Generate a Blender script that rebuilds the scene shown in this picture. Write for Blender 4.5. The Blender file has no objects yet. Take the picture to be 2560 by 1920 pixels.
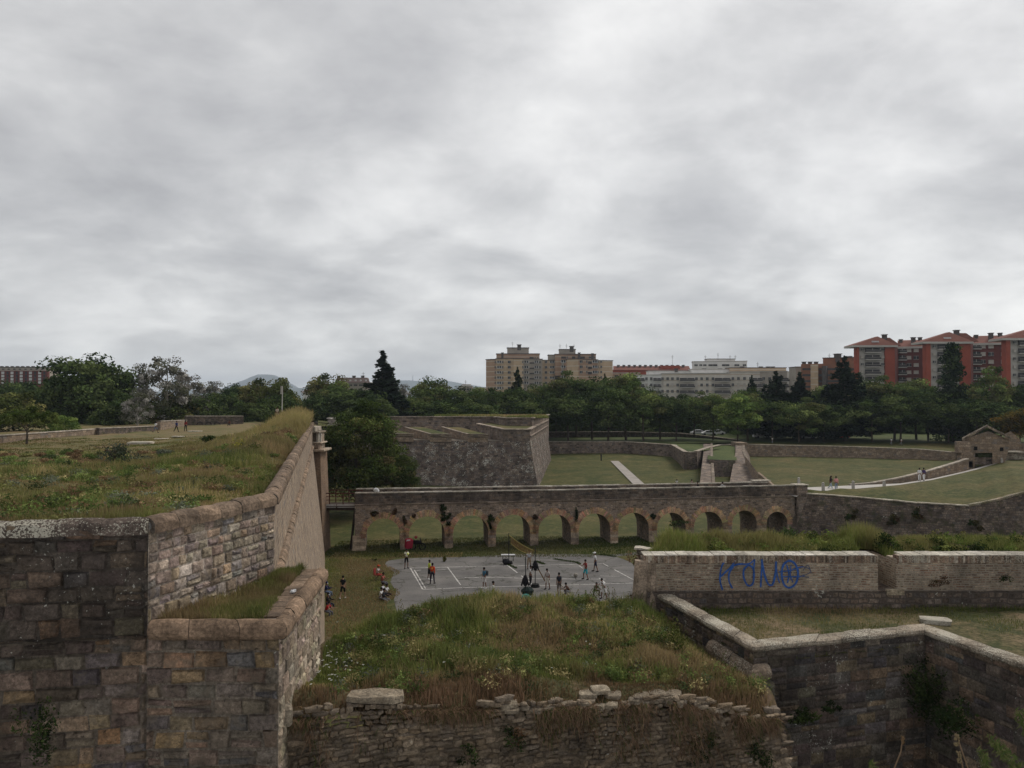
import bpy, math, random
import numpy as np
from mathutils import Vector, Matrix
random.seed(7); RNG = np.random.default_rng(7)
scene = bpy.context.scene
COL = scene.collection
# ---------------------------------------------------------------- camera
CAMZ = 15.6; F = 2000.0; PITCH = math.atan(40.0/F)
cd = bpy.data.cameras.new("camera"); cam = bpy.data.objects.new("camera", cd); COL.objects.link(cam)
cd.sensor_width = 36; cd.lens = 36*F/2560; cd.clip_start = 0.2; cd.clip_end = 60000
cam.location = (0, 0, CAMZ); cam.rotation_euler = (math.pi/2+PITCH, 0, 0)
scene.camera = cam
scene.render.resolution_x = 1024; scene.render.resolution_y = 768
scene.render.engine = 'CYCLES'
scene.cycles.max_bounces = 5; scene.cycles.diffuse_bounces = 3; scene.cycles.glossy_bounces = 1
scene.cycles.transmission_bounces = 2; scene.cycles.transparent_max_bounces = 4; scene.cycles.volume_bounces = 0
scene.cycles.use_denoising = True
vs = scene.view_settings; vs.view_transform = 'Standard'; vs.look = 'None'; vs.exposure = 0.74; vs.gamma = 1; vs.use_curve_mapping = False
# ---------------------------------------------------------------- world
SUN_EL, SUN_AZ = math.radians(48), math.radians(50)      # azimuth clockwise from +Y (the view direction)
w = bpy.data.worlds.new("World"); scene.world = w; w.use_nodes = True
nt = w.node_tree; nt.nodes.clear()
def N(t, k, **kw):
    n = t.nodes.new(k)
    for a, b in kw.items():
        if a.startswith('i_'):
            n.inputs[a[2:].replace('_', ' ')].default_value = b
        else: setattr(n, a, b)
    return n
def L(t, a, b): t.links.new(a, b)
def MATH(t, op, a, b=None, c=None, clamp=False):
    n = t.nodes.new('ShaderNodeMath'); n.operation = op; n.use_clamp = clamp
    for i, v in enumerate((a, b, c)):
        if v is None: continue
        if isinstance(v, (int, float)): n.inputs[i].default_value = v
        else: t.links.new(v, n.inputs[i])
    return n.outputs[0]
def MIXC(t, f, a, b, mode='MIX'):
    n = t.nodes.new('ShaderNodeMix'); n.data_type = 'RGBA'; n.blend_type = mode; n.clamp_factor = True
    for s, v in ((n.inputs[0], f), (n.inputs[6], a), (n.inputs[7], b)):
        if isinstance(v, (int, float)): s.default_value = v
        elif isinstance(v, tuple): s.default_value = (*v[:3], 1)
        else: t.links.new(v, s)
    return n.outputs[2]
def RAMP(t, f, stops, interp='LINEAR'):
    n = t.nodes.new('ShaderNodeValToRGB'); n.color_ramp.interpolation = interp
    e = n.color_ramp.elements
    while len(e) < len(stops): e.new(0.5)
    for i, (p, c) in enumerate(stops):
        e[i].position = p; e[i].color = (*c, 1) if isinstance(c, tuple) else (c, c, c, 1)
    t.links.new(f, n.inputs[0]); return n.outputs[0]
def NOISE(t, vec, scale, detail=4, rough=0.55, dist=0.0):
    n = t.nodes.new('ShaderNodeTexNoise'); n.inputs['Scale'].default_value = scale
    n.inputs['Detail'].default_value = detail; n.inputs['Roughness'].default_value = rough
    n.inputs['Distortion'].default_value = dist
    if vec is not None: t.links.new(vec, n.inputs['Vector'])
    return n.outputs[0]
tc = N(nt, 'ShaderNodeTexCoord')
sep = N(nt, 'ShaderNodeSeparateXYZ'); L(nt, tc.outputs['Generated'], sep.inputs[0])
zz = MATH(nt, 'MAXIMUM', sep.outputs[2], 0.0)
den = MATH(nt, 'ADD', zz, 0.30)
cx = MATH(nt, 'DIVIDE', sep.outputs[0], den); cy = MATH(nt, 'DIVIDE', sep.outputs[1], den)
cmb = N(nt, 'ShaderNodeCombineXYZ'); L(nt, cx, cmb.inputs[0]); L(nt, MATH(nt, 'MULTIPLY', cy, 1.1), cmb.inputs[1])
n1 = NOISE(nt, cmb.outputs[0], 0.95, 11, 0.56, 0.2)
mp = N(nt, 'ShaderNodeMapping'); L(nt, cmb.outputs[0], mp.inputs[0]); mp.inputs[1].default_value = (7.3, 2.1, 1.7)
n2 = NOISE(nt, mp.outputs[0], 2.9, 9, 0.58, 0.35)
n3 = NOISE(nt, mp.outputs[0], 0.55, 4, 0.5, 0.1)
val = MATH(nt, 'ADD', MATH(nt, 'MULTIPLY', n1, 0.64), MATH(nt, 'ADD', MATH(nt, 'MULTIPLY', n2, 0.25), MATH(nt, 'MULTIPLY', n3, 0.27)))
# brighter thin cloud toward the right and above the centre
def glow(px, py, power, amt):
    u, v = (px-1280)/F, (960-py)/F
    d = Vector((u, math.cos(PITCH)-v*math.sin(PITCH), math.sin(PITCH)+v*math.cos(PITCH))).normalized()
    vm = N(nt, 'ShaderNodeVectorMath', operation='DOT_PRODUCT'); L(nt, tc.outputs['Generated'], vm.inputs[0]); vm.inputs[1].default_value = d
    return MATH(nt, 'MULTIPLY', MATH(nt, 'POWER', MATH(nt, 'MAXIMUM', vm.outputs['Value'], 0.0), power), amt)
g = MATH(nt, 'ADD', glow(2800, 450, 12, 0.13), glow(1550, 300, 18, 0.07))
val = MATH(nt, 'MULTIPLY_ADD', MATH(nt, 'SUBTRACT', val, 0.575), 1.5, 0.575)
val = MATH(nt, 'ADD', val, g)
skyc = RAMP(nt, val, [(0.40, (0.20, 0.196, 0.20)), (0.49, (0.27, 0.266, 0.269)), (0.57, (0.335, 0.331, 0.332)), (0.64, (0.40, 0.396, 0.393)), (0.72, (0.50, 0.495, 0.488)), (0.86, (0.66, 0.652, 0.635))])
# the air is thicker toward the horizon, so the cloud behind it is set brighter there
hb = MATH(nt, 'ADD', 1.0, MATH(nt, 'MULTIPLY', MATH(nt, 'EXPONENT', MATH(nt, 'MULTIPLY', zz, -28.0)), 0.52))
hbc = N(nt, 'ShaderNodeCombineXYZ'); [L(nt, hb, hbc.inputs[i]) for i in range(3)]
skyc = MIXC(nt, 1.0, skyc, hbc.outputs[0], 'MULTIPLY')
sky = N(nt, 'ShaderNodeTexSky'); sky.sky_type = 'NISHITA'; sky.sun_disc = False
sky.sun_elevation = SUN_EL; sky.sun_rotation = SUN_AZ; sky.altitude = 450; sky.dust_density = 2
bg1 = N(nt, 'ShaderNodeBackground'); L(nt, sky.outputs[0], bg1.inputs[0]); bg1.inputs[1].default_value = 0.08
bg2 = N(nt, 'ShaderNodeBackground'); L(nt, skyc, bg2.inputs[0]); bg2.inputs[1].default_value = 1.0
mx = N(nt, 'ShaderNodeMixShader'); mx.inputs[0].default_value = 0.93; L(nt, bg1.outputs[0], mx.inputs[1]); L(nt, bg2.outputs[0], mx.inputs[2])
wo = N(nt, 'ShaderNodeOutputWorld'); L(nt, mx.outputs[0], wo.inputs[0])
# ---------------------------------------------------------------- sun (soft, through cloud)
sd = bpy.data.lights.new("sun", 'SUN'); sd.energy = 1.5; sd.angle = math.radians(22); sd.color = (1, 0.94, 0.86)
so = bpy.data.objects.new("sun", sd); COL.objects.link(so)
so.rotation_euler = Vector((-math.cos(SUN_EL)*math.sin(SUN_AZ), -math.cos(SUN_EL)*math.cos(SUN_AZ), -math.sin(SUN_EL))).to_track_quat('-Z', 'Y').to_euler()

# ---------------------------------------------------------------- pixel -> world helpers (photo pixels, 2560x1920)
def ray(px, py):
    u, v = (px-1280)/F, (960-py)/F
    return Vector((u, math.cos(PITCH)-v*math.sin(PITCH), math.sin(PITCH)+v*math.cos(PITCH)))
def P(px, py, D):
    r = ray(px, py); k = D/r.y; return Vector((r.x*k, D, CAMZ+r.z*k))
def G(px, py, z):
    r = ray(px, py); k = (z-CAMZ)/r.z; return Vector((r.x*k, r.y*k, z))
def XD(px, D): return P(px, 1000, D).x
# ---------------------------------------------------------------- value noise
def vnoise(x, y, seed=0):
    x = np.asarray(x, float); y = np.asarray(y, float)
    xi = np.floor(x).astype(np.int64); yi = np.floor(y).astype(np.int64)
    fx = x-xi; fy = y-yi; fx = fx*fx*(3-2*fx); fy = fy*fy*(3-2*fy)
    def h(a, b):
        n = (a*374761393 + b*668265263 + seed*974634777) & 0xffffffff
        n = ((n ^ (n >> 13))*1274126177) & 0xffffffff
        return ((n ^ (n >> 16)) & 0xffff)/65535.0
    return (h(xi, yi)*(1-fx)+h(xi+1, yi)*fx)*(1-fy)+(h(xi, yi+1)*(1-fx)+h(xi+1, yi+1)*fx)*fy
def fbm(x, y, seed=0, o=3):
    s = 0; a = 0.5; t = 0
    for k in range(o):
        s = s+a*vnoise(np.asarray(x)*2**k, np.asarray(y)*2**k, seed+k); t += a; a *= 0.5
    return s/t
def sm(a, b, x):
    t = np.clip((np.asarray(x, float)-a)/(b-a), 0, 1); return t*t*(3-2*t)
# ---------------------------------------------------------------- tagging and object helpers
def tag(o, label=None, cat=None, group=None, kind=None):
    if label: o['label'] = label
    if cat: o['category'] = cat
    if group: o['group'] = group
    if kind: o['kind'] = kind
    return o
def empty(name, loc, label, cat, group=None, rz=0):
    o = bpy.data.objects.new(name, None); COL.objects.link(o); o.location = loc; o.rotation_euler = (0, 0, rz)
    o.empty_display_size = 0.3
    return tag(o, label, cat, group)
def np_mesh(name, V, Fc, mats, fcol=None, smooth=False, uv=None, fmat=None):
    """V (n,3); Fc (m,k) array all the same size"""
    me = bpy.data.meshes.new(name); V = np.ascontiguousarray(V, np.float32); Fc = np.ascontiguousarray(Fc, np.int32)
    m, k = Fc.shape
    me.vertices.add(len(V)); me.vertices.foreach_set('co', V.ravel())
    me.loops.add(m*k); me.loops.foreach_set('vertex_index', Fc.ravel())
    me.polygons.add(m); me.polygons.foreach_set('loop_start', np.arange(0, m*k, k, dtype=np.int32))
    me.polygons.foreach_set('loop_total', np.full(m, k, np.int32))
    me.polygons.foreach_set('use_smooth', np.full(m, smooth))
    if fmat is not None: me.polygons.foreach_set('material_index', fmat.astype(np.int32))
    for mt in mats: me.materials.append(mt)
    if fcol is not None:
        a = me.attributes.new('col', 'FLOAT_COLOR', 'CORNER')
        c = np.ones((m, k, 4), np.float32); c[:, :, :3] = fcol[:, None, :]
        a.data.foreach_set('color', c.ravel())
    me.update(calc_edges=True); me.validate()
    return me
class MB:
    """mesh builder: world-space faces with per-face colour, material index, and automatic metric uv"""
    def __init__(s): s.v = []; s.f = []; s.c = []; s.m = []; s.u = []
    def face(s, pts, col=(0.5, 0.5, 0.5), mi=0, uv=None):
        b = len(s.v); s.v += [tuple(p) for p in pts]; s.f.append(tuple(range(b, b+len(pts)))); s.c.append(col); s.m.append(mi); s.u.append(uv)
    def raw(s, vs_, fs, col=(0.5, 0.5, 0.5), mi=0):
        b = len(s.v); s.v += [tuple(p) for p in vs_]
        for f in fs: s.f.append(tuple(b+i for i in f)); s.c.append(col); s.m.append(mi); s.u.append(None)
    def box(s, c, size, rz=0, col=(0.5, 0.5, 0.5), mi=0, bev=0.0, taper=1.0, rx=0):
        hx, hy, hz = size[0]/2, size[1]/2, size[2]/2
        R = Matrix.Rotation(rz, 3, 'Z') @ Matrix.Rotation(rx, 3, 'X'); c = Vector(c)
        def q(x, y, z): return c+R @ Vector((x, y, z))
        if bev <= 0:
            vs_ = [q(x*hx*(taper if z > 0 else 1), y*hy*(taper if z > 0 else 1), z*hz) for x in (-1, 1) for y in (-1, 1) for z in (-1, 1)]
            s.raw(vs_, [(0, 1, 3, 2), (4, 6, 7, 5), (0, 4, 5, 1), (2, 3, 7, 6), (0, 2, 6, 4), (1, 5, 7, 3)], col, mi)
        else:
            b = min(bev, hx*0.9, hy*0.9, hz*0.9)
            rings = [(hx-b, hy-b, -hz), (hx, hy, -hz+b), (hx, hy, hz-b), (hx-b, hy-b, hz)]
            vs_ = []
            for (x, y, z) in rings:
                vs_ += [q(-x, -y, z), q(x, -y, z), q(x, y, z), q(-x, y, z)]
            fs = [(3, 2, 1, 0), (12, 13, 14, 15)]
            for k in range(3):
                for j in range(4): fs.append((4*k+j, 4*k+(j+1) % 4, 4*k+4+(j+1) % 4, 4*k+4+j))
            s.raw(vs_, fs, col, mi)
    def tube(s, pts, rad, n=8, col=(0.5, 0.5, 0.5), mi=0, cap=True):
        pts = [Vector(p) for p in pts]
        if isinstance(rad, (int, float)): rad = [rad]*len(pts)
        vs_ = []
        for i, p in enumerate(pts):
            d = (pts[min(i+1, len(pts)-1)]-pts[max(i-1, 0)]).normalized()
            a = d.orthogonal().normalized() if abs(d.z) > 0.9 else d.cross(Vector((0, 0, 1))).normalized()
            b = d.cross(a)
            for k in range(n):
                t = 2*math.pi*k/n; vs_.append(p+(a*math.cos(t)+b*math.sin(t))*rad[i])
        fs = [(i*n+k, i*n+(k+1) % n, (i+1)*n+(k+1) % n, (i+1)*n+k) for i in range(len(pts)-1) for k in range(n)]
        if cap: fs += [tuple(range(n-1, -1, -1)), tuple((len(pts)-1)*n+k for k in range(n))]
        s.raw(vs_, fs, col, mi)
    def ball(s, c, r, n=8, sc=(1, 1, 1), col=(0.5, 0.5, 0.5), mi=0, jit=0.0):
        c = Vector(c); vs_ = [c+Vector((0, 0, -r*sc[2]))]; m = n//2
        for i in range(1, m):
            t = math.pi*i/m-math.pi/2
            for k in range(n):
                a = 2*math.pi*k/n; j = 1+random.uniform(-jit, jit)
                vs_.append(c+Vector((math.cos(t)*math.cos(a)*r*sc[0]*j, math.cos(t)*math.sin(a)*r*sc[1]*j, math.sin(t)*r*sc[2]*j)))
        vs_.append(c+Vector((0, 0, r*sc[2]))); top = len(vs_)-1; fs = []
        for k in range(n): fs.append((0, 1+(k+1) % n, 1+k))
        for i in range(m-2):
            for k in range(n): fs.append((1+i*n+k, 1+i*n+(k+1) % n, 1+(i+1)*n+(k+1) % n, 1+(i+1)*n+k))
        for k in range(n): fs.append((1+(m-2)*n+k, 1+(m-2)*n+(k+1) % n, top))
        s.raw(vs_, fs, col, mi)
    def build(s, name, mats, parent=None, loc=None, smooth=False, **tg):
        if not isinstance(mats, (list, tuple)): mats = [mats]
        if loc is not None: org = Vector(loc)
        else:
            org = Vector((0, 0, 0)); q = parent
            while q is not None: org = org+Vector(q.location); q = q.parent
        me = bpy.data.meshes.new(name)
        me.from_pydata([(a-org.x, b-org.y, c-org.z) for a, b, c in s.v], [], s.f)
        for m in mats: me.materials.append(m)
        nv = len(me.loops); uvs = np.zeros((nv, 2), np.float32); cols = np.ones((nv, 4), np.float32)
        i = 0
        for f, c, m, u, p in zip(s.f, s.c, s.m, s.u, me.polygons):
            p.material_index = m; p.use_smooth = smooth
            k = len(f); cols[i:i+k, :3] = c
            if u is not None: uvs[i:i+k] = u
            else:
                a, b_, c_ = Vector(s.v[f[0]]), Vector(s.v[f[1]]), Vector(s.v[f[2]])
                n = (b_-a).cross(c_-a)
                if k > 3: n = n+(c_-a).cross(Vector(s.v[f[3]])-a)
                if n.length < 1e-12: n = Vector((0, 0, 1))
                n.normalize()
                if abs(n.z) > 0.8:
                    for j in range(k): uvs[i+j] = (s.v[f[j]][0], s.v[f[j]][1])
                else:
                    t = Vector((-n.y, n.x, 0)).normalized(); q = n.cross(t)
                    if q.z < 0: q = -q
                    for j in range(k):
                        pt = Vector(s.v[f[j]]); uvs[i+j] = (pt.dot(t), pt.dot(q))
            i += k
        ul = me.uv_layers.new(name='UVMap'); ul.data.foreach_set('uv', uvs.ravel())
        at = me.attributes.new('col', 'FLOAT_COLOR', 'CORNER'); at.data.foreach_set('color', cols.ravel())
        me.update()
        o = bpy.data.objects.new(name, me); COL.objects.link(o)
        if parent is not None: o.parent = parent
        else: o.location = org
        tag(o, tg.get('label'), tg.get('cat'), tg.get('group'), tg.get('kind'))
        return o
# ---------------------------------------------------------------- materials
def newmat(name):
    m = bpy.data.materials.new(name); m.use_nodes = True; t = m.node_tree; t.nodes.clear()
    out = N(t, 'ShaderNodeOutputMaterial'); b = N(t, 'ShaderNodeBsdfPrincipled'); L(t, b.outputs[0], out.inputs[0])
    b.inputs['Roughness'].default_value = 0.92; b.inputs['Specular IOR Level'].default_value = 0.15
    return m, t, b
def BUMP(t, b, h, strength=0.5, dist=0.05):
    n = N(t, 'ShaderNodeBump'); n.inputs['Strength'].default_value = strength; n.inputs['Distance'].default_value = dist
    L(t, h, n.inputs['Height']); L(t, n.outputs[0], b.inputs['Normal'])
def simple(name, col, rough=0.8, var=0.12, scale=3.0, metal=0.0):
    m, t, b = newmat(name); b.inputs['Roughness'].default_value = rough; b.inputs['Metallic'].default_value = metal
    tc = N(t, 'ShaderNodeTexCoord'); n = NOISE(t, tc.outputs['Object'], scale, 4, 0.6)
    c = MIXC(t, RAMP(t, n, [(0.3, 0.0), (0.7, 1.0)]), tuple(x*(1-var) for x in col), tuple(min(1, x*(1+var)) for x in col))
    L(t, c, b.inputs['Base Color']); return m
def weather(t, base, pos, lichen, dark, white=(0.50, 0.49, 0.43), ls=7.5):
    """dark damp streak patches and pale lichen spots laid over a stone colour"""
    if dark > 0:
        mp = N(t, 'ShaderNodeMapping'); mp.inputs[3].default_value = (1.0, 1.0, 0.45); L(t, pos, mp.inputs[0])
        d = NOISE(t, mp.outputs[0], 0.55, 5, 0.6, 0.3)
        base = MIXC(t, MATH(t, 'MULTIPLY', RAMP(t, d, [(0.42, 0.0), (0.66, 1.0)]), dark), base, (0.035, 0.030, 0.028))
    if lichen > 0:
        a = NOISE(t, pos, 0.8, 3, 0.6); c = NOISE(t, pos, ls, 3, 0.7)
        s = MATH(t, 'ADD', MATH(t, 'MULTIPLY', a, 0.55), MATH(t, 'MULTIPLY', c, 0.75))
        lo = 0.90-0.25*lichen
        base = MIXC(t, RAMP(t, s, [(lo, 0.0), (lo+0.035, 1.0)]), base, white)
    return base
def mat_masonry(name, bw, bh, cols, mortar=(0.26, 0.23, 0.19), msize=0.02, distort=0.06, dark=0.6, lichen=0.3, bump=0.6, tint=1.0, vgrad=None, dscale=1.6, green=0.0, fine=9.0):
    m, t, b = newmat(name); uv = N(t, 'ShaderNodeUVMap'); uv.uv_map = 'UVMap'
    geo = N(t, 'ShaderNodeNewGeometry'); pos = geo.outputs['Position']
    nz = N(t, 'ShaderNodeTexNoise'); nz.inputs['Scale'].default_value = dscale; nz.inputs['Detail'].default_value = 3
    L(t, uv.outputs[0], nz.inputs['Vector'])
    vm = N(t, 'ShaderNodeVectorMath', operation='SUBTRACT'); L(t, nz.outputs['Color'], vm.inputs[0]); vm.inputs[1].default_value = (0.5, 0.5, 0.5)
    vm2 = N(t, 'ShaderNodeVectorMath', operation='MULTIPLY'); L(t, vm.outputs[0], vm2.inputs[0]); vm2.inputs[1].default_value = (distort*3.2, distort*1.5, 0)
    vm3 = N(t, 'ShaderNodeVectorMath', operation='ADD'); L(t, uv.outputs[0], vm3.inputs[0]); L(t, vm2.outputs[0], vm3.inputs[1])
    br = N(t, 'ShaderNodeTexBrick'); L(t, vm3.outputs[0], br.inputs['Vector'])
    br.offset = 0.43; br.squash = 0.72; br.squash_frequency = 3; br.offset_frequency = 2
    br.inputs['Color1'].default_value = (0, 0, 0, 1); br.inputs['Color2'].default_value = (1, 1, 1, 1)
    br.inputs['Scale'].default_value = 1; br.inputs['Mortar Size'].default_value = msize; br.inputs['Mortar Smooth'].default_value = 0.35
    br.inputs['Brick Width'].default_value = bw; br.inputs['Row Height'].default_value = bh; br.inputs['Bias'].default_value = 0
    n = len(cols); st = [(i/(n-1), tuple(x*tint for x in c)) for i, c in enumerate(cols)]
    c = RAMP(t, br.outputs['Color'], st)
    fn = NOISE(t, pos, fine, 5, 0.7)
    c = MIXC(t, 1.0, c, RAMP(t, fn, [(0.3, 0.35), (0.5, 1.0), (0.72, 1.75)]), 'MULTIPLY')
    mid = NOISE(t, pos, 1.3, 4, 0.6)
    c = MIXC(t, 1.0, c, RAMP(t, mid, [(0.3, 0.65), (0.7, 1.3)]), 'MULTIPLY')
    c = MIXC(t, br.outputs['Fac'], c, mortar)
    c = weather(t, c, pos, lichen, dark)
    if green > 0:
        gn = NOISE(t, pos, 0.9, 4, 0.65, 0.5)
        c = MIXC(t, MATH(t, 'MULTIPLY', RAMP(t, gn, [(0.52, 0.0), (0.62, 1.0)]), green), c, (0.05, 0.06, 0.025))
    L(t, c, b.inputs['Base Color'])
    h = MATH(t, 'ADD', MATH(t, 'MULTIPLY', MATH(t, 'SUBTRACT', 1.0, br.outputs['Fac']), 0.6), MATH(t, 'MULTIPLY', fn, 0.8))
    BUMP(t, b, h, bump, 0.06)
    return m
def mat_stones(name, dark=0.35, lichen=0.3, bump=0.7, bs=0.03, white=(0.50, 0.49, 0.43), ls=7.5, smear=None):
    """for modelled stones: colour of each stone comes from its 'col' attribute"""
    m, t, b = newmat(name); geo = N(t, 'ShaderNodeNewGeometry'); pos = geo.outputs['Position']
    a = N(t, 'ShaderNodeAttribute'); a.attribute_name = 'col'
    fn = NOISE(t, pos, 13, 8, 0.8); big = NOISE(t, pos, 2.2, 4, 0.6)
    c = MIXC(t, 1.0, a.outputs['Color'], RAMP(t, fn, [(0.3, 0.25), (0.5, 1.05), (0.7, 2.0)]), 'MULTIPLY')
    c = MIXC(t, 1.0, c, RAMP(t, big, [(0.3, 0.55), (0.7, 1.4)]), 'MULTIPLY')
    if smear:
        c = MIXC(t, MATH(t, 'MULTIPLY', RAMP(t, NOISE(t, pos, 4.0, 6, 0.72, 0.5), [(0.50, 0.0), (0.60, 1.0)]), 0.55), c, smear)
        c = MIXC(t, RAMP(t, NOISE(t, pos, 9.0, 5, 0.75, 0.8), [(0.60, 0.0), (0.66, 0.8)]), c, (0.03, 0.026, 0.022))
    c = MIXC(t, 1.0, c, RAMP(t, NOISE(t, pos, 0.45, 3, 0.6), [(0.35, 0.72), (0.65, 1.25)]), 'MULTIPLY')
    c = weather(t, c, pos, lichen, dark, white, ls)
    L(t, c, b.inputs['Base Color']); h2 = NOISE(t, pos, 28, 4, 0.7)
    BUMP(t, b, MATH(t, 'ADD', MATH(t, 'ADD', MATH(t, 'MULTIPLY', fn, 1.3), MATH(t, 'MULTIPLY', NOISE(t, pos, 5.0, 3, 0.6), 1.6)), MATH(t, 'MULTIPLY', h2, 0.5)), bump, bs)
    return m
def mat_ground(name, cols, scale=0.35, fine=6.0, bump=0.5, patch=None):
    m, t, b = newmat(name); geo = N(t, 'ShaderNodeNewGeometry'); pos = geo.outputs['Position']
    n1 = NOISE(t, pos, scale, 7, 0.62, 0.4); n2 = NOISE(t, pos, fine, 5, 0.7)
    v = MATH(t, 'ADD', MATH(t, 'MULTIPLY', n1, 0.75), MATH(t, 'MULTIPLY', n2, 0.25))
    k = len(cols); c = RAMP(t, v, [(0.36+0.28*i/(k-1), x) for i, x in enumerate(cols)])
    c = MIXC(t, 1.0, c, RAMP(t, n2, [(0.3, 0.6), (0.7, 1.35)]), 'MULTIPLY')
    if patch:
        c = MIXC(t, MATH(t, 'MULTIPLY', RAMP(t, NOISE(t, pos, scale*4.5, 7, 0.7, 0.6), [(0.50, 0.0), (0.62, 1.0)]), 0.65), c, patch)
        c = MIXC(t, MATH(t, 'MULTIPLY', RAMP(t, NOISE(t, pos, scale*7, 5, 0.7, 0.2), [(0.34, 1.0), (0.45, 0.0)]), 0.5), c, (0.028, 0.036, 0.012))
    L(t, c, b.inputs['Base Color']); BUMP(t, b, n2, bump, 0.08); return m
def mat_leaf(name, hue=None, trans=0.25):
    m = bpy.data.materials.new(name); m.use_nodes = True; t = m.node_tree; t.nodes.clear()
    out = N(t, 'ShaderNodeOutputMaterial'); a = N(t, 'ShaderNodeAttribute'); a.attribute_name = 'col'
    c = a.outputs['Color']
    if hue: c = MIXC(t, 1.0, c, hue, 'MULTIPLY')
    d = N(t, 'ShaderNodeBsdfDiffuse'); L(t, c, d.inputs[0]); tr = N(t, 'ShaderNodeBsdfTranslucent'); L(t, c, tr.inputs[0])
    ms = N(t, 'ShaderNodeMixShader'); ms.inputs[0].default_value = trans; L(t, d.outputs[0], ms.inputs[1]); L(t, tr.outputs[0], ms.inputs[2])
    L(t, ms.outputs[0], out.inputs[0]); return m
STONE = [(0.075, 0.062, 0.055), (0.13, 0.10, 0.08), (0.20, 0.15, 0.115), (0.16, 0.13, 0.115), (0.25, 0.195, 0.15), (0.11, 0.10, 0.10)]
STONE_WARM = [(0.18, 0.135, 0.10), (0.27, 0.205, 0.15), (0.22, 0.17, 0.13), (0.33, 0.26, 0.195), (0.25, 0.18, 0.12), (0.19, 0.17, 0.155)]
M_long = mat_masonry('curtain_wall_stone', 0.42, 0.22, STONE_WARM, mortar=(0.34, 0.28, 0.22), msize=0.02, dark=0.18, lichen=0.05, distort=0.1)
M_bridge = mat_masonry('bridge_rubble_stone', 0.45, 0.20, STONE, mortar=(0.25, 0.2, 0.15), msize=0.028, distort=0.12, dark=0.28, lichen=0.15, tint=1.5)
M_bridge_top = mat_masonry('bridge_parapet_stone', 0.55, 0.28, STONE, mortar=(0.13, 0.11, 0.09), msize=0.025, distort=0.1, dark=0.75, lichen=0.12, tint=0.85)
M_far = mat_masonry('far_bastion_stone', 0.75, 0.34, STONE, mortar=(0.12, 0.10, 0.09), msize=0.03, distort=0.15, dark=0.6, lichen=0.66, tint=0.95, bump=1.0)
M_farwall = mat_masonry('counterscarp_stone', 0.8, 0.36, STONE, mortar=(0.19, 0.16, 0.13), msize=0.04, distort=0.15, dark=0.4, lichen=0.3, tint=1.2, bump=0.9)
M_farwarm = mat_masonry('pale_buttress_stone', 0.8, 0.36, STONE_WARM, mortar=(0.2, 0.16, 0.12), msize=0.03, distort=0.15, dark=0.15, lichen=0.15, bump=0.9)
M_retain = mat_masonry('retaining_wall_stone', 0.5, 0.24, STONE, mortar=(0.12, 0.10, 0.085), msize=0.03, distort=0.14, dark=0.55, lichen=0.2, tint=1.0, bump=1.0, green=0.5)
BRICKC = [(0.24, 0.145, 0.10), (0.42, 0.34, 0.25), (0.34, 0.26, 0.185), (0.47, 0.40, 0.31), (0.30, 0.20, 0.14), (0.24, 0.18, 0.14)]
M_brick = mat_masonry('old_thin_brick', 0.30, 0.085, BRICKC, mortar=(0.40, 0.35, 0.28), msize=0.02, distort=0.06, dark=0.5, lichen=0.15, bump=1.0)
M_plinth = mat_masonry('plinth_rubble', 0.34, 0.2, STONE, mortar=(0.12, 0.10, 0.085), msize=0.03, distort=0.14, dark=0.6, lichen=0.45, bump=1.0)
M_pier = mat_masonry('gate_pier_brick', 0.32, 0.1, [(0.17, 0.10, 0.06), (0.25, 0.16, 0.10), (0.21, 0.15, 0.11)], mortar=(0.2, 0.15, 0.11), dark=0.3, lichen=0.1)
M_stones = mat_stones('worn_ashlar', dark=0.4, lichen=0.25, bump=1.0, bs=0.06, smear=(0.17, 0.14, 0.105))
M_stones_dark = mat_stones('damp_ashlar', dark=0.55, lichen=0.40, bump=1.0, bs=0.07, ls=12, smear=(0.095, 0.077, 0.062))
M_rubble = mat_stones('loose_rubble', dark=0.3, lichen=0.12, bump=1.0, bs=0.05, smear=(0.22, 0.17, 0.115))
M_coping = mat_stones('brown_coping', dark=0.12, lichen=0.10, bump=0.5)
M_coping_l = mat_stones('lichened_coping', dark=0.1, lichen=0.90, bump=0.9, white=(0.40, 0.38, 0.31), ls=24)
M_coping_r = mat_stones('sandy_coping', dark=0.15, lichen=0.86, bump=0.8, white=(0.42, 0.39, 0.32), ls=26)
M_grass_t = mat_ground('terrace_soil_and_grass', [(0.07, 0.078, 0.026), (0.11, 0.10, 0.04), (0.15, 0.115, 0.055), (0.17, 0.12, 0.065)], 0.25, 5)
M_grass_d = mat_ground('ditch_lawn', [(0.032, 0.043, 0.011), (0.048, 0.056, 0.015), (0.068, 0.067, 0.020), (0.115, 0.090, 0.037)], 0.11, 2.5, patch=(0.115, 0.098, 0.038))
M_grass_s = mat_ground('mown_slope_grass', [(0.036, 0.047, 0.012), (0.054, 0.060, 0.016), (0.078, 0.071, 0.023), (0.118, 0.092, 0.038)], 0.14, 2.5, patch=(0.115, 0.10, 0.04))
M_grass_m = mat_ground('mound_soil', [(0.03, 0.04, 0.014), (0.06, 0.058, 0.024), (0.09, 0.065, 0.035), (0.10, 0.065, 0.042)], 0.5, 6)
M_grass_r = mat_ground('worn_grass', [(0.032, 0.042, 0.014), (0.05, 0.055, 0.020), (0.12, 0.095, 0.05), (0.19, 0.135, 0.085)], 0.45, 7)
M_park = mat_ground('park_grass', [(0.04, 0.058, 0.016), (0.06, 0.078, 0.022), (0.08, 0.09, 0.03)], 0.05, 2)
M_blade = mat_leaf('grass_blade', trans=0.3)
M_leaf = mat_leaf('tree_leaf', trans=0.2)
M_bark = simple('bark', (0.075, 0.06, 0.045), 0.95, 0.3, 6)
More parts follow.
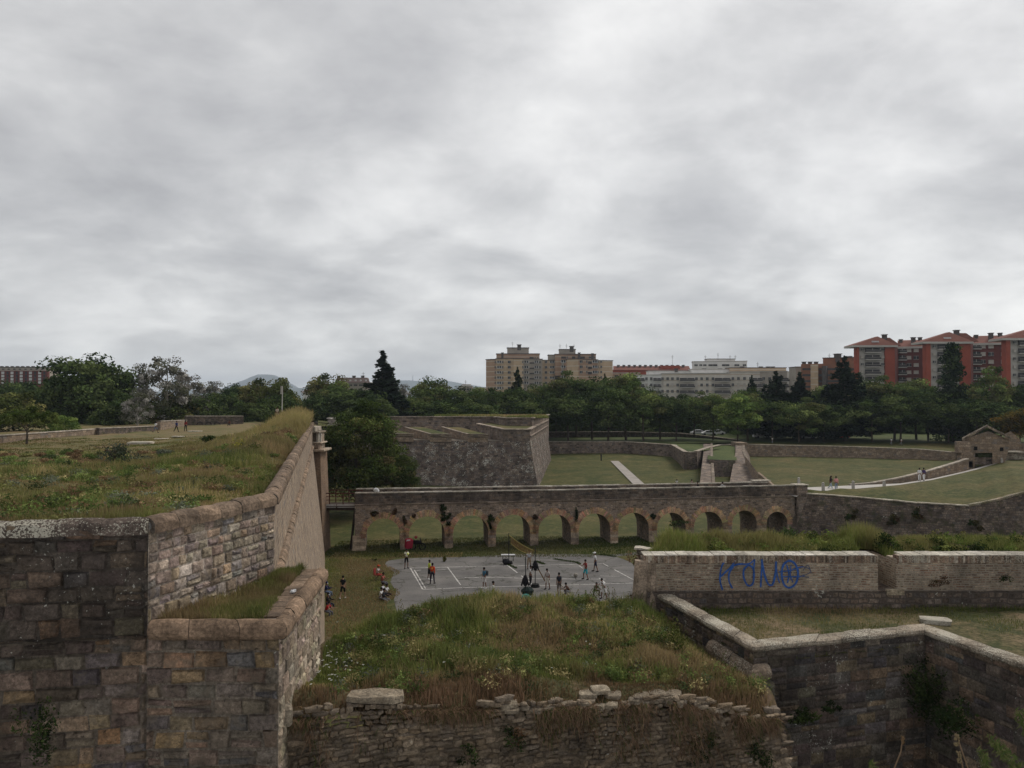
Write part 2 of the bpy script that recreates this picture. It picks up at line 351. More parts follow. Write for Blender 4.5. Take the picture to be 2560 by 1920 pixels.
M_coping_f = mat_stones('weathered_far_coping', dark=0.1, lichen=0.0, bump=0.5)
# ================================================================= masonry geometry helpers
def jit(a): return random.uniform(-a, a)
def stones(mb, p0, p1, z0, z1, n, ch=(0.30, 0.40), sw=(0.35, 0.75), gap=0.02, depth=0.035, pal=STONE_WARM, rough=0.012, batter=0.0, ztop=None, mortar=(0.30, 0.255, 0.21), inset=0.03, back=True, bright=1.0, holes=None, palf=None):
    """coursed stones on the plane p0->p1 (xy), outward normal n (xy), from z1 down to z0"""
    p0 = Vector((p0[0], p0[1], 0)); p1 = Vector((p1[0], p1[1], 0)); n = Vector((n[0], n[1], 0)).normalized()
    Lw = (p1-p0).length; d = (p1-p0)/Lw
    flip = d.cross(Vector((0, 0, 1))).dot(n) < 0
    def q(u, z, o): return p0+d*u+n*(o+batter*(z1-z))+Vector((0, 0, z))
    def addf(pts, c):
        mb.face(pts[::-1] if flip else pts, c)
    if back: addf([q(0, z0, 0), q(Lw, z0, 0), q(Lw, z1, 0), q(0, z1, 0)], mortar)
    z = z1
    while z > z0+0.05:
        h = random.uniform(*ch); zb = max(z0, z-h); u = -random.uniform(0, sw[0])
        while u < Lw:
            wd = random.uniform(*sw); a0, a1 = max(0, u)+gap/2, min(Lw, u+wd)-gap/2
            if a1-a0 > 0.05:
                zt, zl = z-gap/2, zb+gap/2
                if random.random() < 0.22 and h > 0.22:    # split stones
                    zm = (zt+zl)/2; cells = [(a0, a1, zm+gap/2, zt), (a0, a1, zl, zm-gap/2)]
                else: cells = [(a0, a1, zl, zt)]
                for (x0, x1, y0, y1) in cells:
                    if holes and holes((x0+x1)/2, (y0+y1)/2): continue
                    c = random.choice(palf(x0/Lw, y0) if palf else pal); k = random.uniform(0.86, 1.38)*bright; c = tuple(min(0.8, v*k*random.uniform(0.94, 1.06)) for v in c)
                    o = depth*random.uniform(0.5, 1.3); i_ = min(inset, (x1-x0)*0.3, (y1-y0)*0.3)
                    O = [(x0+jit(rough), y0+jit(rough)), (x1+jit(rough), y0+jit(rough)), (x1+jit(rough), y1+jit(rough)), (x0+jit(rough), y1+jit(rough))]
                    S = [(1, 1), (-1, 1), (-1, -1), (1, -1)]
                    A = [q(a, b, 0.001) for a, b in O]; B = [q(a+i_*s_*random.uniform(.6, 1.6), b+i_*t_*random.uniform(.6, 1.6), o+jit(rough)) for (a, b), (s_, t_) in zip(O, S)]
                    for j in range(4):
                        k2 = (j+1) % 4; addf([A[j], A[k2], B[k2], B[j]], c)
                    ctr = q((x0+x1)/2+jit(.03), (y0+y1)/2+jit(.02), o+random.uniform(0, rough*1.6))
                    for j in range(4): addf([B[j], B[(j+1) % 4], ctr], c)
            u += wd
        z = zb
def sweep(mb, path, prof, cols, seg=None, closed=False, jc=0.1, ends=True):
    """sweep profile [(out,up)] along a polyline; out is to the right of travel. Cut into blocks of length seg with their own colour."""
    path = [Vector(p) for p in path]; n = len(path); nr = []
    for i in range(n):
        d0 = (path[i]-path[i-1]) if i > 0 else None; d1 = (path[i+1]-path[i]) if i < n-1 else None
        def rt(d): return Vector((d.y, -d.x, 0)).normalized()
        if d0 is None: nr.append(rt(d1))
        elif d1 is None: nr.append(rt(d0))
        else:
            a = rt(d0); b = rt(d1); m = (a+b).normalized(); nr.append(m/max(0.35, m.dot(a)))
    m = len(prof)
    for i in range(n-1):
        Ls = (path[i+1]-path[i]).length; k = max(1, int(round(Ls/seg))) if seg else 1
        cuts = [0.0]+[(j+jit(0.12))/k for j in range(1, k)]+[1.0]
        for j in range(k):
            ta, tb = cuts[j], cuts[j+1]; g = 0.006/Ls
            c = random.choice(cols); kk = random.uniform(1-jc, 1+jc); c = tuple(v*kk for v in c)
            off = jit(0.014) if seg else 0
            rings = []; ns_ = 4 if (seg and Ls < 12) else 1; ww = [[jit(0.011) for _ in range(m)] for _ in range(ns_+1)]
            for qi in range(ns_+1):
                t = ta+g+(tb-ta-2*g)*qi/ns_
                p = path[i].lerp(path[i+1], t); r = nr[i].lerp(nr[i+1], t)
                e_ = 0.94 if (seg and ns_ > 1 and qi in (0, ns_)) else 1.0; rings.append([p+r*(o*(1+off)*e_+ww[qi][k_])+Vector((0, 0, u*e_+off+ww[qi][k_])) for k_, (o, u) in enumerate(prof)])
            for w_ in range(ns_):
                for q in range(m-1): mb.face([rings[w_][q], rings[w_+1][q], rings[w_+1][q+1], rings[w_][q+1]], c)
                if closed: mb.face([rings[w_][m-1], rings[w_+1][m-1], rings[w_+1][0], rings[w_][0]], c)
            if ends and (closed or True):
                mb.face(rings[0][::-1], (0.12, 0.1, 0.08)); mb.face(rings[-1], (0.12, 0.1, 0.08))
def half_round(rw, h, over=0.0, n=10):
    """coping profile: out from -rw to +rw, rounded above"""
    pr = []
    for k in range(n+1):
        t = math.pi*k/n; pr.append((rw*math.cos(t), h*math.sin(t)))
    return pr[::-1]+[(rw, -0.12), (-rw, -0.12)]
def prism(mb, base, top, col=(0.5, 0.5, 0.5), mi=0, cap=True, mtop=None):
    n = len(base)
    for i in range(n):
        j = (i+1) % n; mb.face([base[i], base[j], top[j], top[i]], col, mi)
    if cap: mb.face(list(top), col, mi if mtop is None else mtop)
def gridmesh(name, xs, ys, zf, mat, kind='structure', label=None, mask=None, smooth=True):
    X, Y = np.meshgrid(xs, ys); Z = zf(X, Y); V = np.stack([X, Y, Z], -1).reshape(-1, 3)
    nx = len(xs); ny = len(ys); i, j = np.meshgrid(np.arange(nx-1), np.arange(ny-1)); a = (j*nx+i).ravel()
    Fc = np.stack([a, a+1, a+nx+1, a+nx], -1)
    if mask is not None:
        c = V[Fc].mean(1); Fc = Fc[mask(c[:, 0], c[:, 1])]
    me = np_mesh(name, V, Fc, [mat], smooth=smooth); o = bpy.data.objects.new(name, me); COL.objects.link(o)
    return tag(o, label=label, kind=kind)
def lerp2(pts, t):
    xs = [p[0] for p in pts]; ys = [p[1] for p in pts]; return np.interp(t, xs, ys)

# ================================================================= NEAR LEFT BASTION
ZC, ZK = 13.2, 10.9                                    # parapet top, cordon level
W0 = Vector((-13.5, 15.35, 0)); A_ = Vector((-7.45, 16.45, 0)); E_ = Vector((-4.78, 16.5, 0)); F_ = Vector((-5.15, 21.6, 0))
def long_x(D): return -6.2-0.233*(D-20.9)
B_ = Vector((-6.2, 20.9, 0)); C_ = Vector((long_x(88), 88, 0))
bast = empty('bastion_wall', (-6, 18, 8), 'near bastion corner of dark brown ashlar with a rounded coping and a grassy ledge', 'fortress wall')
mb = MB()
nf = Vector((A_.y-W0.y, -(A_.x-W0.x), 0)).normalized()
DARKW = [(0.088, 0.07, 0.056), (0.075, 0.06, 0.052), (0.11, 0.085, 0.065), (0.065, 0.056, 0.052), (0.135, 0.105, 0.075), (0.095, 0.076, 0.061)]
BLOCKP = [(0.16, 0.122, 0.093), (0.185, 0.138, 0.10), (0.14, 0.115, 0.098), (0.21, 0.15, 0.098), (0.175, 0.14, 0.112), (0.115, 0.102, 0.098), (0.15, 0.12, 0.095), (0.245, 0.155, 0.085), (0.20, 0.155, 0.115)]
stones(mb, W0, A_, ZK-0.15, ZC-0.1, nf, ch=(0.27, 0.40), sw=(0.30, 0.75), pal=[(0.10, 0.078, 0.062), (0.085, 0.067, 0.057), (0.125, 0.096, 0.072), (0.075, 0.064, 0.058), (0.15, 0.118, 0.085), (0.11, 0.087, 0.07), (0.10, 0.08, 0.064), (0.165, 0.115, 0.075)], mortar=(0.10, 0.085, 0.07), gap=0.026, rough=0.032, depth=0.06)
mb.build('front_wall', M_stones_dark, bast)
mb = MB()
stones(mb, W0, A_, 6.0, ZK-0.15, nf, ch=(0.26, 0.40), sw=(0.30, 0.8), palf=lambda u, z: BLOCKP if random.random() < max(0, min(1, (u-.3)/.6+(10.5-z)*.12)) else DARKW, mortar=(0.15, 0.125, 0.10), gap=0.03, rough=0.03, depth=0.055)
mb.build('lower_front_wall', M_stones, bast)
mb = MB()
nb = Vector((E_.y-A_.y, -(E_.x-A_.x), 0)).normalized()
stones(mb, A_, E_, 6.0, ZK-0.15, nb, ch=(0.28, 0.40), sw=(0.35, 0.8), pal=[(0.16, 0.122, 0.093), (0.185, 0.138, 0.10), (0.14, 0.115, 0.098), (0.21, 0.15, 0.098), (0.175, 0.14, 0.112), (0.115, 0.102, 0.098), (0.15, 0.12, 0.095), (0.235, 0.155, 0.09), (0.20, 0.155, 0.115)], mortar=(0.20, 0.17, 0.135), gap=0.034, rough=0.03, depth=0.055)
mb.build('corner_block', M_stones, bast)
mb = MB()
stones(mb, E_, F_, 6.0, ZK-0.15, (1, 0.07), ch=(0.25, 0.38), sw=(0.3, 0.6), pal=[(0.36, 0.30, 0.23), (0.31, 0.25, 0.19), (0.27, 0.22, 0.17)], mortar=(0.36, 0.30, 0.24), gap=0.03, rough=0.016)
Fb = F_+Vector((-1.2, 0.0, 0))
stones(mb, F_, Fb, 0, ZK-0.15, (0, 1), ch=(0.25, 0.38), sw=(0.3, 0.6), pal=STONE_WARM)
mb.build('side_wall', M_rubble, bast)
mb = MB()
n_ab = Vector((B_.y-A_.y, -(B_.x-A_.x), 0)).normalized()
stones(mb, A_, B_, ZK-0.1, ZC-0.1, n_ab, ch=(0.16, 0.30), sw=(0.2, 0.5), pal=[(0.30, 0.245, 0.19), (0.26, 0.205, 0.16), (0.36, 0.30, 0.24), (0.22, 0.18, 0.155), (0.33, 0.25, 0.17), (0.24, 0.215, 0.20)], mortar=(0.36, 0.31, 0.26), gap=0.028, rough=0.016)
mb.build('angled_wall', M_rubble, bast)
BROWN = [(0.165, 0.118, 0.082), (0.148, 0.106, 0.075), (0.185, 0.134, 0.094), (0.132, 0.097, 0.07)]
mb = MB(); hr = half_round(0.25, 0.21)
Az, Wz = A_+Vector((0, 0, ZC-0.22)), W0+Vector((0, 0, ZC-0.22))
inw = 0.14
sweep(mb, [Wz-nf*inw, Az-nf*inw], hr, [(0.07, 0.055, 0.047), (0.085, 0.066, 0.055)], seg=0.9)
mb.build('lichened_coping', M_coping_l, bast)
mb = MB(); Bz = B_+Vector((0, 0, ZC-0.22))
sweep(mb, [Az-nf*0.05-n_ab*0.1, Bz-n_ab*inw], half_round(0.25, 0.21), BROWN, seg=0.8)
mb.build('coping', M_coping, bast)
# cordon round the ledge, with flat slabs behind its right-hand arm
mb = MB(); tor = [(0.02+0.215*math.cos(t), 0.215*math.sin(t)) for t in [math.pi*2*k/14 for k in range(14)]]
Ez, Fz = Vector((E_.x, E_.y, ZK)), Vector((F_.x, F_.y, ZK)); A2 = Vector((A_.x+0.08, A_.y, ZK))
sweep(mb, [A2, Ez, Fz], tor[::-1], [(0.185, 0.128, 0.086), (0.205, 0.142, 0.096), (0.165, 0.115, 0.078)], seg=1.0, closed=True)
mb.build('cordon', M_coping, bast, smooth=False)
mb = MB(); d = (Fz-Ez); Ls = d.length; d.normalize(); wl = Vector((-d.y, d.x, 0)); t = 0.35
while t < Ls-0.1:
    h = random.uniform(0.3, 0.55); t2 = min(Ls, t+h); wd = random.uniform(0.40, 0.52); c = random.choice(BROWN); k = random.uniform(0.85, 1.45); c = tuple(v*k for v in c)
    a, b = Ez+d*(t+0.012)+Vector((0, 0, 0.17+jit(.006))), Ez+d*(t2-0.012)+Vector((0, 0, 0.17+jit(.006)))
    mb.face([a, b, b+wl*wd, a+wl*wd], c); mb.face([a+wl*wd, b+wl*wd, b+wl*wd-Vector((0, 0, .2)), a+wl*wd-Vector((0, 0, .2))], c)
    mb.face([a, a+wl*wd, a+wl*wd-Vector((0, 0, .2)), a-Vector((0, 0, .2))], c)
    t = t2
mb.face([Ez+Vector((0, 0, .13)), Fz+Vector((0, 0, .13)), Fz+wl*0.38+Vector((0, 0, .13)), Ez+wl*0.38+Vector((0, 0, .13))], (0.42, 0.37, 0.31))
mb.build('coping_slabs', M_coping, bast)
mb = MB()   # ledge floor and terrace body
mb.face([(A_.x, A_.y, ZK+0.02), (E_.x-0.3, E_.y+0.2, ZK+0.02), (F_.x-0.4, F_.y, ZK+0.02), (B_.x, B_.y, ZK+0.02)], (0.1, 0.08, 0.05))
mb.build('ledge_floor', M_grass_t, bast)

# long curtain wall running away to the gate pier
cur = empty('curtain_wall', (-12, 50, 0), 'long pale curtain wall running away from the near bastion with a brown rounded coping', 'fortress wall')
mb = MB(); Ds = [20.9, 24, 28, 34, 42, 52, 64, 76, 88]
for a, b in zip(Ds[:-1], Ds[1:]):
    xa, xb = long_x(a), long_x(b)
    mb.face([(xa, a, 10.8), (xb, b, 10.8), (xb, b, ZC-0.1), (xa, a, ZC-0.1)])
    mb.face([(xa+1.35, a, -0.1), (xb+1.35, b, -0.1), (xb+0.05, b, 10.8), (xa+0.05, a, 10.8)])
mb.face([(long_x(88), 88, 0), (long_x(88)-6, 88, 0), (long_x(88)-6, 88, 13), (long_x(88), 88, 13)])
mb.build('wall_face', M_long, cur)
mb = MB(); pl = [Vector((long_x(D)-0.12, D, ZC-0.22)) for D in Ds]
sweep(mb, pl, half_round(0.24, 0.21), BROWN, seg=0.9); mb.build('coping', M_coping, cur)
mb = MB(); sweep(mb, [Vector((long_x(D)+0.02, D, 10.85)) for D in Ds], [(0.17*math.cos(t), 0.17*math.sin(t)) for t in [-math.pi*2*k/10 for k in range(10)]], [(0.21, 0.15, 0.105), (0.18, 0.13, 0.09), (0.16, 0.118, 0.085)], seg=0.8, closed=True)
mb.build('cordon', M_coping, cur)

# gate pier with broken niche at the far end of the curtain
gp = empty('gate_pier', (-20, 82, 0), 'tall brown brick gate pier with a broken stone niche on top at the footbridge', 'tower')
mb = MB(); x0, x1 = XD(768, 82), XD(801, 82)
prism(mb, [(x0, 81.6, 0), (x1+0.45, 81.6, 0), (x1+0.45, 85, 0), (x0, 85, 0)], [(x0, 82, 10.3), (x1, 82, 10.3), (x1, 85, 10.3), (x0, 85, 10.3)])
mb.build('shaft', M_pier, gp)
mb = MB(); cxp = (x0+x1)/2
mb.box((cxp+0.15, 83.3, 10.45), (x1-x0+0.7, 3.4, 0.25), col=(0.3, 0.23, 0.17), bev=0.05)
mb.box((cxp-0.1, 83.3, 10.85), (x1-x0-0.1, 2.8, 0.55), col=(0.2, 0.14, 0.1), bev=0.03)
mb.box((cxp-0.05, 83.3, 11.2), (x1-x0+0.3, 3.0, 0.14), col=(0.36, 0.29, 0.22), bev=0.03)
mb.box((cxp-0.15, 83.3, 12.3), (x1-x0+0.2, 3.0, 0.16), col=(0.2, 0.16, 0.12), bev=0.03)
mb.box((cxp-0.3, 83.3, 12.62), (x1-x0-0.4, 2.6, 0.5), col=(0.40, 0.34, 0.28), bev=0.05)
mb.build('cornice', M_coping_r, gp)
mb = MB()
for px_ in (-0.42, 0.5): mb.box((cxp+px_-0.1, 82.3, 11.75), (0.16, 0.3, 0.95), col=(0.5, 0.46, 0.4))
mb.box((cxp-0.1, 83.8, 11.75), (x1-x0-0.2, 1.6, 0.95), col=(0.22, 0.17, 0.13))
mb.box((cxp+0.3, 82.95, 11.75), (0.5, 0.1, 0.95), col=(0.62, 0.6, 0.56)); mb.build('niche', M_coping_r, gp)

# terrace behind the parapet
def terr_z(X, Y):
    base = 13.0+(10.75-13.0)*sm(18, 70, Y)
    dr = (-6.2-0.233*(Y-20.9))-X                 # distance left of the long wall
    bank = (13.1+0.45*sm(60, 95, Y)-base)*(1-sm(1.5, 9, dr))*sm(22, 45, Y)
    far = 0.4*(1-sm(8, 22, dr))*sm(50, 80, Y)
    z = base+bank+far+(fbm(X*0.35, Y*0.35, 3)-0.5)*0.5*sm(17, 24, Y)
    z = z-0.35*(1-sm(0.3, 1.8, dr))
    z = z-3.5*sm(96, 112, Y)*(1-sm(3, 14, dr))
    return z
def in_terr(x, y): return (x < long_x(y)-0.15) & (y > 15.4+(x+13.5)*0.1819+0.3) & ~((y < 20.9) & (x > -7.45+(y-16.45)*0.281-0.2)) & (y < 170) & (x > -0.62*y-9)
gridmesh('terrace_ground', np.concatenate([np.linspace(-120, -40, 40), np.linspace(-39, -5, 110)]), np.concatenate([np.linspace(15.5, 40, 90), np.linspace(40.8, 170, 110)]), terr_z, M_grass_t, mask=in_terr)

# ================================================================= DITCH FLOOR, PARK, HORIZON
def ditch_z(X, Y): return 2.6*sm(95, 200, Y)*1.0+(fbm(X*0.06, Y*0.06, 9)-0.5)*0.25*sm(90, 110, Y)
gridmesh('ditch_ground', np.concatenate([[-400], np.linspace(-60, 130, 150), [500]]), np.concatenate([[5], np.linspace(20, 215, 150)]), ditch_z, M_grass_d)
def park_z(X, Y): return 5.1+0.9*sm(205, 230, Y)
gridmesh('park_ground', np.array([-3000., -800, -300, -150, -60, -30, 0, 30, 60, 100, 200, 500, 900, 3000]), np.array([196., 200, 205, 212, 220, 230, 260, 400, 900, 2500]), park_z, M_park,
         mask=lambda x, y: (y > 196))
mb = MB(); mb.face([(-7400, 2400, -3), (7400, 2400, -3), (7400, 11800, -3), (-7400, 11800, -3)]); mb.build('plain', M_park, loc=(0, 0, 0), kind='structure')
# left park level beyond the terrace wall
mb = MB(); mb.face([(-400, 80, 5.5), (-28, 112, 5.5), (-28, 200, 5.5), (-400, 200, 5.5)]); mb.build('lower_park_ground', M_park, loc=(0, 0, 0), kind='structure')

# low boundary walls of the terrace
def lowwall(name, label, pts, mat, th=0.5, cat='wall', capcol=(0.33, 0.29, 0.24), cap=0.12, capmat=None, base_drop=0.5, group=None):
    """pts: list of (x, y, zbottom, ztop)"""
    r = empty(name, (pts[0][0], pts[0][1], pts[0][2]), label, cat, group); mb = MB(); mc = MB()
    for a, b in zip(pts[:-1], pts[1:]):
        d = Vector((b[0]-a[0], b[1]-a[1], 0)).normalized(); n = Vector((d.y, -d.x, 0))*(th/2)
        A = Vector(a[:2]+(0,)); B = Vector(b[:2]+(0,))
        def v(p, s, z): return (p.x+n.x*s, p.y+n.y*s, z)
        for s in (1, -1):
            q = [v(A, s, a[2]-base_drop), v(B, s, b[2]-base_drop), v(B, s, b[3]), v(A, s, a[3])]
            mb.face(q if s > 0 else q[::-1])
        e = 1.25
        c0 = [v(A, e, a[3]), v(B, e, b[3]), v(B, e, b[3]+cap), v(A, e, a[3]+cap)]; mc.face(c0, capcol)
        mc.face([v(A, e, a[3]+cap), v(B, e, b[3]+cap), v(B, -e, b[3]+cap), v(A, -e, a[3]+cap)], capcol)
        mc.face([v(A, -e, a[3]+cap), v(B, -e, b[3]+cap), v(B, -e, b[3]), v(A, -e, a[3])], capcol)
    for p, q_ in ((pts[0], pts[1]), (pts[-1], pts[-2])):
        d = Vector((q_[0]-p[0], q_[1]-p[1], 0)).normalized(); n = Vector((d.y, -d.x, 0))*(th/2)
        mb.face([(p[0]-n.x, p[1]-n.y, p[2]-base_drop), (p[0]+n.x, p[1]+n.y, p[2]-base_drop), (p[0]+n.x, p[1]+n.y, p[3]), (p[0]-n.x, p[1]-n.y, p[3])])
    mb.build('wall_face', mat, r); mc.build('coping', capmat or M_coping_f, r); return r
def pw(px, yb, yt, D): a = P(px, yb, D); b = P(px, yt, D); return (a.x, a.y, a.z, b.z)
lowwall('low_wall', 'long low pale stone wall along the left edge of the terrace', [pw(-160, 1120, 1098, 84), pw(0, 1107, 1090, 92), pw(243, 1089, 1073, 113)], M_farwarm, 0.6)
lowwall('low_wall', 'dark mossy low wall just left of the person in the white shirt', [pw(243, 1091, 1072, 112), pw(384, 1078, 1066, 126)], M_retain, 0.6)
lowwall('low_wall', 'short pale low wall behind the three walkers', [pw(396, 1077, 1054, 128), pw(463, 1066, 1051, 150)], M_farwarm, 0.6)
arc = lowwall('arcaded_wall', 'dark ruined wall with low arches at the far end of the terrace', [pw(463, 1064, 1041, 152), pw(607, 1062, 1041, 158)], M_retain, 1.0)
mb = MB()
for px in (500, 521, 543, 566): mb.tube([P(px-8, 1062, 151.4), P(px-6, 1057, 151.4), P(px, 1055, 151.4), P(px+6, 1057, 151.4), P(px+8, 1062, 151.4)], 0.18, 6, col=(0.06, 0.05, 0.045))
mb.build('arch', M_coping, arc)

# ================================================================= STONE BRIDGE
SL = 0.159; BX0 = -16.2; BY0 = 83.0
bd = Vector((1, SL, 0)).normalized(); bn = Vector((-bd.y, bd.x, 0))       # along, and away from camera
def bpx(px):                                                             # distance along the front face for a photo column
    u = (px-1280)/F/ math.cos(PITCH)*math.cos(PITCH); X = u*(BY0-SL*BX0)/(1-SL*u); return (X-BX0)/bd.x
def BP(s, t, z): p = Vector((BX0, BY0, 0))+bd*s+bn*t; return Vector((p.x, p.y, z))
def ztop(s): return 6.02-0.05*math.sin(s/50*3.14)
arches = [(916.3, 1001.7), (1022.9, 1112.4), (1133, 1221.4), (1239.7, 1325.2), (1345.5, 1426.9), (1446, 1525.3), (1544, 1621.3), (1641, 1713), (1733, 1805), (1828, 1890), (1914, 1966)]
S0, S1 = bpx(888), bpx(1985); WB = 4.3
bridge = empty('stone_bridge', BP(S0, 0, 0), 'long stone bridge with eleven orange brick arches across the ditch', 'bridge')
mb = MB(); rings = []; prev = S0; AR = []
for (a, b) in arches:
    sa, sb = bpx(a), bpx(b); c = (sa+sb)/2; r = (sb-sa)/2; zs = 1.55+ (0.25 if c > 40 else 0); AR.append((c, r, zs))
NSEG = 18; ZL = 4.75
for side, t in (('f', 0.0), ('b', WB)):
    def fc(pts): mb.face(pts if t == 0 else pts[::-1])
    prev = S0
    for i, (c, r, zs) in enumerate(AR):
        l, rr = c-r, c+r
        fc([BP(prev-(0.35 if i == 0 else 0), t, -0.2), BP(l, t, -0.2), BP(l, t, zs), BP(prev, t, zs)])
        fc([BP(prev, t, zs), BP(l, t, zs), BP(l, t, ZL), BP(prev, t, ZL)])
        for k in range(NSEG):
            a0 = math.pi-math.pi*k/NSEG; a1 = math.pi-math.pi*(k+1)/NSEG
            p0 = (c+r*math.cos(a0), zs+r*math.sin(a0)); p1 = (c+r*math.cos(a1), zs+r*math.sin(a1))
            fc([BP(p0[0], t, p0[1]), BP(p1[0], t, p1[1]), BP(p1[0], t, ZL), BP(p0[0], t, ZL)])
        prev = rr
    fc([BP(prev, t, -0.2), BP(S1, t, -0.2), BP(S1, t, ZL), BP(prev, t, ZL)])
mb.face([BP(S0-0.35, 0, -0.2), BP(S0, 0, ZL), BP(S0, WB, ZL), BP(S0-0.35, WB, -0.2)])
mb.build('spandrel_wall', M_bridge, bridge)
mb = MB()
for (c, r, zs) in AR:
    mb.face([BP(c-r, 0, -0.2), BP(c-r, WB, -0.2), BP(c-r, WB, zs), BP(c-r, 0, zs)]); mb.face([BP(c+r, WB, -0.2), BP(c+r, 0, -0.2), BP(c+r, 0, zs), BP(c+r, WB, zs)])
    for k in range(NSEG):
        a0 = math.pi-math.pi*k/NSEG; a1 = math.pi-math.pi*(k+1)/NSEG
        p0 = (c+r*math.cos(a0), zs+r*math.sin(a0)); p1 = (c+r*math.cos(a1), zs+r*math.sin(a1))
        mb.face([BP(p0[0], 0, p0[1]), BP(p0[0], WB, p0[1]), BP(p1[0], WB, p1[1]), BP(p1[0], 0, p1[1])])
mb.build('vault_lining', M_bridge, bridge)
for (c, r, zs) in AR:
    nvs = 30; R2 = r+0.62
    for side, t in ((1, 0.0), (-1, WB)):
        mb = MB()
        for k in range(nvs):
            a0 = math.pi*1.04-math.pi*1.08*k/nvs-0.006; a1 = math.pi*1.04-math.pi*1.08*(k+1)/nvs+0.006; tt = t-side*0.05
            rr = R2+jit(0.10); rr = min(rr, r+0.66)
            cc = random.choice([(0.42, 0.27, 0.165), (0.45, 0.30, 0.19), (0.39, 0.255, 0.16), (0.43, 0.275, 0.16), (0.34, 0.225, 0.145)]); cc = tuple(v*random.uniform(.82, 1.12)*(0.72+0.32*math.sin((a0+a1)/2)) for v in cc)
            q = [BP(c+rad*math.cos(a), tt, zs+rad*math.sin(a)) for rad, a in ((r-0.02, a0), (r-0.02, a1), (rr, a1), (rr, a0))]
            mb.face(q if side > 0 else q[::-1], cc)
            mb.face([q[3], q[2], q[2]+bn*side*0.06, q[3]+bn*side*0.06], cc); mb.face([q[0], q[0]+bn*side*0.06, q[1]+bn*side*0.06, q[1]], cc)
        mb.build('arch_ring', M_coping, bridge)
# ashlar pier quoins under the springing
prev = S0-0.2
for i, (c, r, zs) in enumerate(AR+[(S1+2, 2, 1.6)]):
    mb = MB(); l = c-r; z = -0.1
    while z < zs-0.15 and l-prev > 0.2:
        h = random.uniform(0.25, 0.42); cc = random.choice([(0.26, 0.2, 0.15), (0.3, 0.24, 0.18), (0.2, 0.16, 0.13), (0.28, 0.2, 0.14)]); kk = random.uniform(.8, 1.25)
        m = (prev+l)/2; wd = l-prev; 
        if wd > 2.5: break
        cp = BP(m, 0.03, z+h/2); mb.box(cp, (wd+0.02, 0.1, h-0.02), rz=math.atan2(bd.y, bd.x), col=tuple(v*kk for v in cc), bev=0.02); z += h
    prev = c+r
    if mb.v: mb.build('pier_facing', M_coping_f, bridge)
for t0, t1, e in ((0.02, 0.42, S1), (WB-0.42, WB-0.02, bpx(1960))):
    mb = MB(); n_ = 12
    for a in range(n_):
        sa, sb = S0+(e-S0)*a/n_, S0+(e-S0)*(a+1)/n_; za, zb = ztop(sa)-0.12, ztop(sb)-0.12
        mb.face([BP(sa, t0, ZL), BP(sb, t0, ZL), BP(sb, t0, zb), BP(sa, t0, za)]); mb.face([BP(sb, t1, ZL-0.2), BP(sa, t1, ZL-0.2), BP(sa, t1, za), BP(sb, t1, zb)])
    for s_ in (S0, e): mb.face([BP(s_, t1, ZL), BP(s_, t0, ZL), BP(s_, t0, 5.9), BP(s_, t1, 5.9)])
    par_ = mb.build('parapet', M_bridge_top, bridge)
    mb = MB(); t = (t0+t1)/2
    sweep(mb, [BP(S0+(e-S0)*a/16, t, ztop(S0+(e-S0)*a/16)-0.12) for a in range(17)], [(-0.27, 0), (-0.27, 0.10), (0.27, 0.12), (0.27, 0)], [(0.36, 0.33, 0.28), (0.28, 0.25, 0.21), (0.42, 0.39, 0.34)], seg=0.9)
    mb.build('coping', M_coping_r, par_)
mb = MB(); sweep(mb, [BP(S0-0.02, -0.0, ZL), BP(S1, 0.0, ZL)], [(0.0, -0.08), (0.10, -0.05), (0.10, 0.05), (0.0, 0.08)], [(0.16, 0.13, 0.1), (0.2, 0.16, 0.13)], seg=1.0); mb.build('string_course', M_coping, bridge)
mb = MB(); mb.face([BP(S0, 0.3, ZL-0.05), BP(S1, 0.3, ZL-0.05), BP(S1, WB-0.3, ZL-0.05), BP(S0, WB-0.3, ZL-0.05)]); mb.build('deck', simple('bridge_paving', (0.42, 0.40, 0.37), 0.9, 0.1), bridge)
mb = MB()
for t in (0.3,): mb.box(BP(S1+0.75, t, 3.0), (1.3, 1.2, 5.9), rz=math.atan2(bd.y, bd.x), col=(0.2, 0.17, 0.14))
mb.build('end_pier', M_farwall, bridge)
mb = MB(); mb.box(BP(S1+0.75, 0.3, 6.0), (1.5, 1.4, 0.14), rz=math.atan2(bd.y, bd.x), col=(0.4, 0.36, 0.3), bev=0.03); mb.build('pier_cap', M_coping_r, bridge); mb = MB()
mb.box(BP(S1-2.0, WB, 6.1), (2.2, 0.9, 0.14), rz=math.atan2(bd.y, bd.x), col=(0.42, 0.38, 0.32), bev=0.03); mb.build('pier_cap', M_coping_r, bridge)

# wooden footbridge to the gate
M_wood = simple('dark_stained_wood', (0.045, 0.03, 0.024), 0.8, 0.3, 5); M_woodred = simple('red_brown_wood', (0.075, 0.028, 0.02), 0.8, 0.2, 5); M_greyplank = simple('weathered_plank', (0.36, 0.35, 0.34), 0.85, 0.12, 4)
fb = empty('wooden_footbridge', (XD(845, 85), 85, 4.3), 'dark wooden footbridge with rails between the bridge and the gate pier', 'footbridge')
xl, xr = XD(797, 85), XD(893, 83.6); mb = MB()
mb.box(((xl+xr)/2, 85.3, 4.46), (xr-xl, 3.0, 0.14)); mb.build('deck', M_wood, fb)
mb = MB(); hw = (xr-xl)
for k in range(2):
    mb.box((xl+hw*(0.28+0.46*k), 83.75, 4.62), (hw*0.42, 0.06, 0.2)); mb.box((xl+hw*(0.28+0.46*k), 83.72, 4.40), (hw*0.42, 0.06, 0.07))
mb.build('side_plank', M_greyplank, fb)
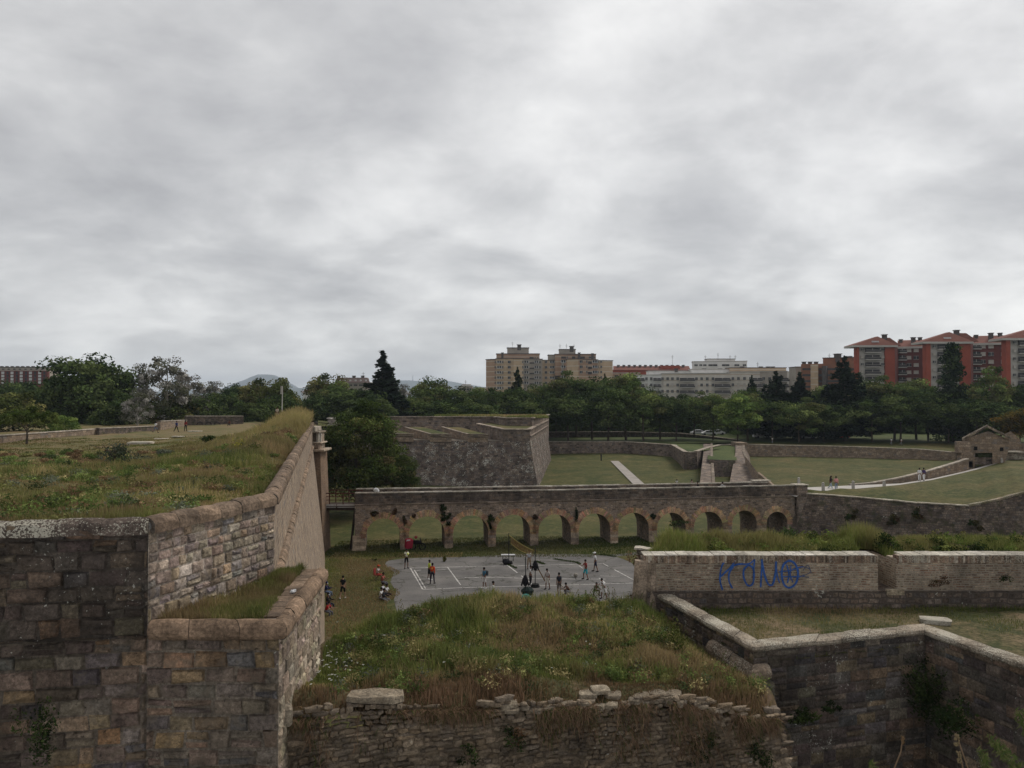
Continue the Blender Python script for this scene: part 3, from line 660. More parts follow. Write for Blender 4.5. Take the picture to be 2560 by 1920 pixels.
for y_ in (83.8, 86.8):
    mb = MB()
    for z_ in (5.15, 5.5, 5.85): mb.box(((xl+xr)/2, y_, z_), (xr-xl, 0.07, 0.1 if z_ > 5.7 else 0.06))
    for k in range(4): mb.box((xl+0.05+(hw-0.1)*k/3, y_, 5.1), (0.1, 0.1, 1.5))
    mb.build('railing', M_woodred, fb)
mb = MB()
for y_ in (84.0, 86.6): mb.box(((xl+xr)/2, y_, 4.2), (xr-xl, 0.2, 0.3))
for s, y_ in ((0.25, 84.0), (0.25, 86.6)):
    mb.tube([(xr-0.7, y_, 0), (xr-0.25, y_, 4.1)], 0.16, 4)
mb.box((xl+0.5, 84.4, 2.1), (0.9, 1.2, 4.2), col=(.2, .16, .13)); mb.build('trestle', M_wood, fb)
# ================================================================= FAR BASTION
fbz = empty('far_bastion', (0, 140, 0), 'dark lichen covered stone bastion beyond the bridge with embrasures and grassy merlons', 'bastion')
def pv(p): return (p.x, p.y, p.z)
mb = MB()
fl_b, fl_t = P(935, 1240, 139), P(953, 1104, 142)
fr_b, fr_t = P(1347, 1216, 134), P(1325, 1104, 137)
zt = 8.55
def setz(p, z): return Vector((p.x, p.y, z))
L0, L1 = setz(fl_b, 0), setz(fl_t, zt); R0, R1 = setz(fr_b, 0), setz(fr_t, zt)
mb.face([L0, R0, R1, L1])
S0b, S1t = P(1379, 1142, 178), P(1369, 1104, 180)
S0v, S1v = setz(S0b, 1.5), setz(S1t, zt)
mb.face([R0, S0v, S1v, R1])
far_l0, far_l1 = setz(P(770, 1200, 165), 0), setz(P(778, 1075, 167), zt+1.3)
mb.face([far_l0, L0, L1, setz(L1, zt+1.3), far_l1])
mb.build('scarp_wall', M_far, fbz)
# right shoulder: taller parapet above the cordon
mb = MB(); zc = 10.5; a = setz(P(1258, 1074, 138), 0); b = setz(P(1324, 1074, 137.3), 0); c = setz(P(1369, 1054, 181), 0); a2 = setz(P(1193, 1063, 150), 0)
def zz_(p, z): return Vector((p.x, p.y, z))
mb.face([zz_(a, zt), zz_(b, zt), zz_(b, zc), zz_(a, zc)]); mb.face([zz_(b, zt), zz_(c, zt), zz_(c, zc+0.5), zz_(b, zc)])
mb.face([zz_(a2, zt), zz_(a, zt), zz_(a, zc), zz_(a2, zc+0.6)])
mb.build('shoulder_parapet', M_farwall, fbz)
mb = MB(); sweep(mb, [zz_(a2, zc+0.6), zz_(a, zc), zz_(b, zc), zz_(c, zc+0.5)], [(-0.5, 0), (-0.5, 0.16), (0.25, 0.16), (0.25, 0)], [(0.36, 0.3, 0.24), (0.28, 0.23, 0.19)], seg=2)
sweep(mb, [setz(R1, zc-1.1), setz(c, zc-0.7)], [(0, -0.15), (0.22, 0), (0, 0.15)], [(0.2, 0.16, 0.13)], seg=2)
mb.build('cordon', M_coping_f, fbz)
# rear parapet with its corner bastionet
mb = MB(); r0 = P(958, 1047, 160); r1 = P(1235, 1048, 158); r2 = P(1262, 1044, 150); r3 = P(1330, 1051, 148); r4 = P(1372, 1050, 183)
for p, q in ((r0, r1), (r1, r2), (r2, r3), (r3, r4)): mb.face([setz(p, 7), setz(q, 7), setz(q, 12.2), setz(p, 12.2)])
mb.face([setz(r0, 7), setz(r0, 12.2), setz(P(958, 1047, 185), 12.2), setz(P(958, 1047, 185), 7)])
tr = P(1028, 1047, 168)
mb.build('rear_parapet', M_farwarm if False else M_farwall, fbz)
mb = MB()
mb.face([setz(p, 12.22) for p in (r0, r1, r2, r3, r4)]+[setz(P(1372, 1050, 215), 11.2), setz(P(800, 1050, 215), 11.0), setz(P(800, 1050, 190), 11.2)]); mb.build('roof_turf', M_grass_s, fbz)
mb = MB(); sweep(mb, [setz(p, 12.2) for p in (r0, r1, r2, r3, r4)], [(-0.4, 0), (-0.4, 0.16), (0.3, 0.16), (0.3, 0)], [(0.34, 0.29, 0.23), (0.26, 0.22, 0.18)], seg=2)
mb.build('rear_coping', M_coping_f, fbz)
# merlons: sloping grassy blocks between stone embrasures
def merlon(x0, x1, top_l=None):

    a = P(x0, 1094, 141.4-(x0-953)*0.0115); b = P(x1, 1094, 141.4-(x1-953)*0.0115); ah = P(x0-3, 1078, 150); a3 = P(x0-66 if x0 > 1000 else x0-8, 1078, 153); b3 = P(x1-70, 1076, 153)
    mm = MB(); z = 9.6; zb = 10.4
    prism(mm, [setz(a, zt-0.3), setz(b, zt-0.3), setz(b3, zt-0.3), setz(a3, zt-0.3)], [setz(a, z), setz(b, z), setz(b3, zb), setz(a3, zb)], cap=False)
    mo_ = mm.build('merlon', M_farwarm, fbz)
    mc = MB(); sweep(mc, [setz(a3, zb), setz(a, z), setz(b, z)], [(-0.35, 0.0), (-0.35, 0.12), (0.15, 0.12), (0.15, 0)], [(0.24, 0.2, 0.16)], seg=2)
    sweep(mc, [setz(a, z-0.35), setz(b, z-0.35)], [(0, -0.12), (0.16, 0), (0, 0.12)], [(0.16, 0.13, 0.1)], seg=2); mc.build('coping', M_coping_f, mo_)
    mg = MB(); mg.face([setz(a, z+0.02), setz(b, z+0.02), setz(b3, zb+0.02), setz(a3, zb+0.02)]); mg.build('turf', M_grass_s, mo_)
for x0, x1 in ((957, 1034), (1076, 1129), (1170, 1220)): merlon(x0, x1)
mb = MB(); mb.face([setz(L1, zt), setz(R1, zt), setz(c, zt), setz(P(1369, 1060, 185), zt), setz(P(900, 1060, 165), zt)], (0.3, 0.26, 0.2)); mb.build('embrasure_floor', simple('pale_paving', (0.20, 0.175, 0.14), 0.9, 0.2, 1), fbz)
mb = MB(); mb.face([setz(a, zc+0.02), setz(b, zc+0.02), setz(r3, zc+0.3), setz(r1, zc+0.5), setz(a2, zc+0.62)]); mb.build('shoulder_turf', M_grass_s, fbz)
# far left flank pieces with a broken pillar
lf = empty('flank_wall', (XD(850, 175), 175, 9), 'dark ruined flank wall with a pale topped stone pillar behind the ditch tree', 'fortress wall')
mb = MB(); p0, p1, p2 = P(795, 1055, 170), P(886, 1066, 165), P(960, 1080, 160)
for p, q in ((p0, p1), (p1, p2)): mb.face([setz(p, 0), setz(q, 0), q, p])
mb.face([setz(p0, 0), p0, P(780, 1050, 200), setz(P(780, 1050, 200), 0)])
mb.build('wall_face', M_far, lf)
mb = MB(); mb.box(P(832, 1053, 165), (1.7, 1.7, 1.6), col=(.2, .17, .15)); mb.box(P(832, 1046, 165), (2.1, 2.1, 0.2), col=(.55, .52, .48), bev=.04); mb.box(P(853, 1052, 166), (1.2, 1.5, 1.6), col=(.16, .13, .11)); mb.build('pillar', M_coping_r, lf)
mb = MB(); prism(mb, [P(795, 1066, 166), P(886, 1070, 163), P(886, 1060, 172), P(795, 1052, 172)], [P(795, 1065, 166), P(886, 1069, 163), P(886, 1059, 172), P(795, 1051, 172)]); mb.build('turf', M_grass_s, lf)

# ================================================================= FAR COUNTERSCARP WALLS
zp = 5.15
def fw(name, label, pts, mat, zt_=zp, cat='wall'):
    return lowwall(name, label, [(P(px, 1100, D).x, D, zb, z) for px, D, zb, z in pts], mat, 0.7, cat, (0.30, 0.26, 0.21), 0.14)
fw('counterscarp_wall', 'grey stone counterscarp wall bounding the ditch lawn left of the stone buttresses', [(1368, 194, 1.8, zp+.3), (1560, 196, 1.8, zp+.2), (1682, 186, 1.6, zp), (1714, 160, 1, zp)], M_farwall)
fw('end_wall', 'narrow dark battered end face of the ditch wall beside the lawn', [(1714, 159.6, 0.5, zp), (1737, 159.6, 0.5, zp)], M_retain)
fw('counterscarp_wall', 'stone wall set back between the dark end face and the stone buttresses', [(1738, 160, 0.5, zp+.1), (1762, 172, 1, zp), (1800, 188, 1.5, zp-.1), (1838, 188, 1.5, zp)], M_farwall)
fw('low_wall', 'thin dark park wall on the skyline above the ditch lawn', [(1372, 216, 5, 6.9), (1560, 218, 5, 6.9), (1700, 218, 5, 6.5), (1770, 214, 4.8, 5.9), (1850, 205, 4.6, 5.3)], M_retain)
fw('counterscarp_wall', 'long pale stone wall along the back of the right hand sunken lawn', [(1845, 188, 1.8, zp), (2100, 183, 1.9, zp-.2), (2300, 178, 2, zp-.55), (2392, 172, 2, zp-.9)], M_farwarm)
# intermediate turf terraces
mb = MB()
mb.face([P(1690, 1112, 186), P(1716, 1131, 161), P(1740, 1128, 161), P(1840, 1118, 187), P(1840, 1108, 205), P(1560, 1104, 217), P(1560, 1107, 198)]); mb.build('terrace_turf', M_park, loc=(0, 0, 0), kind='structure')
def butt(label, xl0, xr0, xl1, xr1, D0, D1, D2, z0, z1, mat):
    r = empty('stone_buttress', (XD((xl0+xr0)/2, D0), D0, 0), label, 'buttress'); mb = MB()
    a, b = XD(xl0, D0), XD(xr0, D0); c, d = XD(xl1, D1), XD(xr1, D1); e, f = XD(xl1, D2), XD(xr1, D2)
    mb.face([(a, D0, z0), (b, D0, z0), (d, D1, z1), (c, D1, z1)]); mb.face([(c, D1, z1), (d, D1, z1), (f, D2, z1+.4), (e, D2, z1+.4)])
    mb.face([(a, D0, z0), (c, D1, z1), (e, D2, z1+.4), (e-1, D2, 0), (a, D0, 0)]); mb.face([(b, D0, z0), (b, D0, 0), (f+2.5, D2, 0), (f, D2, z1+.4), (d, D1, z1)])
    mb.face([(a, D0, z0), (a, D0, 0), (b, D0, 0), (b, D0, z0)]); mb.build('masonry', mat, r)
    mb = MB(); sweep(mb, [(b, D0, z0), (d, D1, z1), (f, D2, z1+.4)], [(-.3, 0), (-.3, .16), (.2, .16), (.2, 0)], [(0.17, 0.14, 0.11)], seg=2.5); mb.build('coping', M_coping_f, r); return r
butt('narrow sloping stone buttress on the left side of the dark pit', 1748, 1784, 1758, 1779, 130, 163, 188, 1.9, 4.9, M_farwall)
bb = butt('broad pale sloping stone buttress at the left end of the sunken lawn', 1821, 1896, 1838, 1859, 129, 163, 187, 1.7, 5.0, M_farwall)
mb = MB(); q = P(1848, 1116, 184); mb.box((q.x, 184, 4.9), (2.4, 5, 2.0), col=(.3, .25, .2)); mb.build('head_block', M_farwarm, bb)
mb = MB(); x0_, x1_ = XD(1893, 128), XD(1932, 126); mb.face([(x0_, 128, 0), (x1_, 126, 0), (x1_, 126, 2.1), (x0_, 128, 4.0)]); mb.face([(x0_, 128, 4.0), (x1_, 126, 2.1), (x1_+.6, 127, 2.1), (x0_+.6, 129, 4.0)], (.3, .25, .2)); mb.face([(x0_, 128, 4.), (XD(1862, 150), 150, 5.1), (XD(1862, 150), 150, 0), (x0_, 128, 0)]); mb.build('wing', M_farwarm, bb)
pit = empty('pit_wall', (XD(1805, 148), 148, 0), 'dark stone wall with a concrete lip between the two buttresses', 'wall')
mb = MB(); mb.face([(XD(1770, 148), 148, 0), (XD(1832, 148), 148, 0), (XD(1836, 150), 150, 4.3), (XD(1772, 150), 150, 4.5)]); mb.build('wall_face', M_retain, pit)
mb = MB(); mb.face([(XD(1766, 151), 150.2, 4.45), (XD(1838, 151), 150.2, 4.3), (XD(1838, 187), 187, 5.0), (XD(1768, 187), 187, 5.0)]); mb.build('pit_turf', M_park, pit)
# lawn path in the ditch
def strip(name, pts, mat, z=0.02, kind='structure', thick=0):
    """pts: list of (left px,py,right px,py); laid on the ditch floor"""
    mb = MB()
    Ls = [G(a, b, 0) for a, b, c, d in pts]; Rs = [G(c, d, 0) for a, b, c, d in pts]
    def onz(px, py):
        zg = 0
        for _ in range(12): p = G(px, py, zg); zg = float(ditch_z(np.array(p.x), np.array(p.y)))*0.5+zg*0.5
        return Vector((p.x, p.y, zg+z))
    Ls = [onz(a, b) for a, b, c, d in pts]; Rs = [onz(c, d) for a, b, c, d in pts]
    for i in range(len(pts)-1): mb.face([Rs[i], Ls[i], Ls[i+1], Rs[i+1]][::-1] if False else [Ls[i], Rs[i], Rs[i+1], Ls[i+1]])
    return mb.build(name, mat, loc=(0, 0, 0), kind=kind)
M_path = simple('pale_gravel_path', (0.40, 0.38, 0.35), 0.95, 0.1, 0.6)
M_pathd = simple('concrete_path', (0.30, 0.275, 0.25), 0.95, 0.15, 0.6)
def interp_strip(a, b, n=8): return [tuple(a[k]+(b[k]-a[k])*i/n for k in range(4)) for i in range(n+1)]
strip('lawn_path', interp_strip((1592, 1222, 1622, 1222), (1526, 1154, 1546, 1154)), M_pathd, 0.16)

# ================================================================= RIGHT: GLACIS SLOPE, PATH, RETAINING WALL
top = [(1972, 91.3, 5.05), (2060, 90, 4.95), (2150, 88.5, 4.8), (2290, 86, 4.55), (2420, 84, 4.5), (2490, 84, 5.1), (2560, 84, 5.9), (2700, 84, 7.0), (2900, 84, 8)]
TP = [(XD(px, D), D, z) for px, D, z in top]
rw = empty('retaining_wall', (TP[2][0], TP[2][1], 0), 'dark overgrown stone retaining wall right of the bridge', 'wall')
mb = MB()
for a, b in zip(TP[:-1], TP[1:]): mb.face([(a[0]-.3, a[1]-1.0, -0.2), (b[0]-.3, b[1]-1.0, -0.2), b, a])
mb.face([(TP[0][0], TP[0][1], -0.2), TP[0], (TP[0][0], TP[0][1]+8, TP[0][2]), (TP[0][0], TP[0][1]+8, -.2)])
mb.build('wall_face', M_retain, rw)
mb = MB(); sweep(mb, TP[:5], [(-.05, 0.0), (-.4, .1), (.12, .1), (.12, -.02)][::-1], [(0.40, 0.36, 0.29), (0.33, 0.29, 0.23)], seg=1.2)
sweep(mb, TP[4:], [(-.05, 0.0), (-.4, .15), (.1, .15), (.1, -.05)][::-1], [(0.22, 0.18, 0.13), (0.17, 0.15, 0.09)], seg=.6); mb.build('coping', M_coping_r, rw)
# path edges (near, far): px, py, D
near = [(2003, 1231, 91), (2075, 1226, 92.5), (2150, 1221, 94), (2250, 1212, 97), (2330, 1200, 100), (2400, 1184, 104), (2445, 1173, 108), (2490, 1159, 112), (2520, 1150, 117), (2600, 1146, 122)]
far = [(2003, 1219, 96), (2075, 1216, 97), (2140, 1213, 98.5), (2250, 1208.5, 101), (2330, 1196.5, 104), (2400, 1180.5, 108), (2445, 1169, 111.5), (2490, 1156, 116), (2520, 1148, 120), (2600, 1144.5, 125)]
NP = [P(*q) for q in near]; FP = [P(*q) for q in far]
mb = MB()
for i in range(len(NP)-1): mb.face([NP[i], NP[i+1], FP[i+1], FP[i]])
mb.face([Vector((TP[0][0]+.2, 89.5, 4.8)), NP[0], FP[0], Vector((TP[0][0]-2, 95.5, 4.85))])
mb.build('path', M_path, loc=(0, 0, 0), kind='structure')
mb = MB(); TQ = [Vector(t) for t in TP]
# turf between retaining wall top and path, subdivided
def along(pts, t):
    k = t*(len(pts)-1); i = min(int(k), len(pts)-2); return Vector(pts[i]).lerp(Vector(pts[i+1]), k-i)
na, nb_ = 40, 10; GV = []
for j in range(nb_+1):
    for i in range(na+1):
        a = along(TQ, i/na); b = along(NP+[P(2800, 1150, 125)], i/na); p = a.lerp(b, j/nb_); s = math.sin(math.pi*j/nb_)
        p.z += s*(0.25+0.15*math.sin(i*1.3)); GV.append(tuple(p+Vector((0, 0, -0.03 if j in (0, nb_) else 0))))
GF = np.array([(j*(na+1)+i, j*(na+1)+i+1, (j+1)*(na+1)+i+1, (j+1)*(na+1)+i) for j in range(nb_) for i in range(na)])
o = bpy.data.objects.new('slope_turf', np_mesh('slope_turf', np.array(GV), GF, [M_grass_s], smooth=True)); COL.objects.link(o); tag(o, kind='structure')
# ground behind the path on the ruin side
mb = MB(); mb.face([P(2440, 1166, 111.7), P(2490, 1156, 116.2), P(2600, 1144, 125.2), P(3000, 1144, 126), P(3000, 1108, 175), P(2400, 1112, 172), P(2425, 1130, 130)]); mb.build('upper_turf', M_grass_s, loc=(0, 0, 0), kind='structure')
mb = MB(); mb.face([(XD(1852, 189), 188.5, 5.0), (XD(2100, 184), 183.5, 4.85), (XD(2300, 179), 178.5, 4.5), (XD(2385, 172), 172.5, 4.2), (XD(3300, 172), 172, 4.9), (XD(3300, 206), 206, 5.12), (XD(1852, 206), 206, 5.12)]); mb.build('back_turf', M_grass_s, loc=(0, 0, 0), kind='structure')
# sunken lawn on the right (rises gently to the back wall and side)
mb = MB(); LG = []
nx_, ny_ = 30, 16
for j in range(ny_+1):
    for i in range(nx_+1):
        t = j/ny_; D = 97+(190-97)*t; pl_ = 1888+(1862-1888)*t; prr = 2100+(2470-2100)*min(1, t*1.6) if t < 2 else 0
        px = pl_+(prr-pl_)*i/nx_; z = 1.6+(2.5-1.6)*t+ (1.2*sm(0.75, 1.0, i/nx_)*sm(0, .4, t)); LG.append((XD(px, D), D, float(z)+0.1*math.sin(i*.9+j)))
GF = np.array([(j*(nx_+1)+i, j*(nx_+1)+i+1, (j+1)*(nx_+1)+i+1, (j+1)*(nx_+1)+i) for j in range(ny_) for i in range(nx_)])
o = bpy.data.objects.new('sunken_lawn', np_mesh('sunken_lawn', np.array(LG), GF, [M_grass_s], smooth=True)); COL.objects.link(o); tag(o, kind='structure')
# parapet beside the path
pp = [(2125, 98.8), (2180, 100), (2250, 102), (2320, 104.5), (2380, 107.5), (2418, 109.5)]
ytop = [1213, 1208, 1195, 1178, 1160, 1148]; ybot = [1216, 1213, 1210, 1199, 1186, 1178]
lowwall('ramp_parapet', 'rising stone parapet between the path and the sunken lawn', [(P(px, yb, D).x, D, P(px, yb, D).z, P(px, yt, D).z) for (px, D), yt, yb in zip(pp, ytop, ybot)], M_farwarm, 0.45, 'parapet', base_drop=1.5)
# bollards
M_boll = simple('pale_stone_post', (0.38, 0.36, 0.33), 0.9, 0.25, 8)
def bollard(px, py, D, label, h=1.0, grp='stone bollards along the path'):
    p = P(px, py, D); r = empty('stone_bollard', p, label, 'bollard', grp); mb = MB()
    mb.box(p+Vector((0, 0, h*.38)), (0.28, 0.28, h*.8), bev=.03); mb.build('shaft', M_boll, r)
    mb = MB(); mb.box(p+Vector((0, 0, h*.82)), (0.24, 0.24, .06)); mb.ball(p+Vector((0, 0, h*.93)), 0.17, 8, (1, 1, .8)); mb.build('head', M_boll, r)
bollard(2058, 1228.5, 92, 'stone bollard just left of the two women on the path')
bollard(2133, 1224.5, 93.5, 'stone bollard just right of the two women on the path')
bollard(2210.5, 1219, 95.5, 'low stone bollard midway along the path, farther right of the women', .8)
bollard(1997, 1215, 97, 'stone bollard beside the right end of the bridge', 1.0)
bollard(2504, 1162, 113, 'small pale yellow post beside the ruined gatehouse', .9)

# ================================================================= RUINED GATEHOUSE
gh = empty('ruined_gatehouse', (XD(2470, 113), 113, 6.3), 'ruined stone gatehouse with a gable, mossy slab roof and two small square windows', 'building')
def pg(px, py, D=113.0): return P(px, py, D)
mb = MB(); outline = [(2403, 1178), (2420, 1178), (2436, 1180), (2437, 1168), (2478, 1168), (2487, 1165), (2487, 1163), (2510, 1155), (2520, 1130), (2522, 1098), (2470, 1080), (2408, 1098), (2408, 1104), (2398, 1106), (2398, 1132), (2403, 1140)]
# front wall around a doorway gap (2440-2480, 1127-1160)
def quad(mbx, pts, D=113.0, mi=0): mbx.face([pg(x, y, D) for x, y in pts], mi=mi)
quad(mb, [(2398, 1180), (2438, 1176), (2438, 1105), (2408, 1105), (2398, 1107)])
quad(mb, [(2438, 1132), (2481, 1132), (2481, 1090), (2438, 1095)]); quad(mb, [(2408, 1105), (2438, 1105), (2438, 1095), (2481, 1090), (2523, 1105), (2522, 1098), (2470, 1078), (2408, 1098)])
quad(mb, [(2481, 1165), (2512, 1155), (2520, 1130), (2523, 1105), (2481, 1090)])
mb.face([pg(2398, 1180), pg(2398, 1107), P(2402, 1103, 118), P(2402, 1170, 118)]); 
mb.build('front_wall', M_farwarm, gh)
mb = MB(); quad(mb, [(2436, 1168), (2484, 1166), (2484, 1143), (2436, 1143)], 113.6); mb.build('door_sill_wall', M_farwall, gh); mb = MB(); quad(mb, [(2436, 1143), (2484, 1143), (2484, 1124), (2436, 1124)], 115.5); mb.build('door_infill', M_farwall, gh)
M_moss = simple('moss', (0.05, 0.06, 0.028), .95, .3, 3)
mb = MB(); mb.box(pg(2460, 1138, 114), (2.2, .8, .6)); mb.ball(pg(2459, 1136, 113.8), .8, 8, (1.3, .5, .5), jit=.2); mb.build('moss_clump', M_moss, gh)
M_dark = simple('dark_opening', (0.012, 0.011, 0.01), 1, 0.1)
for (x, y) in ((2439, 1121), (2504, 1123)):
    mb = MB(); mb.box(pg(x, y, 112.98), (.46, .12, .5)); mb.build('window', M_dark, gh)
mb = MB()
ap, ap2 = pg(2468, 1070), P(2478, 1071, 122)
for (xa, ya, xb, yb) in ((2405, 1098, 2469, 1064), (2534, 1098, 2469, 1064)):
    nsl = 9
    for k in range(nsl):
        t0, t1 = k/nsl, (k+1)/nsl
        a = pg(xa+(xb-xa)*t0, ya+(yb-ya)*t0, 112.6); b = pg(xa+(xb-xa)*t1, ya+(yb-ya)*t1, 112.6)
        for m in range(3):
            y0, y1 = 1.3*m, 1.3*m+1.25; u = .12*k*0+jit(.05); cc = random.choice([(0.13, 0.105, 0.08), (0.09, 0.075, 0.06), (0.17, 0.14, 0.10)])
            ax_ = .56; a0, b0 = a+Vector((y0*ax_, y0, u)), b+Vector((y0*ax_, y0, u+.05)); a1, b1 = a+Vector((y1*ax_, y1, u)), b+Vector((y1*ax_, y1, u+.05)); dn = Vector((0, 0, -.28))
            prism(mb, [a0+dn, b0+dn, b1+dn, a1+dn], [a0, b0, b1, a1], cc)
mb.build('slab_roof', M_coping, gh)
mb = MB(); mb.box(pg(2406, 1118, 112.4), (1.7, .9, 1.6), col=(.3, .24, .18)); mb.box(pg(2405, 1131, 112.2), (2.2, 1.3, .14), col=(.42, .38, .32)); mb.box(pg(2413, 1150, 111.9), (1.6, 1.2, 2.0), col=(.2, .16, .13)); mb.box(pg(2408, 1165, 111.9), (2.0, 1.2, 1.4), col=(.2, .16, .13)); mb.build('side_pier', M_farwarm, gh)
gh2 = empty('ruined_wall', (XD(2540, 119), 119, 6.6), 'broken pointed stone wall behind the right side of the gatehouse', 'wall')
mb = MB(); bp = [(2512, 1160), (2600, 1160), (2600, 1108), (2552, 1108), (2550, 1098), (2527, 1078), (2512, 1085)]
prism(mb, [P(x, y, 120) for x, y in bp], [P(x, y, 119) for x, y in bp]); mb.build('masonry', M_farwarm, gh2)
mb = MB(); mb.box(P(2530, 1129, 117.5), (2.6, 1.5, .16), col=(.38, .34, .28)); mb.box(P(2534, 1140, 117.6), (3, 1.3, .9), col=(.16, .13, .1)); mb.build('slab', M_coping_r, gh2)

# ================================================================= SPORTS COURT
def mat_asphalt():
    m, t, b = newmat('worn_asphalt'); geo = N(t, 'ShaderNodeNewGeometry'); pos = geo.outputs['Position']
    n1 = NOISE(t, pos, 0.35, 5, .6); n2 = NOISE(t, pos, 9, 4, .7)
    c = RAMP(t, n1, [(0.3, (0.095, 0.09, 0.088)), (0.5, (0.125, 0.12, 0.115)), (0.72, (0.165, 0.155, 0.145))])
    c = MIXC(t, 1.0, c, RAMP(t, n2, [(0.3, .75), (0.7, 1.25)]), 'MULTIPLY')
    v = N(t, 'ShaderNodeTexVoronoi'); v.feature = 'DISTANCE_TO_EDGE'; v.inputs['Scale'].default_value = 0.22
    ns = N(t, 'ShaderNodeTexNoise'); ns.inputs['Scale'].default_value = .8; ns.inputs['Detail'].default_value = 5; L(t, pos, ns.inputs['Vector'])
    ad = N(t, 'ShaderNodeVectorMath', operation='MULTIPLY_ADD'); L(t, ns.outputs['Color'], ad.inputs[0]); ad.inputs[1].default_value = (3, 3, 0); L(t, pos, ad.inputs[2]); L(t, ad.outputs[0], v.inputs['Vector'])
    c = MIXC(t, RAMP(t, v.outputs['Distance'], [(0.0, 0.75), (0.022, 0.0)]), c, (0.03, 0.032, 0.02))
    L(t, c, b.inputs['Base Color']); BUMP(t, b, n2, .3, .01); return m
M_asphalt = mat_asphalt()
edge = [(968, 1402), (1010, 1396), (1070, 1394), (1160, 1392), (1290, 1386), (1420, 1385), (1480, 1386), (1510, 1388), (1560, 1384), (1620, 1376), (1700, 1374), (1760, 1520), (1760, 1640), (1000, 1640), (1000, 1560), (985, 1500), (990, 1478), (976, 1455), (984, 1430), (962, 1412)]
mb = MB(); E3 = [G(x, y, 0.012) for x, y in edge]; mb.face(E3[::-1]); mb.build('asphalt_court', M_asphalt, loc=(0, 0, 0), kind='structure')
mb = MB(); mb.face([G(x, y, 0.024) for x, y in [(1540, 1391), (1600, 1387), (1625, 1396), (1640, 1420), (1600, 1424), (1576, 1405)]][::-1]); mb.build('grass_patch', M_grass_d, loc=(0, 0, 0), kind='structure')
M_line = simple('worn_white_paint', (0.42, 0.41, 0.39), .9, .35, 2.5)
lines = [((1026, 1420), (1057, 1473.6)), ((1028, 1419.7), (1260, 1414.6)), ((1260, 1414.6), (1361.5, 1412.6)), ((1361.5, 1412.6), (1507.6, 1409)), ((1508, 1409), (1566, 1440)), ((1566, 1440), (1600, 1458)),
         ((1057, 1473.6), (1158, 1468.9)), ((1158, 1468.9), (1306, 1465)), ((1306, 1465), (1413.6, 1462.5)), ((1413.6, 1462.5), (1600, 1457)), ((1267, 1412), (1313, 1446.6)), ((1313, 1446.6), (1335, 1464.7)),
         ((1119, 1418), (1152, 1462.7)), ((1036, 1425), (1064, 1471.6)), ((1162, 1444), (1240, 1443)), ((1240, 1443), (1330, 1446.6)), ((1330, 1446.6), (1515, 1447.7)), ((1092, 1424.5), (1115, 1423.8)),
         ((1458, 1451), (1476, 1460)), ((1500, 1439.5), (1550, 1441)), ((1498, 1445), (1513, 1457)), ((1060, 1510), (1130, 1507)), ((1235, 1503.5), (1270, 1503)), ((1540, 1494.5), (1600, 1494)), ((1448, 1414), (1457, 1421)), ((1041, 1427), (1052, 1425))]
mb = MB()
for a, b in lines:
    p, q = G(*a, 0.018), G(*b, 0.018); d = (q-p).normalized(); n = Vector((-d.y, d.x, 0))*0.055; k = max(1, int((q-p).length/1.2))
    for i in range(k):
        if random.random() < .06: continue
        u, v = p.lerp(q, i/k), p.lerp(q, (i+random.uniform(.9, 1.0))/k); wv = random.uniform(.75, 1.15)
        mb.face([u-n*wv, v-n*wv, v+n*wv, u+n*wv])
mb.build('court_markings', M_line, loc=(0, 0, 0), kind='structure')

# ================================================================= CENTRE MOUND AND RUBBLE WALL
def near_D(X): return 17.4+(X+4.6)*0.30
def mound_z(X, Y):
    t = Y-near_D(X); xr = (X+4.8)/11.0
    crest = np.interp(xr, [0, .15, .35, .55, .70, .83, .93, 1.0, 1.25], [8.3, 8.5, 8.56, 8.52, 8.5, 8.2, 7.65, 7.35, 7.1])
    lip = np.interp(xr, [0, .2, .5, .8, 1.0, 1.2], [9.0, 8.95, 8.6, 8.4, 7.75, 7.4])
    z = lip+(crest-lip)*sm(0, 5.5, t)+0.12*np.sin(t*1.1+X)*sm(0, 1, t)
    z = z+(fbm(X*0.8, Y*0.8, 21)-0.5)*0.55*sm(0.2, 1.5, t)
    z = z-0.25*(1-sm(0, 0.8, t))
    back = sm(8.5, 17, t); return z*(1-back)+back*(-0.3)
gridmesh('mound', np.linspace(-5.6, 9, 110), np.linspace(17.0, 38, 150), mound_z, M_grass_m, mask=lambda x, y: (y > near_D(x)+0.05) & ((x > -5.2-0.235*(y-21.4)) | (y < 21.4)) & (x < np.where(y < 23.3, 7.0, 7.0-(y-23.3)*.257)))
rubw = empty('rubble_wall', (1, 18.8, 7), 'crumbling rubble stone wall supporting the overgrown mound in the foreground', 'wall')
mb = MB(); p0 = Vector((-4.9, near_D(-4.9), 0)); p1 = Vector((6.95, near_D(6.95), 0)); dr = (p1-p0).normalized(); nn = Vector((dr.y, -dr.x, 0)); Lr = (p1-p0).length
RUBP = [(0.20, 0.155, 0.108), (0.245, 0.19, 0.135), (0.165, 0.13, 0.095), (0.27, 0.215, 0.155), (0.15, 0.12, 0.09), (0.22, 0.165, 0.11), (0.185, 0.15, 0.115)]
def lipz(u):
    X = p0.x+dr.x*u; return float(np.interp((X+4.8)/11.0, [0, .2, .5, .8, 1.0, 1.2], [8.95, 8.9, 8.58, 8.38, 7.7, 7.4]))
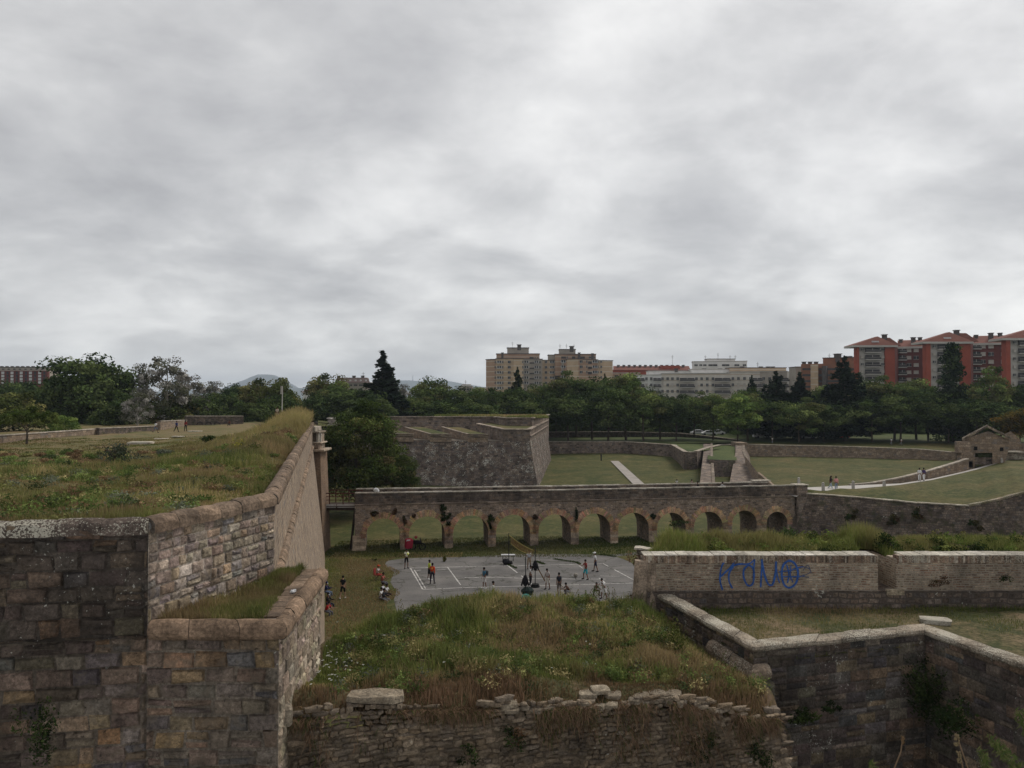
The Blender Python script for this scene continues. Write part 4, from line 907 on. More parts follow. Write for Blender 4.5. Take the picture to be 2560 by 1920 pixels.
def rub_face():
    z = 9.0
    mb.face([p0+Vector((0, 0, 3)), p1+Vector((0, 0, 3)), p1+Vector((0, 0, 7.3)), p0+dr*Lr*.5+Vector((0, 0, 8.1)), p0+Vector((0, 0, 8.5))], (0.17, 0.135, 0.095))
    while z > 4.6:
        h = random.uniform(0.07, 0.17); u = -random.uniform(0, .2)
        while u < Lr:
            wd = random.choice([random.uniform(.10, .26), random.uniform(.2, .48)]); zc_ = z-h/2+0.10*math.sin(u*1.3+z*.7)+jit(.02)
            top_ = lipz(u)-0.10+0.12*math.sin(u*2.3)*math.sin(u*.9+1)
            if zc_ < top_ and u > 0 and random.random() > .05:
                cc = random.choice(RUBP); k = random.uniform(.75, 1.2); cc = tuple(v*k for v in cc); o = random.uniform(.02, .09); hh = h*random.uniform(.35, .55)
                shp = [(-1, -.8), (-.3, -1), (.4, -.95), (1, -.7), (1, .6), (.3, 1), (-.5, .95), (-1, .7)]; n_ = 8; tl = jit(.12)
                B_o = [p0+dr*(u+wd/2+wd*.5*(a*random.uniform(.82, 1.08)))+Vector((0, 0, zc_+hh*(b*random.uniform(.7, 1.15)+a*tl*3))) for a, b in shp]
                cen = p0+dr*(u+wd/2)+Vector((0, 0, zc_)); F_o = [cen+(q-cen)*random.uniform(.72, .95)+nn*(o*random.uniform(.75, 1.2)) for q in B_o]
                for i in range(n_):
                    j = (i+1) % n_; mb.face([B_o[i], B_o[j], F_o[j], F_o[i]], cc); mb.face([F_o[i], F_o[j], cen+nn*(o+.02)+Vector((0, 0, hh*.2))], cc)
            u += wd
        z -= h*.92
rub_face()
prism(mb, [p1, p1+Vector((0.05, 2.4, 0)), p1+Vector((-.4, 2.4, 0)), p1+Vector((-.4, .1, 0))], [p1+Vector((0, 0, 7.6)), p1+Vector((0.05, 2.4, 7.3)), p1+Vector((-.4, 2.4, 7.3)), p1+Vector((-.4, .1, 7.6))], (.17, .14, .11)); mb.build('stone_face', M_rubble, rubw)
# broken capping blocks along the lip
mb = MB()
def rock(c, s, col, rz=0, mbx=None, squash=.6):
    m_ = mbx or mb; k0 = len(m_.v); m_.ball((0, 0, 0), 1, 10, (1, 1, 1), col=col, jit=.14)
    R = Matrix.Rotation(rz, 3, 'Z')
    for i in range(k0, len(m_.v)):
        v = Vector(m_.v[i]); v = Vector((math.copysign(abs(v.x)**.42, v.x), math.copysign(abs(v.y)**.42, v.y), math.copysign(abs(v.z)**.32, v.z)))
        v = Vector((v.x*s[0], v.y*s[1], v.z*s[2])); v = R @ v; m_.v[i] = tuple(Vector(c)+v)
capc = [(0.30, 0.255, 0.19), (0.25, 0.21, 0.155), (0.35, 0.30, 0.235), (0.21, 0.175, 0.13)]
q = P(938, 1735, 17.9); SLB = [(-.62, -.16), (-.3, -.24), (.1, -.2), (.45, -.26), (.66, -.12), (.6, .3), (0, .4), (-.6, .3)]
prism(mb, [q+Vector((x, y, -.13+jit(.02))) for x, y in SLB], [q+Vector((x*.97, y*.9, -.0+jit(.015))) for x, y in SLB], (.27, .225, .165))
for i in range(9):
    rock(q+Vector((-.56+i*.14, -.1+jit(.04), -.2-jit(.02))), (random.uniform(.06, .1), .12, random.uniform(.035, .06)), random.choice(RUBP), jit(.2))
for i in range(0):
    q = P(905+jit(3)+min(i, 3)*28, 1750+i*11, 17.55); rock(P(960+jit(18), 1760+i*12, 17.6), (.2, .1, .055), random.choice(capc), jit(.3))
for i in range(30):
    px = 1250+i*19+jit(14); Dn = near_D(XD(px, 19.5))+.12; X = XD(px, Dn); zl = float(mound_z(np.array(X), np.array(Dn+.1))); 
    rock((X, Dn+jit(.12), zl-.05+jit(.07)), (random.uniform(.06, .22), random.uniform(.1, .2), random.uniform(.03, .085)), random.choice(capc), jit(.6))
for px, py in ((1470, 1722), (1500, 1712), (1530, 1725), (1600, 1726), (1640, 1722), (1680, 1722), (1745, 1755), (1780, 1768), (1815, 1778), (1845, 1785), (1760, 1740)):
    q = P(px, py, near_D(XD(px, 20))+.35); rock(q+Vector((0, 0, -.12)), (.24, .22, .06), random.choice(capc), jit(.5))
rock(P(712, 1608+180, 17.2), (.16, .18, .22), (0.4, .34, .26), .3)
mb.build('cap_stones', M_rubble, rubw)

# ================================================================= RIGHT RAVELIN WALLS
ZR = 8.5
J_ = Vector((XD(1617, 30.3), 30.3, ZR+.05)); K_ = P(1884, 1612, 23.3); L_ = P(2312, 1567, 25.0); M2 = P(2562, 1656, 21.7); N_ = Vector((17.2, 11.0, ZR))
for v in (K_, L_, M2): v.z = ZR
rav = empty('ravelin_wall', (9, 25, 5), 'near right ashlar wall folding around an inner corner with a sandy rounded coping', 'fortress wall')
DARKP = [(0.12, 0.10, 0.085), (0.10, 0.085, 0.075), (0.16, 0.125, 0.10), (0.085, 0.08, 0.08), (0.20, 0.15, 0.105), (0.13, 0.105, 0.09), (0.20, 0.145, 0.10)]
def nrm(a, b): return Vector((b.y-a.y, -(b.x-a.x), 0)).normalized()
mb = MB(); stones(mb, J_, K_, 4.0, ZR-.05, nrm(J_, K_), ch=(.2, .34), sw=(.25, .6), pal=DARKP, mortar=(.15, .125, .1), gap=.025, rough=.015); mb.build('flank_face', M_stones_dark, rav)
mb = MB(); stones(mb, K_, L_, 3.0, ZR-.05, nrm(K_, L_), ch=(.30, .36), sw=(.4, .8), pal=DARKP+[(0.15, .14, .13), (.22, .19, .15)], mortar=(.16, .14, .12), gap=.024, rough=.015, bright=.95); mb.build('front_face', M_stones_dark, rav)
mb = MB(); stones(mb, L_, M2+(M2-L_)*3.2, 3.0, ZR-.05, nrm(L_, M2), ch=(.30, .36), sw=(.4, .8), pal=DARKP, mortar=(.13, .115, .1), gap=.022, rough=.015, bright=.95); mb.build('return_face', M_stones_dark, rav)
mb = MB(); cr = [(0.20, 0.168, 0.128), (0.235, 0.196, 0.15), (0.17, 0.142, 0.11)]
prof = [(0.08, -0.17), (0.13, -0.10), (0.125, -0.02), (0.06, 0.02), (-0.16, 0.03), (-0.40, 0.02), (-0.46, -0.04), (-0.46, -0.5)][::-1]
sweep(mb, [J_, K_, L_, M2, M2+(M2-L_)*3], prof, cr, seg=1.0, jc=.12); mb.build('coping', M_coping_r, rav)
# partial cordon round the corner and the plastered quoin under it
mb = MB(); nJK = nrm(J_, K_); a_ = K_+(J_-K_).normalized()*2.3
tor2 = [(0.06+.25*math.cos(t), .25*math.sin(t)) for t in [-math.pi*2*k/12 for k in range(12)]]
sweep(mb, [Vector((a_.x, a_.y, ZR-.72)), Vector((K_.x, K_.y, ZR-.78)), Vector((K_.x, K_.y, ZR-.78))+(L_-K_).normalized()*.42], tor2, [(0.19, .145, .108), (.22, .17, .125)], seg=1.1, closed=True); mb.build('cordon', M_coping_r, rav)
mb = MB(); z = ZR-1.02
while z > 4.5:
    h = random.uniform(.35, .6); mb.box((K_.x+.25, K_.y+.02, z-h/2), (.62, .3, h-.03), rz=.1, col=tuple(v*random.uniform(.8, 1.2) for v in (.25, .205, .155)), bev=.03); z -= h
mb.build('quoin', M_rubble, rav)
mb = MB()
TG = [J_+Vector((.5, -.3, 0)), K_+Vector((.45, .3, 0)), L_+Vector((.35, .55, 0)), M2+Vector((.5, .4, 0)), N_+Vector((.5, 0, 0)), Vector((34, 11, ZR)), Vector((34, 29.6, ZR)), Vector((5.2, 29.6, ZR))]
def rt_z(X, Y): return 8.05+(fbm(X*.5, Y*.5, 4)-.5)*.22
def rt_mask(x, y):
    # inside of the folded wall: right of J-K, behind K-L, right of L-M
    jk = (x-J_.x)*(K_.y-J_.y)-(y-J_.y)*(K_.x-J_.x) < -0.05
    kl = (x-K_.x)*(L_.y-K_.y)-(y-K_.y)*(L_.x-K_.x) < 0.3
    lm = (x-L_.x)*(M2.y-L_.y)-(y-L_.y)*(M2.x-L_.x) < -0.1
    return np.where(x < L_.x, jk & kl, lm) & (y < 29.6)
gridmesh('ravelin_turf', np.linspace(4.8, 36, 150), np.linspace(11, 29.7, 100), rt_z, M_grass_r, mask=rt_mask)

# brick parapet with a passage, plinth, end pilaster
BW = empty('brick_parapet', (12, 29.4, 8), 'long parapet of thin old brick with blue graffiti and a narrow dark passage', 'wall')
yb = 29.3; xL, xG0, xG1, xR = XD(1608, yb), XD(2191, yb), XD(2236, yb), 36.0; zT = 9.78
mb = MB(); yk = 29.32
def wallbox(m_, x0, x1, z0, z1, y0, y1, mi=0):
    m_.face([(x0, y0, z0), (x1, y0, z0), (x1, y0, z1), (x0, y0, z1)], mi=mi); m_.face([(x1, y1, z0), (x0, y1, z0), (x0, y1, z1), (x1, y1, z1)], mi=mi)
    m_.face([(x0, y1, z0), (x0, y0, z0), (x0, y0, z1), (x0, y1, z1)], mi=mi); m_.face([(x1, y0, z0), (x1, y1, z0), (x1, y1, z1), (x1, y0, z1)], mi=mi); m_.face([(x0, y0, z1), (x1, y0, z1), (x1, y1, z1), (x0, y1, z1)], mi=mi)
wallbox(mb, xL, xG0, 8.62, zT, yb, yb+.75); wallbox(mb, xG1, xR, 8.62, zT+.02, yb, yb+.75); wallbox(mb, xG0-.02, xG1+.02, 8.62, zT-.1, yb+2.0, yb+2.3)
mb.face([(xG0, yb+2.0, 8.62), (xG0, yb+.75, 8.62), (xG0, yb+.75, zT-.05), (xG0, yb+2.0, zT-.05)][::-1]); mb.face([(xG1, yb+.75, 8.62), (xG1, yb+2.0, 8.62), (xG1, yb+2.0, zT-.05), (xG1, yb+.75, zT-.05)][::-1])
bwo = mb.build('brickwork', M_brick, BW)
mb = MB(); wallbox(mb, xL+.1, xR, 6.5, 8.66, yb-.10, yb+2.2); mb.build('plinth', M_plinth, BW)
mbL, mbR = MB(), MB(); x = xL
while x < xR:
    mb = mbL if x < xG0 else mbR
    wd = random.uniform(.05, .085); 
    if not (xG0-.02 < x < xG1+.0):
        cc = random.choice([(0.30, .22, .16), (.34, .27, .2), (.22, .15, .11), (.38, .33, .27), (.17, .13, .1)]); k = random.uniform(.75, 1.15)
        mb.box((x+wd/2, yb+.16, zT+.02+jit(.006)), (wd-.012, .36, .26), col=tuple(v*k for v in cc))
    x += wd
x = xL
while x < xR:
    mb = mbL if x < xG0 else mbR
    wd = random.uniform(.3, .6)
    if x+wd < xG0 or x > xG1: mb.box((x+wd/2, yb+.36, zT+.145+jit(.008)), (wd-.015, .76, .05), col=random.choice([(0.42, .39, .33), (.36, .33, .28), (.46, .43, .38)]), bev=.01)
    x += wd
mbL.build('brick_capping', M_coping_r, BW); mbR.build('brick_capping', M_coping_r, BW); mb = MB()
for i in range(8): mb.box((xG0+.3+.0+i*.08, yb-.06, 8.62), (.07, .14, .2), col=(.3, .25, .18))
mb.build('passage_sill', M_coping_r, BW)
mb = MB()
pz = XD(1615, yb)
for cx_, r_ in ((xL-.05, .26), (xL+.33, .2)):
    mb.tube([(cx_-.25 if r_ > .25 else cx_, yb+.25 if r_ > .25 else yb, 6.4), (cx_-.05, yb+.12, 8.6), (cx_, yb+.15, zT-.05)], [r_*1.5, r_*1.15, r_], 10, col=(.24, .19, .145))
mb.build('end_pilaster', M_coping, BW)
# side wall of the tip: small brick return
mb = MB(); t0, t1 = Vector((xL-.02, yb+1.5, 0)), Vector((XD(1745, yb+.9), yb+.9, 0)); 
mb.face([t0+Vector((0, 0, 8.2)), t1+Vector((0, 0, 8.2)), t1+Vector((0, 0, 9.72)), t0+Vector((0, 0, 9.9))]); mb.face([t0+Vector((0, 0, 5)), Vector((xL, yb, 5)), Vector((xL, yb, 9)), t0+Vector((0, 0, 9.85))][::-1]); mb.build('return_brickwork', M_brick, BW)
mb = MB(); sweep(mb, [t0+Vector((-.1, 0, 9.9)), t1+Vector((0, 0, 9.73))], [(.1, 0), (.1, .07), (-.4, .07), (-.4, 0)][::-1], [(.42, .38, .32)], seg=.6); mb.build('return_capping', M_coping_r, BW)
# graffiti painted on the brick (a real thin paint layer)
gcount = [0]
def gst(pts, wd, mbx, y=None):
    gcount[0] += 1; y = yb-.010-.0025*gcount[0]
    pts = [P(px, py, y) for px, py in pts]; pl2 = []
    for i in range(len(pts)-1):
        a0 = pts[max(0, i-1)]; a1 = pts[i]; a2 = pts[i+1]; a3 = pts[min(len(pts)-1, i+2)]
        for k in range(6):
            t = k/6; pl2.append(0.5*((2*a1)+(a2-a0)*t+(2*a0-5*a1+4*a2-a3)*t*t+(-a0+3*a1-3*a2+a3)*t*t*t))
    pl2.append(pts[-1])
    Lp = []; Rp = []
    for i, p in enumerate(pl2):
        d = (pl2[min(i+1, len(pl2)-1)]-pl2[max(0, i-1)]).normalized(); n = Vector((-d.z, 0, d.x))*wd*random.uniform(.8, 1.15)
        Lp.append(p+n); Rp.append(p-n)
    for i in range(len(pl2)-1): mbx.face([Vector((v.x, y, v.z)) for v in (Lp[i], Lp[i+1], Rp[i+1], Rp[i])])
mb = MB(); W_ = .026
gx = lambda x: 1780+x/2.836; gy = lambda y: 1320+y/2.836
def gg(l): return [(gx(a), gy(b)) for a, b in l]
gst(gg([(95, 228), (70, 270), (58, 330), (58, 380), (75, 440)]), W_*1.2, mb)
gst(gg([(170, 230), (120, 290), (62, 345)]), W_, mb); gst(gg([(62, 345), (110, 300), (165, 262), (225, 255)]), W_*1.3, mb)
gst(gg([(150, 275), (122, 320), (122, 380), (145, 428)]), W_*1.2, mb)
gst(gg([(225, 258), (270, 250), (302, 222)]), W_*.9, mb)
gst(gg([(255, 262), (225, 300), (228, 360), (255, 408), (288, 395), (298, 330), (288, 280), (255, 262)]), W_*1.3, mb); gst(gg([(302, 222), (296, 300), (294, 390)]), W_, mb)
gst(gg([(352, 222), (352, 300), (345, 420)]), W_*1.1, mb); gst(gg([(352, 222), (372, 330), (400, 398), (430, 398), (448, 330), (455, 238)]), W_*1.4, mb)
gst(gg([(455, 238), (462, 330), (480, 390)]), W_, mb)
gst(gg([(545, 230), (505, 265), (495, 340), (515, 405), (555, 422), (598, 385), (610, 310), (585, 250), (545, 230)]), W_*1.5, mb)
gst(gg([(530, 260), (545, 330), (535, 390)]), W_, mb); gst(gg([(475, 310), (560, 300), (610, 280), (650, 275)]), W_*.8, mb); gst(gg([(560, 265), (555, 340), (575, 385)]), W_*.8, mb); gst(gg([(500, 345), (600, 345), (655, 340)]), W_*.8, mb)
mb.build('graffiti', simple('blue_spray_paint', (0.035, 0.10, 0.32), .7, .45, 7), bwo)
mb = MB(); gst(gg([(650, 275), (690, 290), (700, 310), (670, 330), (630, 340), (690, 350)]), W_*.6, mb); gst(gg([(645, 300), (680, 265), (705, 320)]), W_*.5, mb); mb.build('faded_graffiti', simple('faded_blue_paint', (0.09, 0.10, 0.15), .8, .4, 9), bwo)
# embankment behind the parapet
def emb_z(X, Y): return 9.72+.15*sm(30.2, 32, Y)-10.1*sm(32.4, 42, Y)+(fbm(X*.6, Y*.6, 8)-.5)*.25
gridmesh('embankment', np.linspace(XD(1600, 29), 40, 120), np.linspace(29.9, 45, 50), emb_z, M_grass_m, mask=lambda x, y: (x > 5.0+(y-30)*.6) & ~((x > xG0-.1) & (x < xG1+.1) & (y < 31.6)))
# fallen slab on the worn grass
mb = MB(); q = P(2338, 1552, 27.2); rock(q, (.5, .28, .10), (.36, .33, .28), -.35, mb); o = mb.build('stone_slab', M_coping_l, loc=q, label='pale flat stone slab lying on the worn grass behind the near right wall', cat='stone')
# ================================================================= VEGETATION
def put(name, me, loc=(0, 0, 0), parent=None, **tg):
    o = bpy.data.objects.new(name, me); COL.objects.link(o); o.location = loc
    if parent is not None: o.parent = parent
    return tag(o, tg.get('label'), tg.get('cat'), tg.get('group'), tg.get('kind'))
def leaf_quads(C, Nrm, size, col, rng, aspect=1.0):
    """C (n,3) centres, Nrm (n,3) normals, size (n,), col (n,3) -> V, F, fcol"""
    n = len(C); r = rng.normal(size=(n, 3)); u = np.cross(Nrm, r); u /= np.linalg.norm(u, axis=1, keepdims=True)+1e-9
    v = np.cross(Nrm, u); v /= np.linalg.norm(v, axis=1, keepdims=True)+1e-9
    s = size[:, None]*0.5
    V = np.stack([C-u*s*aspect, C-v*s*.7, C+u*s*aspect, C+v*s*.7], 1).reshape(-1, 3)
    return V, np.arange(4*n).reshape(n, 4), col
def crown_mesh(name, rng, R, H, zc, ncl, nl, cr, leaf, cols, gaps=0.0, shape='round', droop=0):
    Cs = []; Ns = []; Ss = []; Cl = []
    for k in range(ncl):
        d = rng.normal(size=3); d /= np.linalg.norm(d); d[2] = abs(d[2])*1.1-0.35 if rng.random() < .8 else d[2]; d /= np.linalg.norm(d)
        rad = rng.uniform(0.55, 0.95)*(1+0.25*(rng.random()-.5))
        c = np.array([d[0]*R*rad, d[1]*R*rad, zc+d[2]*H*rad])
        if shape == 'cone': 
            tz = rng.random()**1.25; rr = R*(1-tz)*rng.uniform(.45, 1.0)+.2; a = rng.uniform(0, 6.28); c = np.array([rr*math.cos(a), rr*math.sin(a), zc-H+2*H*tz])
        r = cr*rng.uniform(.6, 1.25)*(1.0 if shape != 'cone' else .8)
        p = rng.normal(size=(nl, 3)); p /= np.linalg.norm(p, axis=1, keepdims=True); q = rng.random(nl)**.45
        pts = c+p*q[:, None]*np.array([r, r, r*.62]); col = np.array(cols[rng.integers(len(cols))])*rng.uniform(.6, 1.5)
        Cs.append(pts); nn = p*0.7+rng.normal(size=(nl, 3))*.6+np.array([0, 0, .35]); Ns.append(nn/np.linalg.norm(nn, axis=1, keepdims=True))
        Ss.append(leaf*rng.uniform(.55, 1.3, nl)); Cl.append(np.clip(col*rng.uniform(.75, 1.3, (nl, 1)), 0, 1))
    V, Fc, col = leaf_quads(np.concatenate(Cs), np.concatenate(Ns), np.concatenate(Ss), np.concatenate(Cl), rng)
    return np_mesh(name, V, Fc, [M_leaf], fcol=col)
def cedar_mesh(name, rng, R, H, layers, leaf, cols, nper=260, taper=1.0, base=.12):
    th_ = H/layers*.27
    Cs = []; Ns = []; Ss = []; Cl = []
    for i in range(layers):
        t = i/(layers-1); z = H*(base+(1-base)*t); rr = R*(1-t)**taper*rng.uniform(.85, 1.12)+.18*R*(1-t)+.12
        nb = max(4, int(9*(1-t)+4))
        for b in range(nb):
            a = rng.uniform(0, 6.28); le = rr*rng.uniform(.6, 1.12); n = int(nper*(le/R)*.55)+14
            s = rng.random(n)**.7; w = .16*R*(1-s*.55)*(.3+.7*(1-t)); off = rng.normal(size=n)*w*.6
            x = math.cos(a)*le*s-math.sin(a)*off; y = math.sin(a)*le*s+math.cos(a)*off; zz = z-.20*le*s+.10*le*s*s*2*.6+rng.normal(size=n)*th_
            Cs.append(np.stack([x, y, zz], 1)); nn = rng.normal(size=(n, 3))*.45+np.array([0, 0, 1.0]); Ns.append(nn/np.linalg.norm(nn, axis=1, keepdims=True))
            Ss.append(leaf*rng.uniform(.6, 1.3, n)); col = np.array(cols[rng.integers(len(cols))])*rng.uniform(.7, 1.3); Cl.append(col*rng.uniform(.75, 1.25, (n, 1)))
    V, Fc, col = leaf_quads(np.concatenate(Cs), np.concatenate(Ns), np.concatenate(Ss), np.concatenate(Cl), rng, 1.3)
    return np_mesh(name, V, Fc, [M_leaf], fcol=col)
def trunk_mesh(name, H, r0, nl, spread, zstart, mat=None):
    mb = MB(); mb.tube([(0, 0, -.3), (.02*H, 0, H*.3), (-.01*H, .01*H, H*.6), (0, 0, H*.92)], [r0, r0*.75, r0*.5, r0*.1], 7)
    for k in range(nl):
        a = k*2.4+jit(.4); z = H*(zstart+(.9-zstart)*k/nl*.8); le = spread*random.uniform(.6, 1)
        mb.tube([(0, 0, z), (math.cos(a)*le*.5, math.sin(a)*le*.5, z+le*.3), (math.cos(a)*le, math.sin(a)*le, z+le*.75)], [r0*.4, r0*.25, r0*.05], 5)
    o = mb.build(name, mat or M_bark, loc=(0, 0, 0)); me = o.data; bpy.data.objects.remove(o); return me
DK = [(0.053, 0.078, 0.026), (0.076, 0.105, 0.035), (0.100, 0.128, 0.045), (0.039, 0.062, 0.023)]
MD = [(0.079, 0.116, 0.036), (0.116, 0.154, 0.051), (0.156, 0.191, 0.062), (0.062, 0.092, 0.029), (0.125, 0.133, 0.051)]
LT = [(0.114, 0.170, 0.046), (0.162, 0.211, 0.056), (0.089, 0.138, 0.036)]
OLV = [(0.105, 0.114, 0.039), (0.149, 0.140, 0.053), (0.079, 0.096, 0.031), (0.061, 0.079, 0.026)]
SIL = [(0.20, 0.19, 0.17), (0.28, 0.27, 0.25), (0.13, 0.13, 0.10), (0.09, 0.095, 0.06)]
AUT = [(0.13, 0.085, 0.02), (0.10, 0.075, 0.02), (0.07, .07, .02)]
CON = [(0.015, 0.027, 0.017), (0.024, 0.039, 0.022), (0.033, 0.048, 0.027)]
rg = np.random.default_rng(3)
# every crown is modelled for a 16 m tree and scaled
KINDS = {}
for k, (cols, n) in {'dark': (DK, 3), 'mid': (MD, 3), 'light': (LT, 1), 'olive': (OLV, 2), 'autumn': (AUT, 1)}.items():
    KINDS[k] = [(crown_mesh('crown', rg, 5.2, 6.6, 8.8, 60, 170, 2.1, .52, cols), trunk_mesh('trunk', 14, .32, 6, 3.6, .22)) for _ in range(n)]
KINDS['silver'] = [(crown_mesh('crown', rg, 4.6, 6.2, 9.6, 58, 75, 1.25, .42, SIL), trunk_mesh('trunk', 15, .26, 16, 4.0, .2, simple('pale_bark', (.24, .22, .19), .9, .3, 4)))]
KINDS['spindly'] = [(crown_mesh('crown', rg, 3.0, 7.8, 8.4, 60, 90, 1.1, .42, MD), trunk_mesh('trunk', 15, .22, 10, 2, .15))]
KINDS['cypress'] = [(crown_mesh('crown', rg, 3.4, 7.9, 8.2, 110, 130, 1.35, .40, CON+DK[:1], shape='cone'), trunk_mesh('trunk', 14, .25, 2, 1, .15))]
KINDS['cedar'] = [(cedar_mesh('crown', rg, 6.2, 16, 14, .55, CON, 520, .8, .12), trunk_mesh('trunk', 15.5, .35, 3, 2, .2)) for _ in range(2)]
KINDS['sequoia'] = [(cedar_mesh('crown', rg, 3.9, 16, 22, .50, CON, 300, .85, .06), trunk_mesh('trunk', 15.8, .35, 2, 1, .2))]
KINDS['ragged'] = [(cedar_mesh('crown', rg, 2.6, 16, 20, .5, CON+OLV[:2], 260, .55, .3), trunk_mesh('trunk', 15.8, .2, 3, 1, .2))]
TREEN = {'dark': 'broadleaf_tree', 'mid': 'broadleaf_tree', 'light': 'broadleaf_tree', 'olive': 'broadleaf_tree', 'autumn': 'broadleaf_tree', 'silver': 'poplar_tree', 'spindly': 'poplar_tree', 'cypress': 'cypress_tree', 'cedar': 'cedar_tree', 'sequoia': 'conifer_tree', 'ragged': 'conifer_tree'}
WID = {'dark': 11.6, 'mid': 11.6, 'light': 11.6, 'olive': 11.6, 'autumn': 11.6, 'silver': 10.5, 'spindly': 7.0, 'cypress': 7.2, 'cedar': 13.0, 'sequoia': 8.2, 'ragged': 5.6}
cnt = {}
def tree(kind, px, ytop, wpx, D, label, zb=5.0, grp=None, lean=0):
    k = cnt.get(kind, 0); cnt[kind] = k+1; cm, tm = KINDS[kind][k % len(KINDS[kind])]
    x = XD(px, D); top = P(px, ytop, D).z; h = (top-zb)/(14.9 if kind not in ('cedar', 'sequoia', 'ragged') else 15.9); wsc = {'sequoia': 2.5, 'cedar': 1.35, 'cypress': 1.25}.get(kind, 1.12)*wpx*D/F/WID[kind]
    r = empty(TREEN[kind], (x, D, zb), label, 'tree', grp, rz=0)
    a = random.uniform(0, 6.28)
    for nm, me in (('crown', cm), ('trunk', tm)):
        o = bpy.data.objects.new(nm, me); COL.objects.link(o); o.parent = r; o.scale = (wsc, wsc, h) if nm == 'crown' else (h, h, h); o.rotation_euler = (0, 0, a)
    return r
G1 = 'park trees beyond the ramparts'
# the big tree in the ditch
rgd = np.random.default_rng(11)
dt = crown_mesh('crown', rgd, 5.9, 7.6, 7.6, 120, 260, 1.7, .34, [(0.055, 0.078, 0.02), (0.075, 0.095, 0.027), (0.038, 0.055, 0.016), (0.10, 0.10, 0.034), (0.12, .10, .045)])
r = empty('broadleaf_tree', (XD(892, 108), 108, 0), 'big bushy tree growing from the ditch behind the wooden footbridge', 'tree')
put('crown', dt, parent=r).scale = (1.06, 1.06, 1.0); put('trunk', trunk_mesh('trunk', 12, .4, 7, 4, .1), parent=r)
dt2 = crown_mesh('crown', rgd, 2.7, 2.8, 12.9, 40, 150, 1.0, .32, [(0.045, 0.065, 0.017), (0.03, .045, .012)]); o = put('upper_crown', dt2, parent=r, ); o.location = (1.2, .5, 0)
r2 = empty('broadleaf_tree', (XD(985, 118), 118, 0.3), 'lower tree spreading against the foot of the far bastion', 'tree')
o = put('crown', dt, parent=r2); o.scale = (.62, .62, .52); o.rotation_euler = (0, 0, 2); put('trunk', trunk_mesh('trunk', 7, .25, 5, 3, .1), parent=r2)

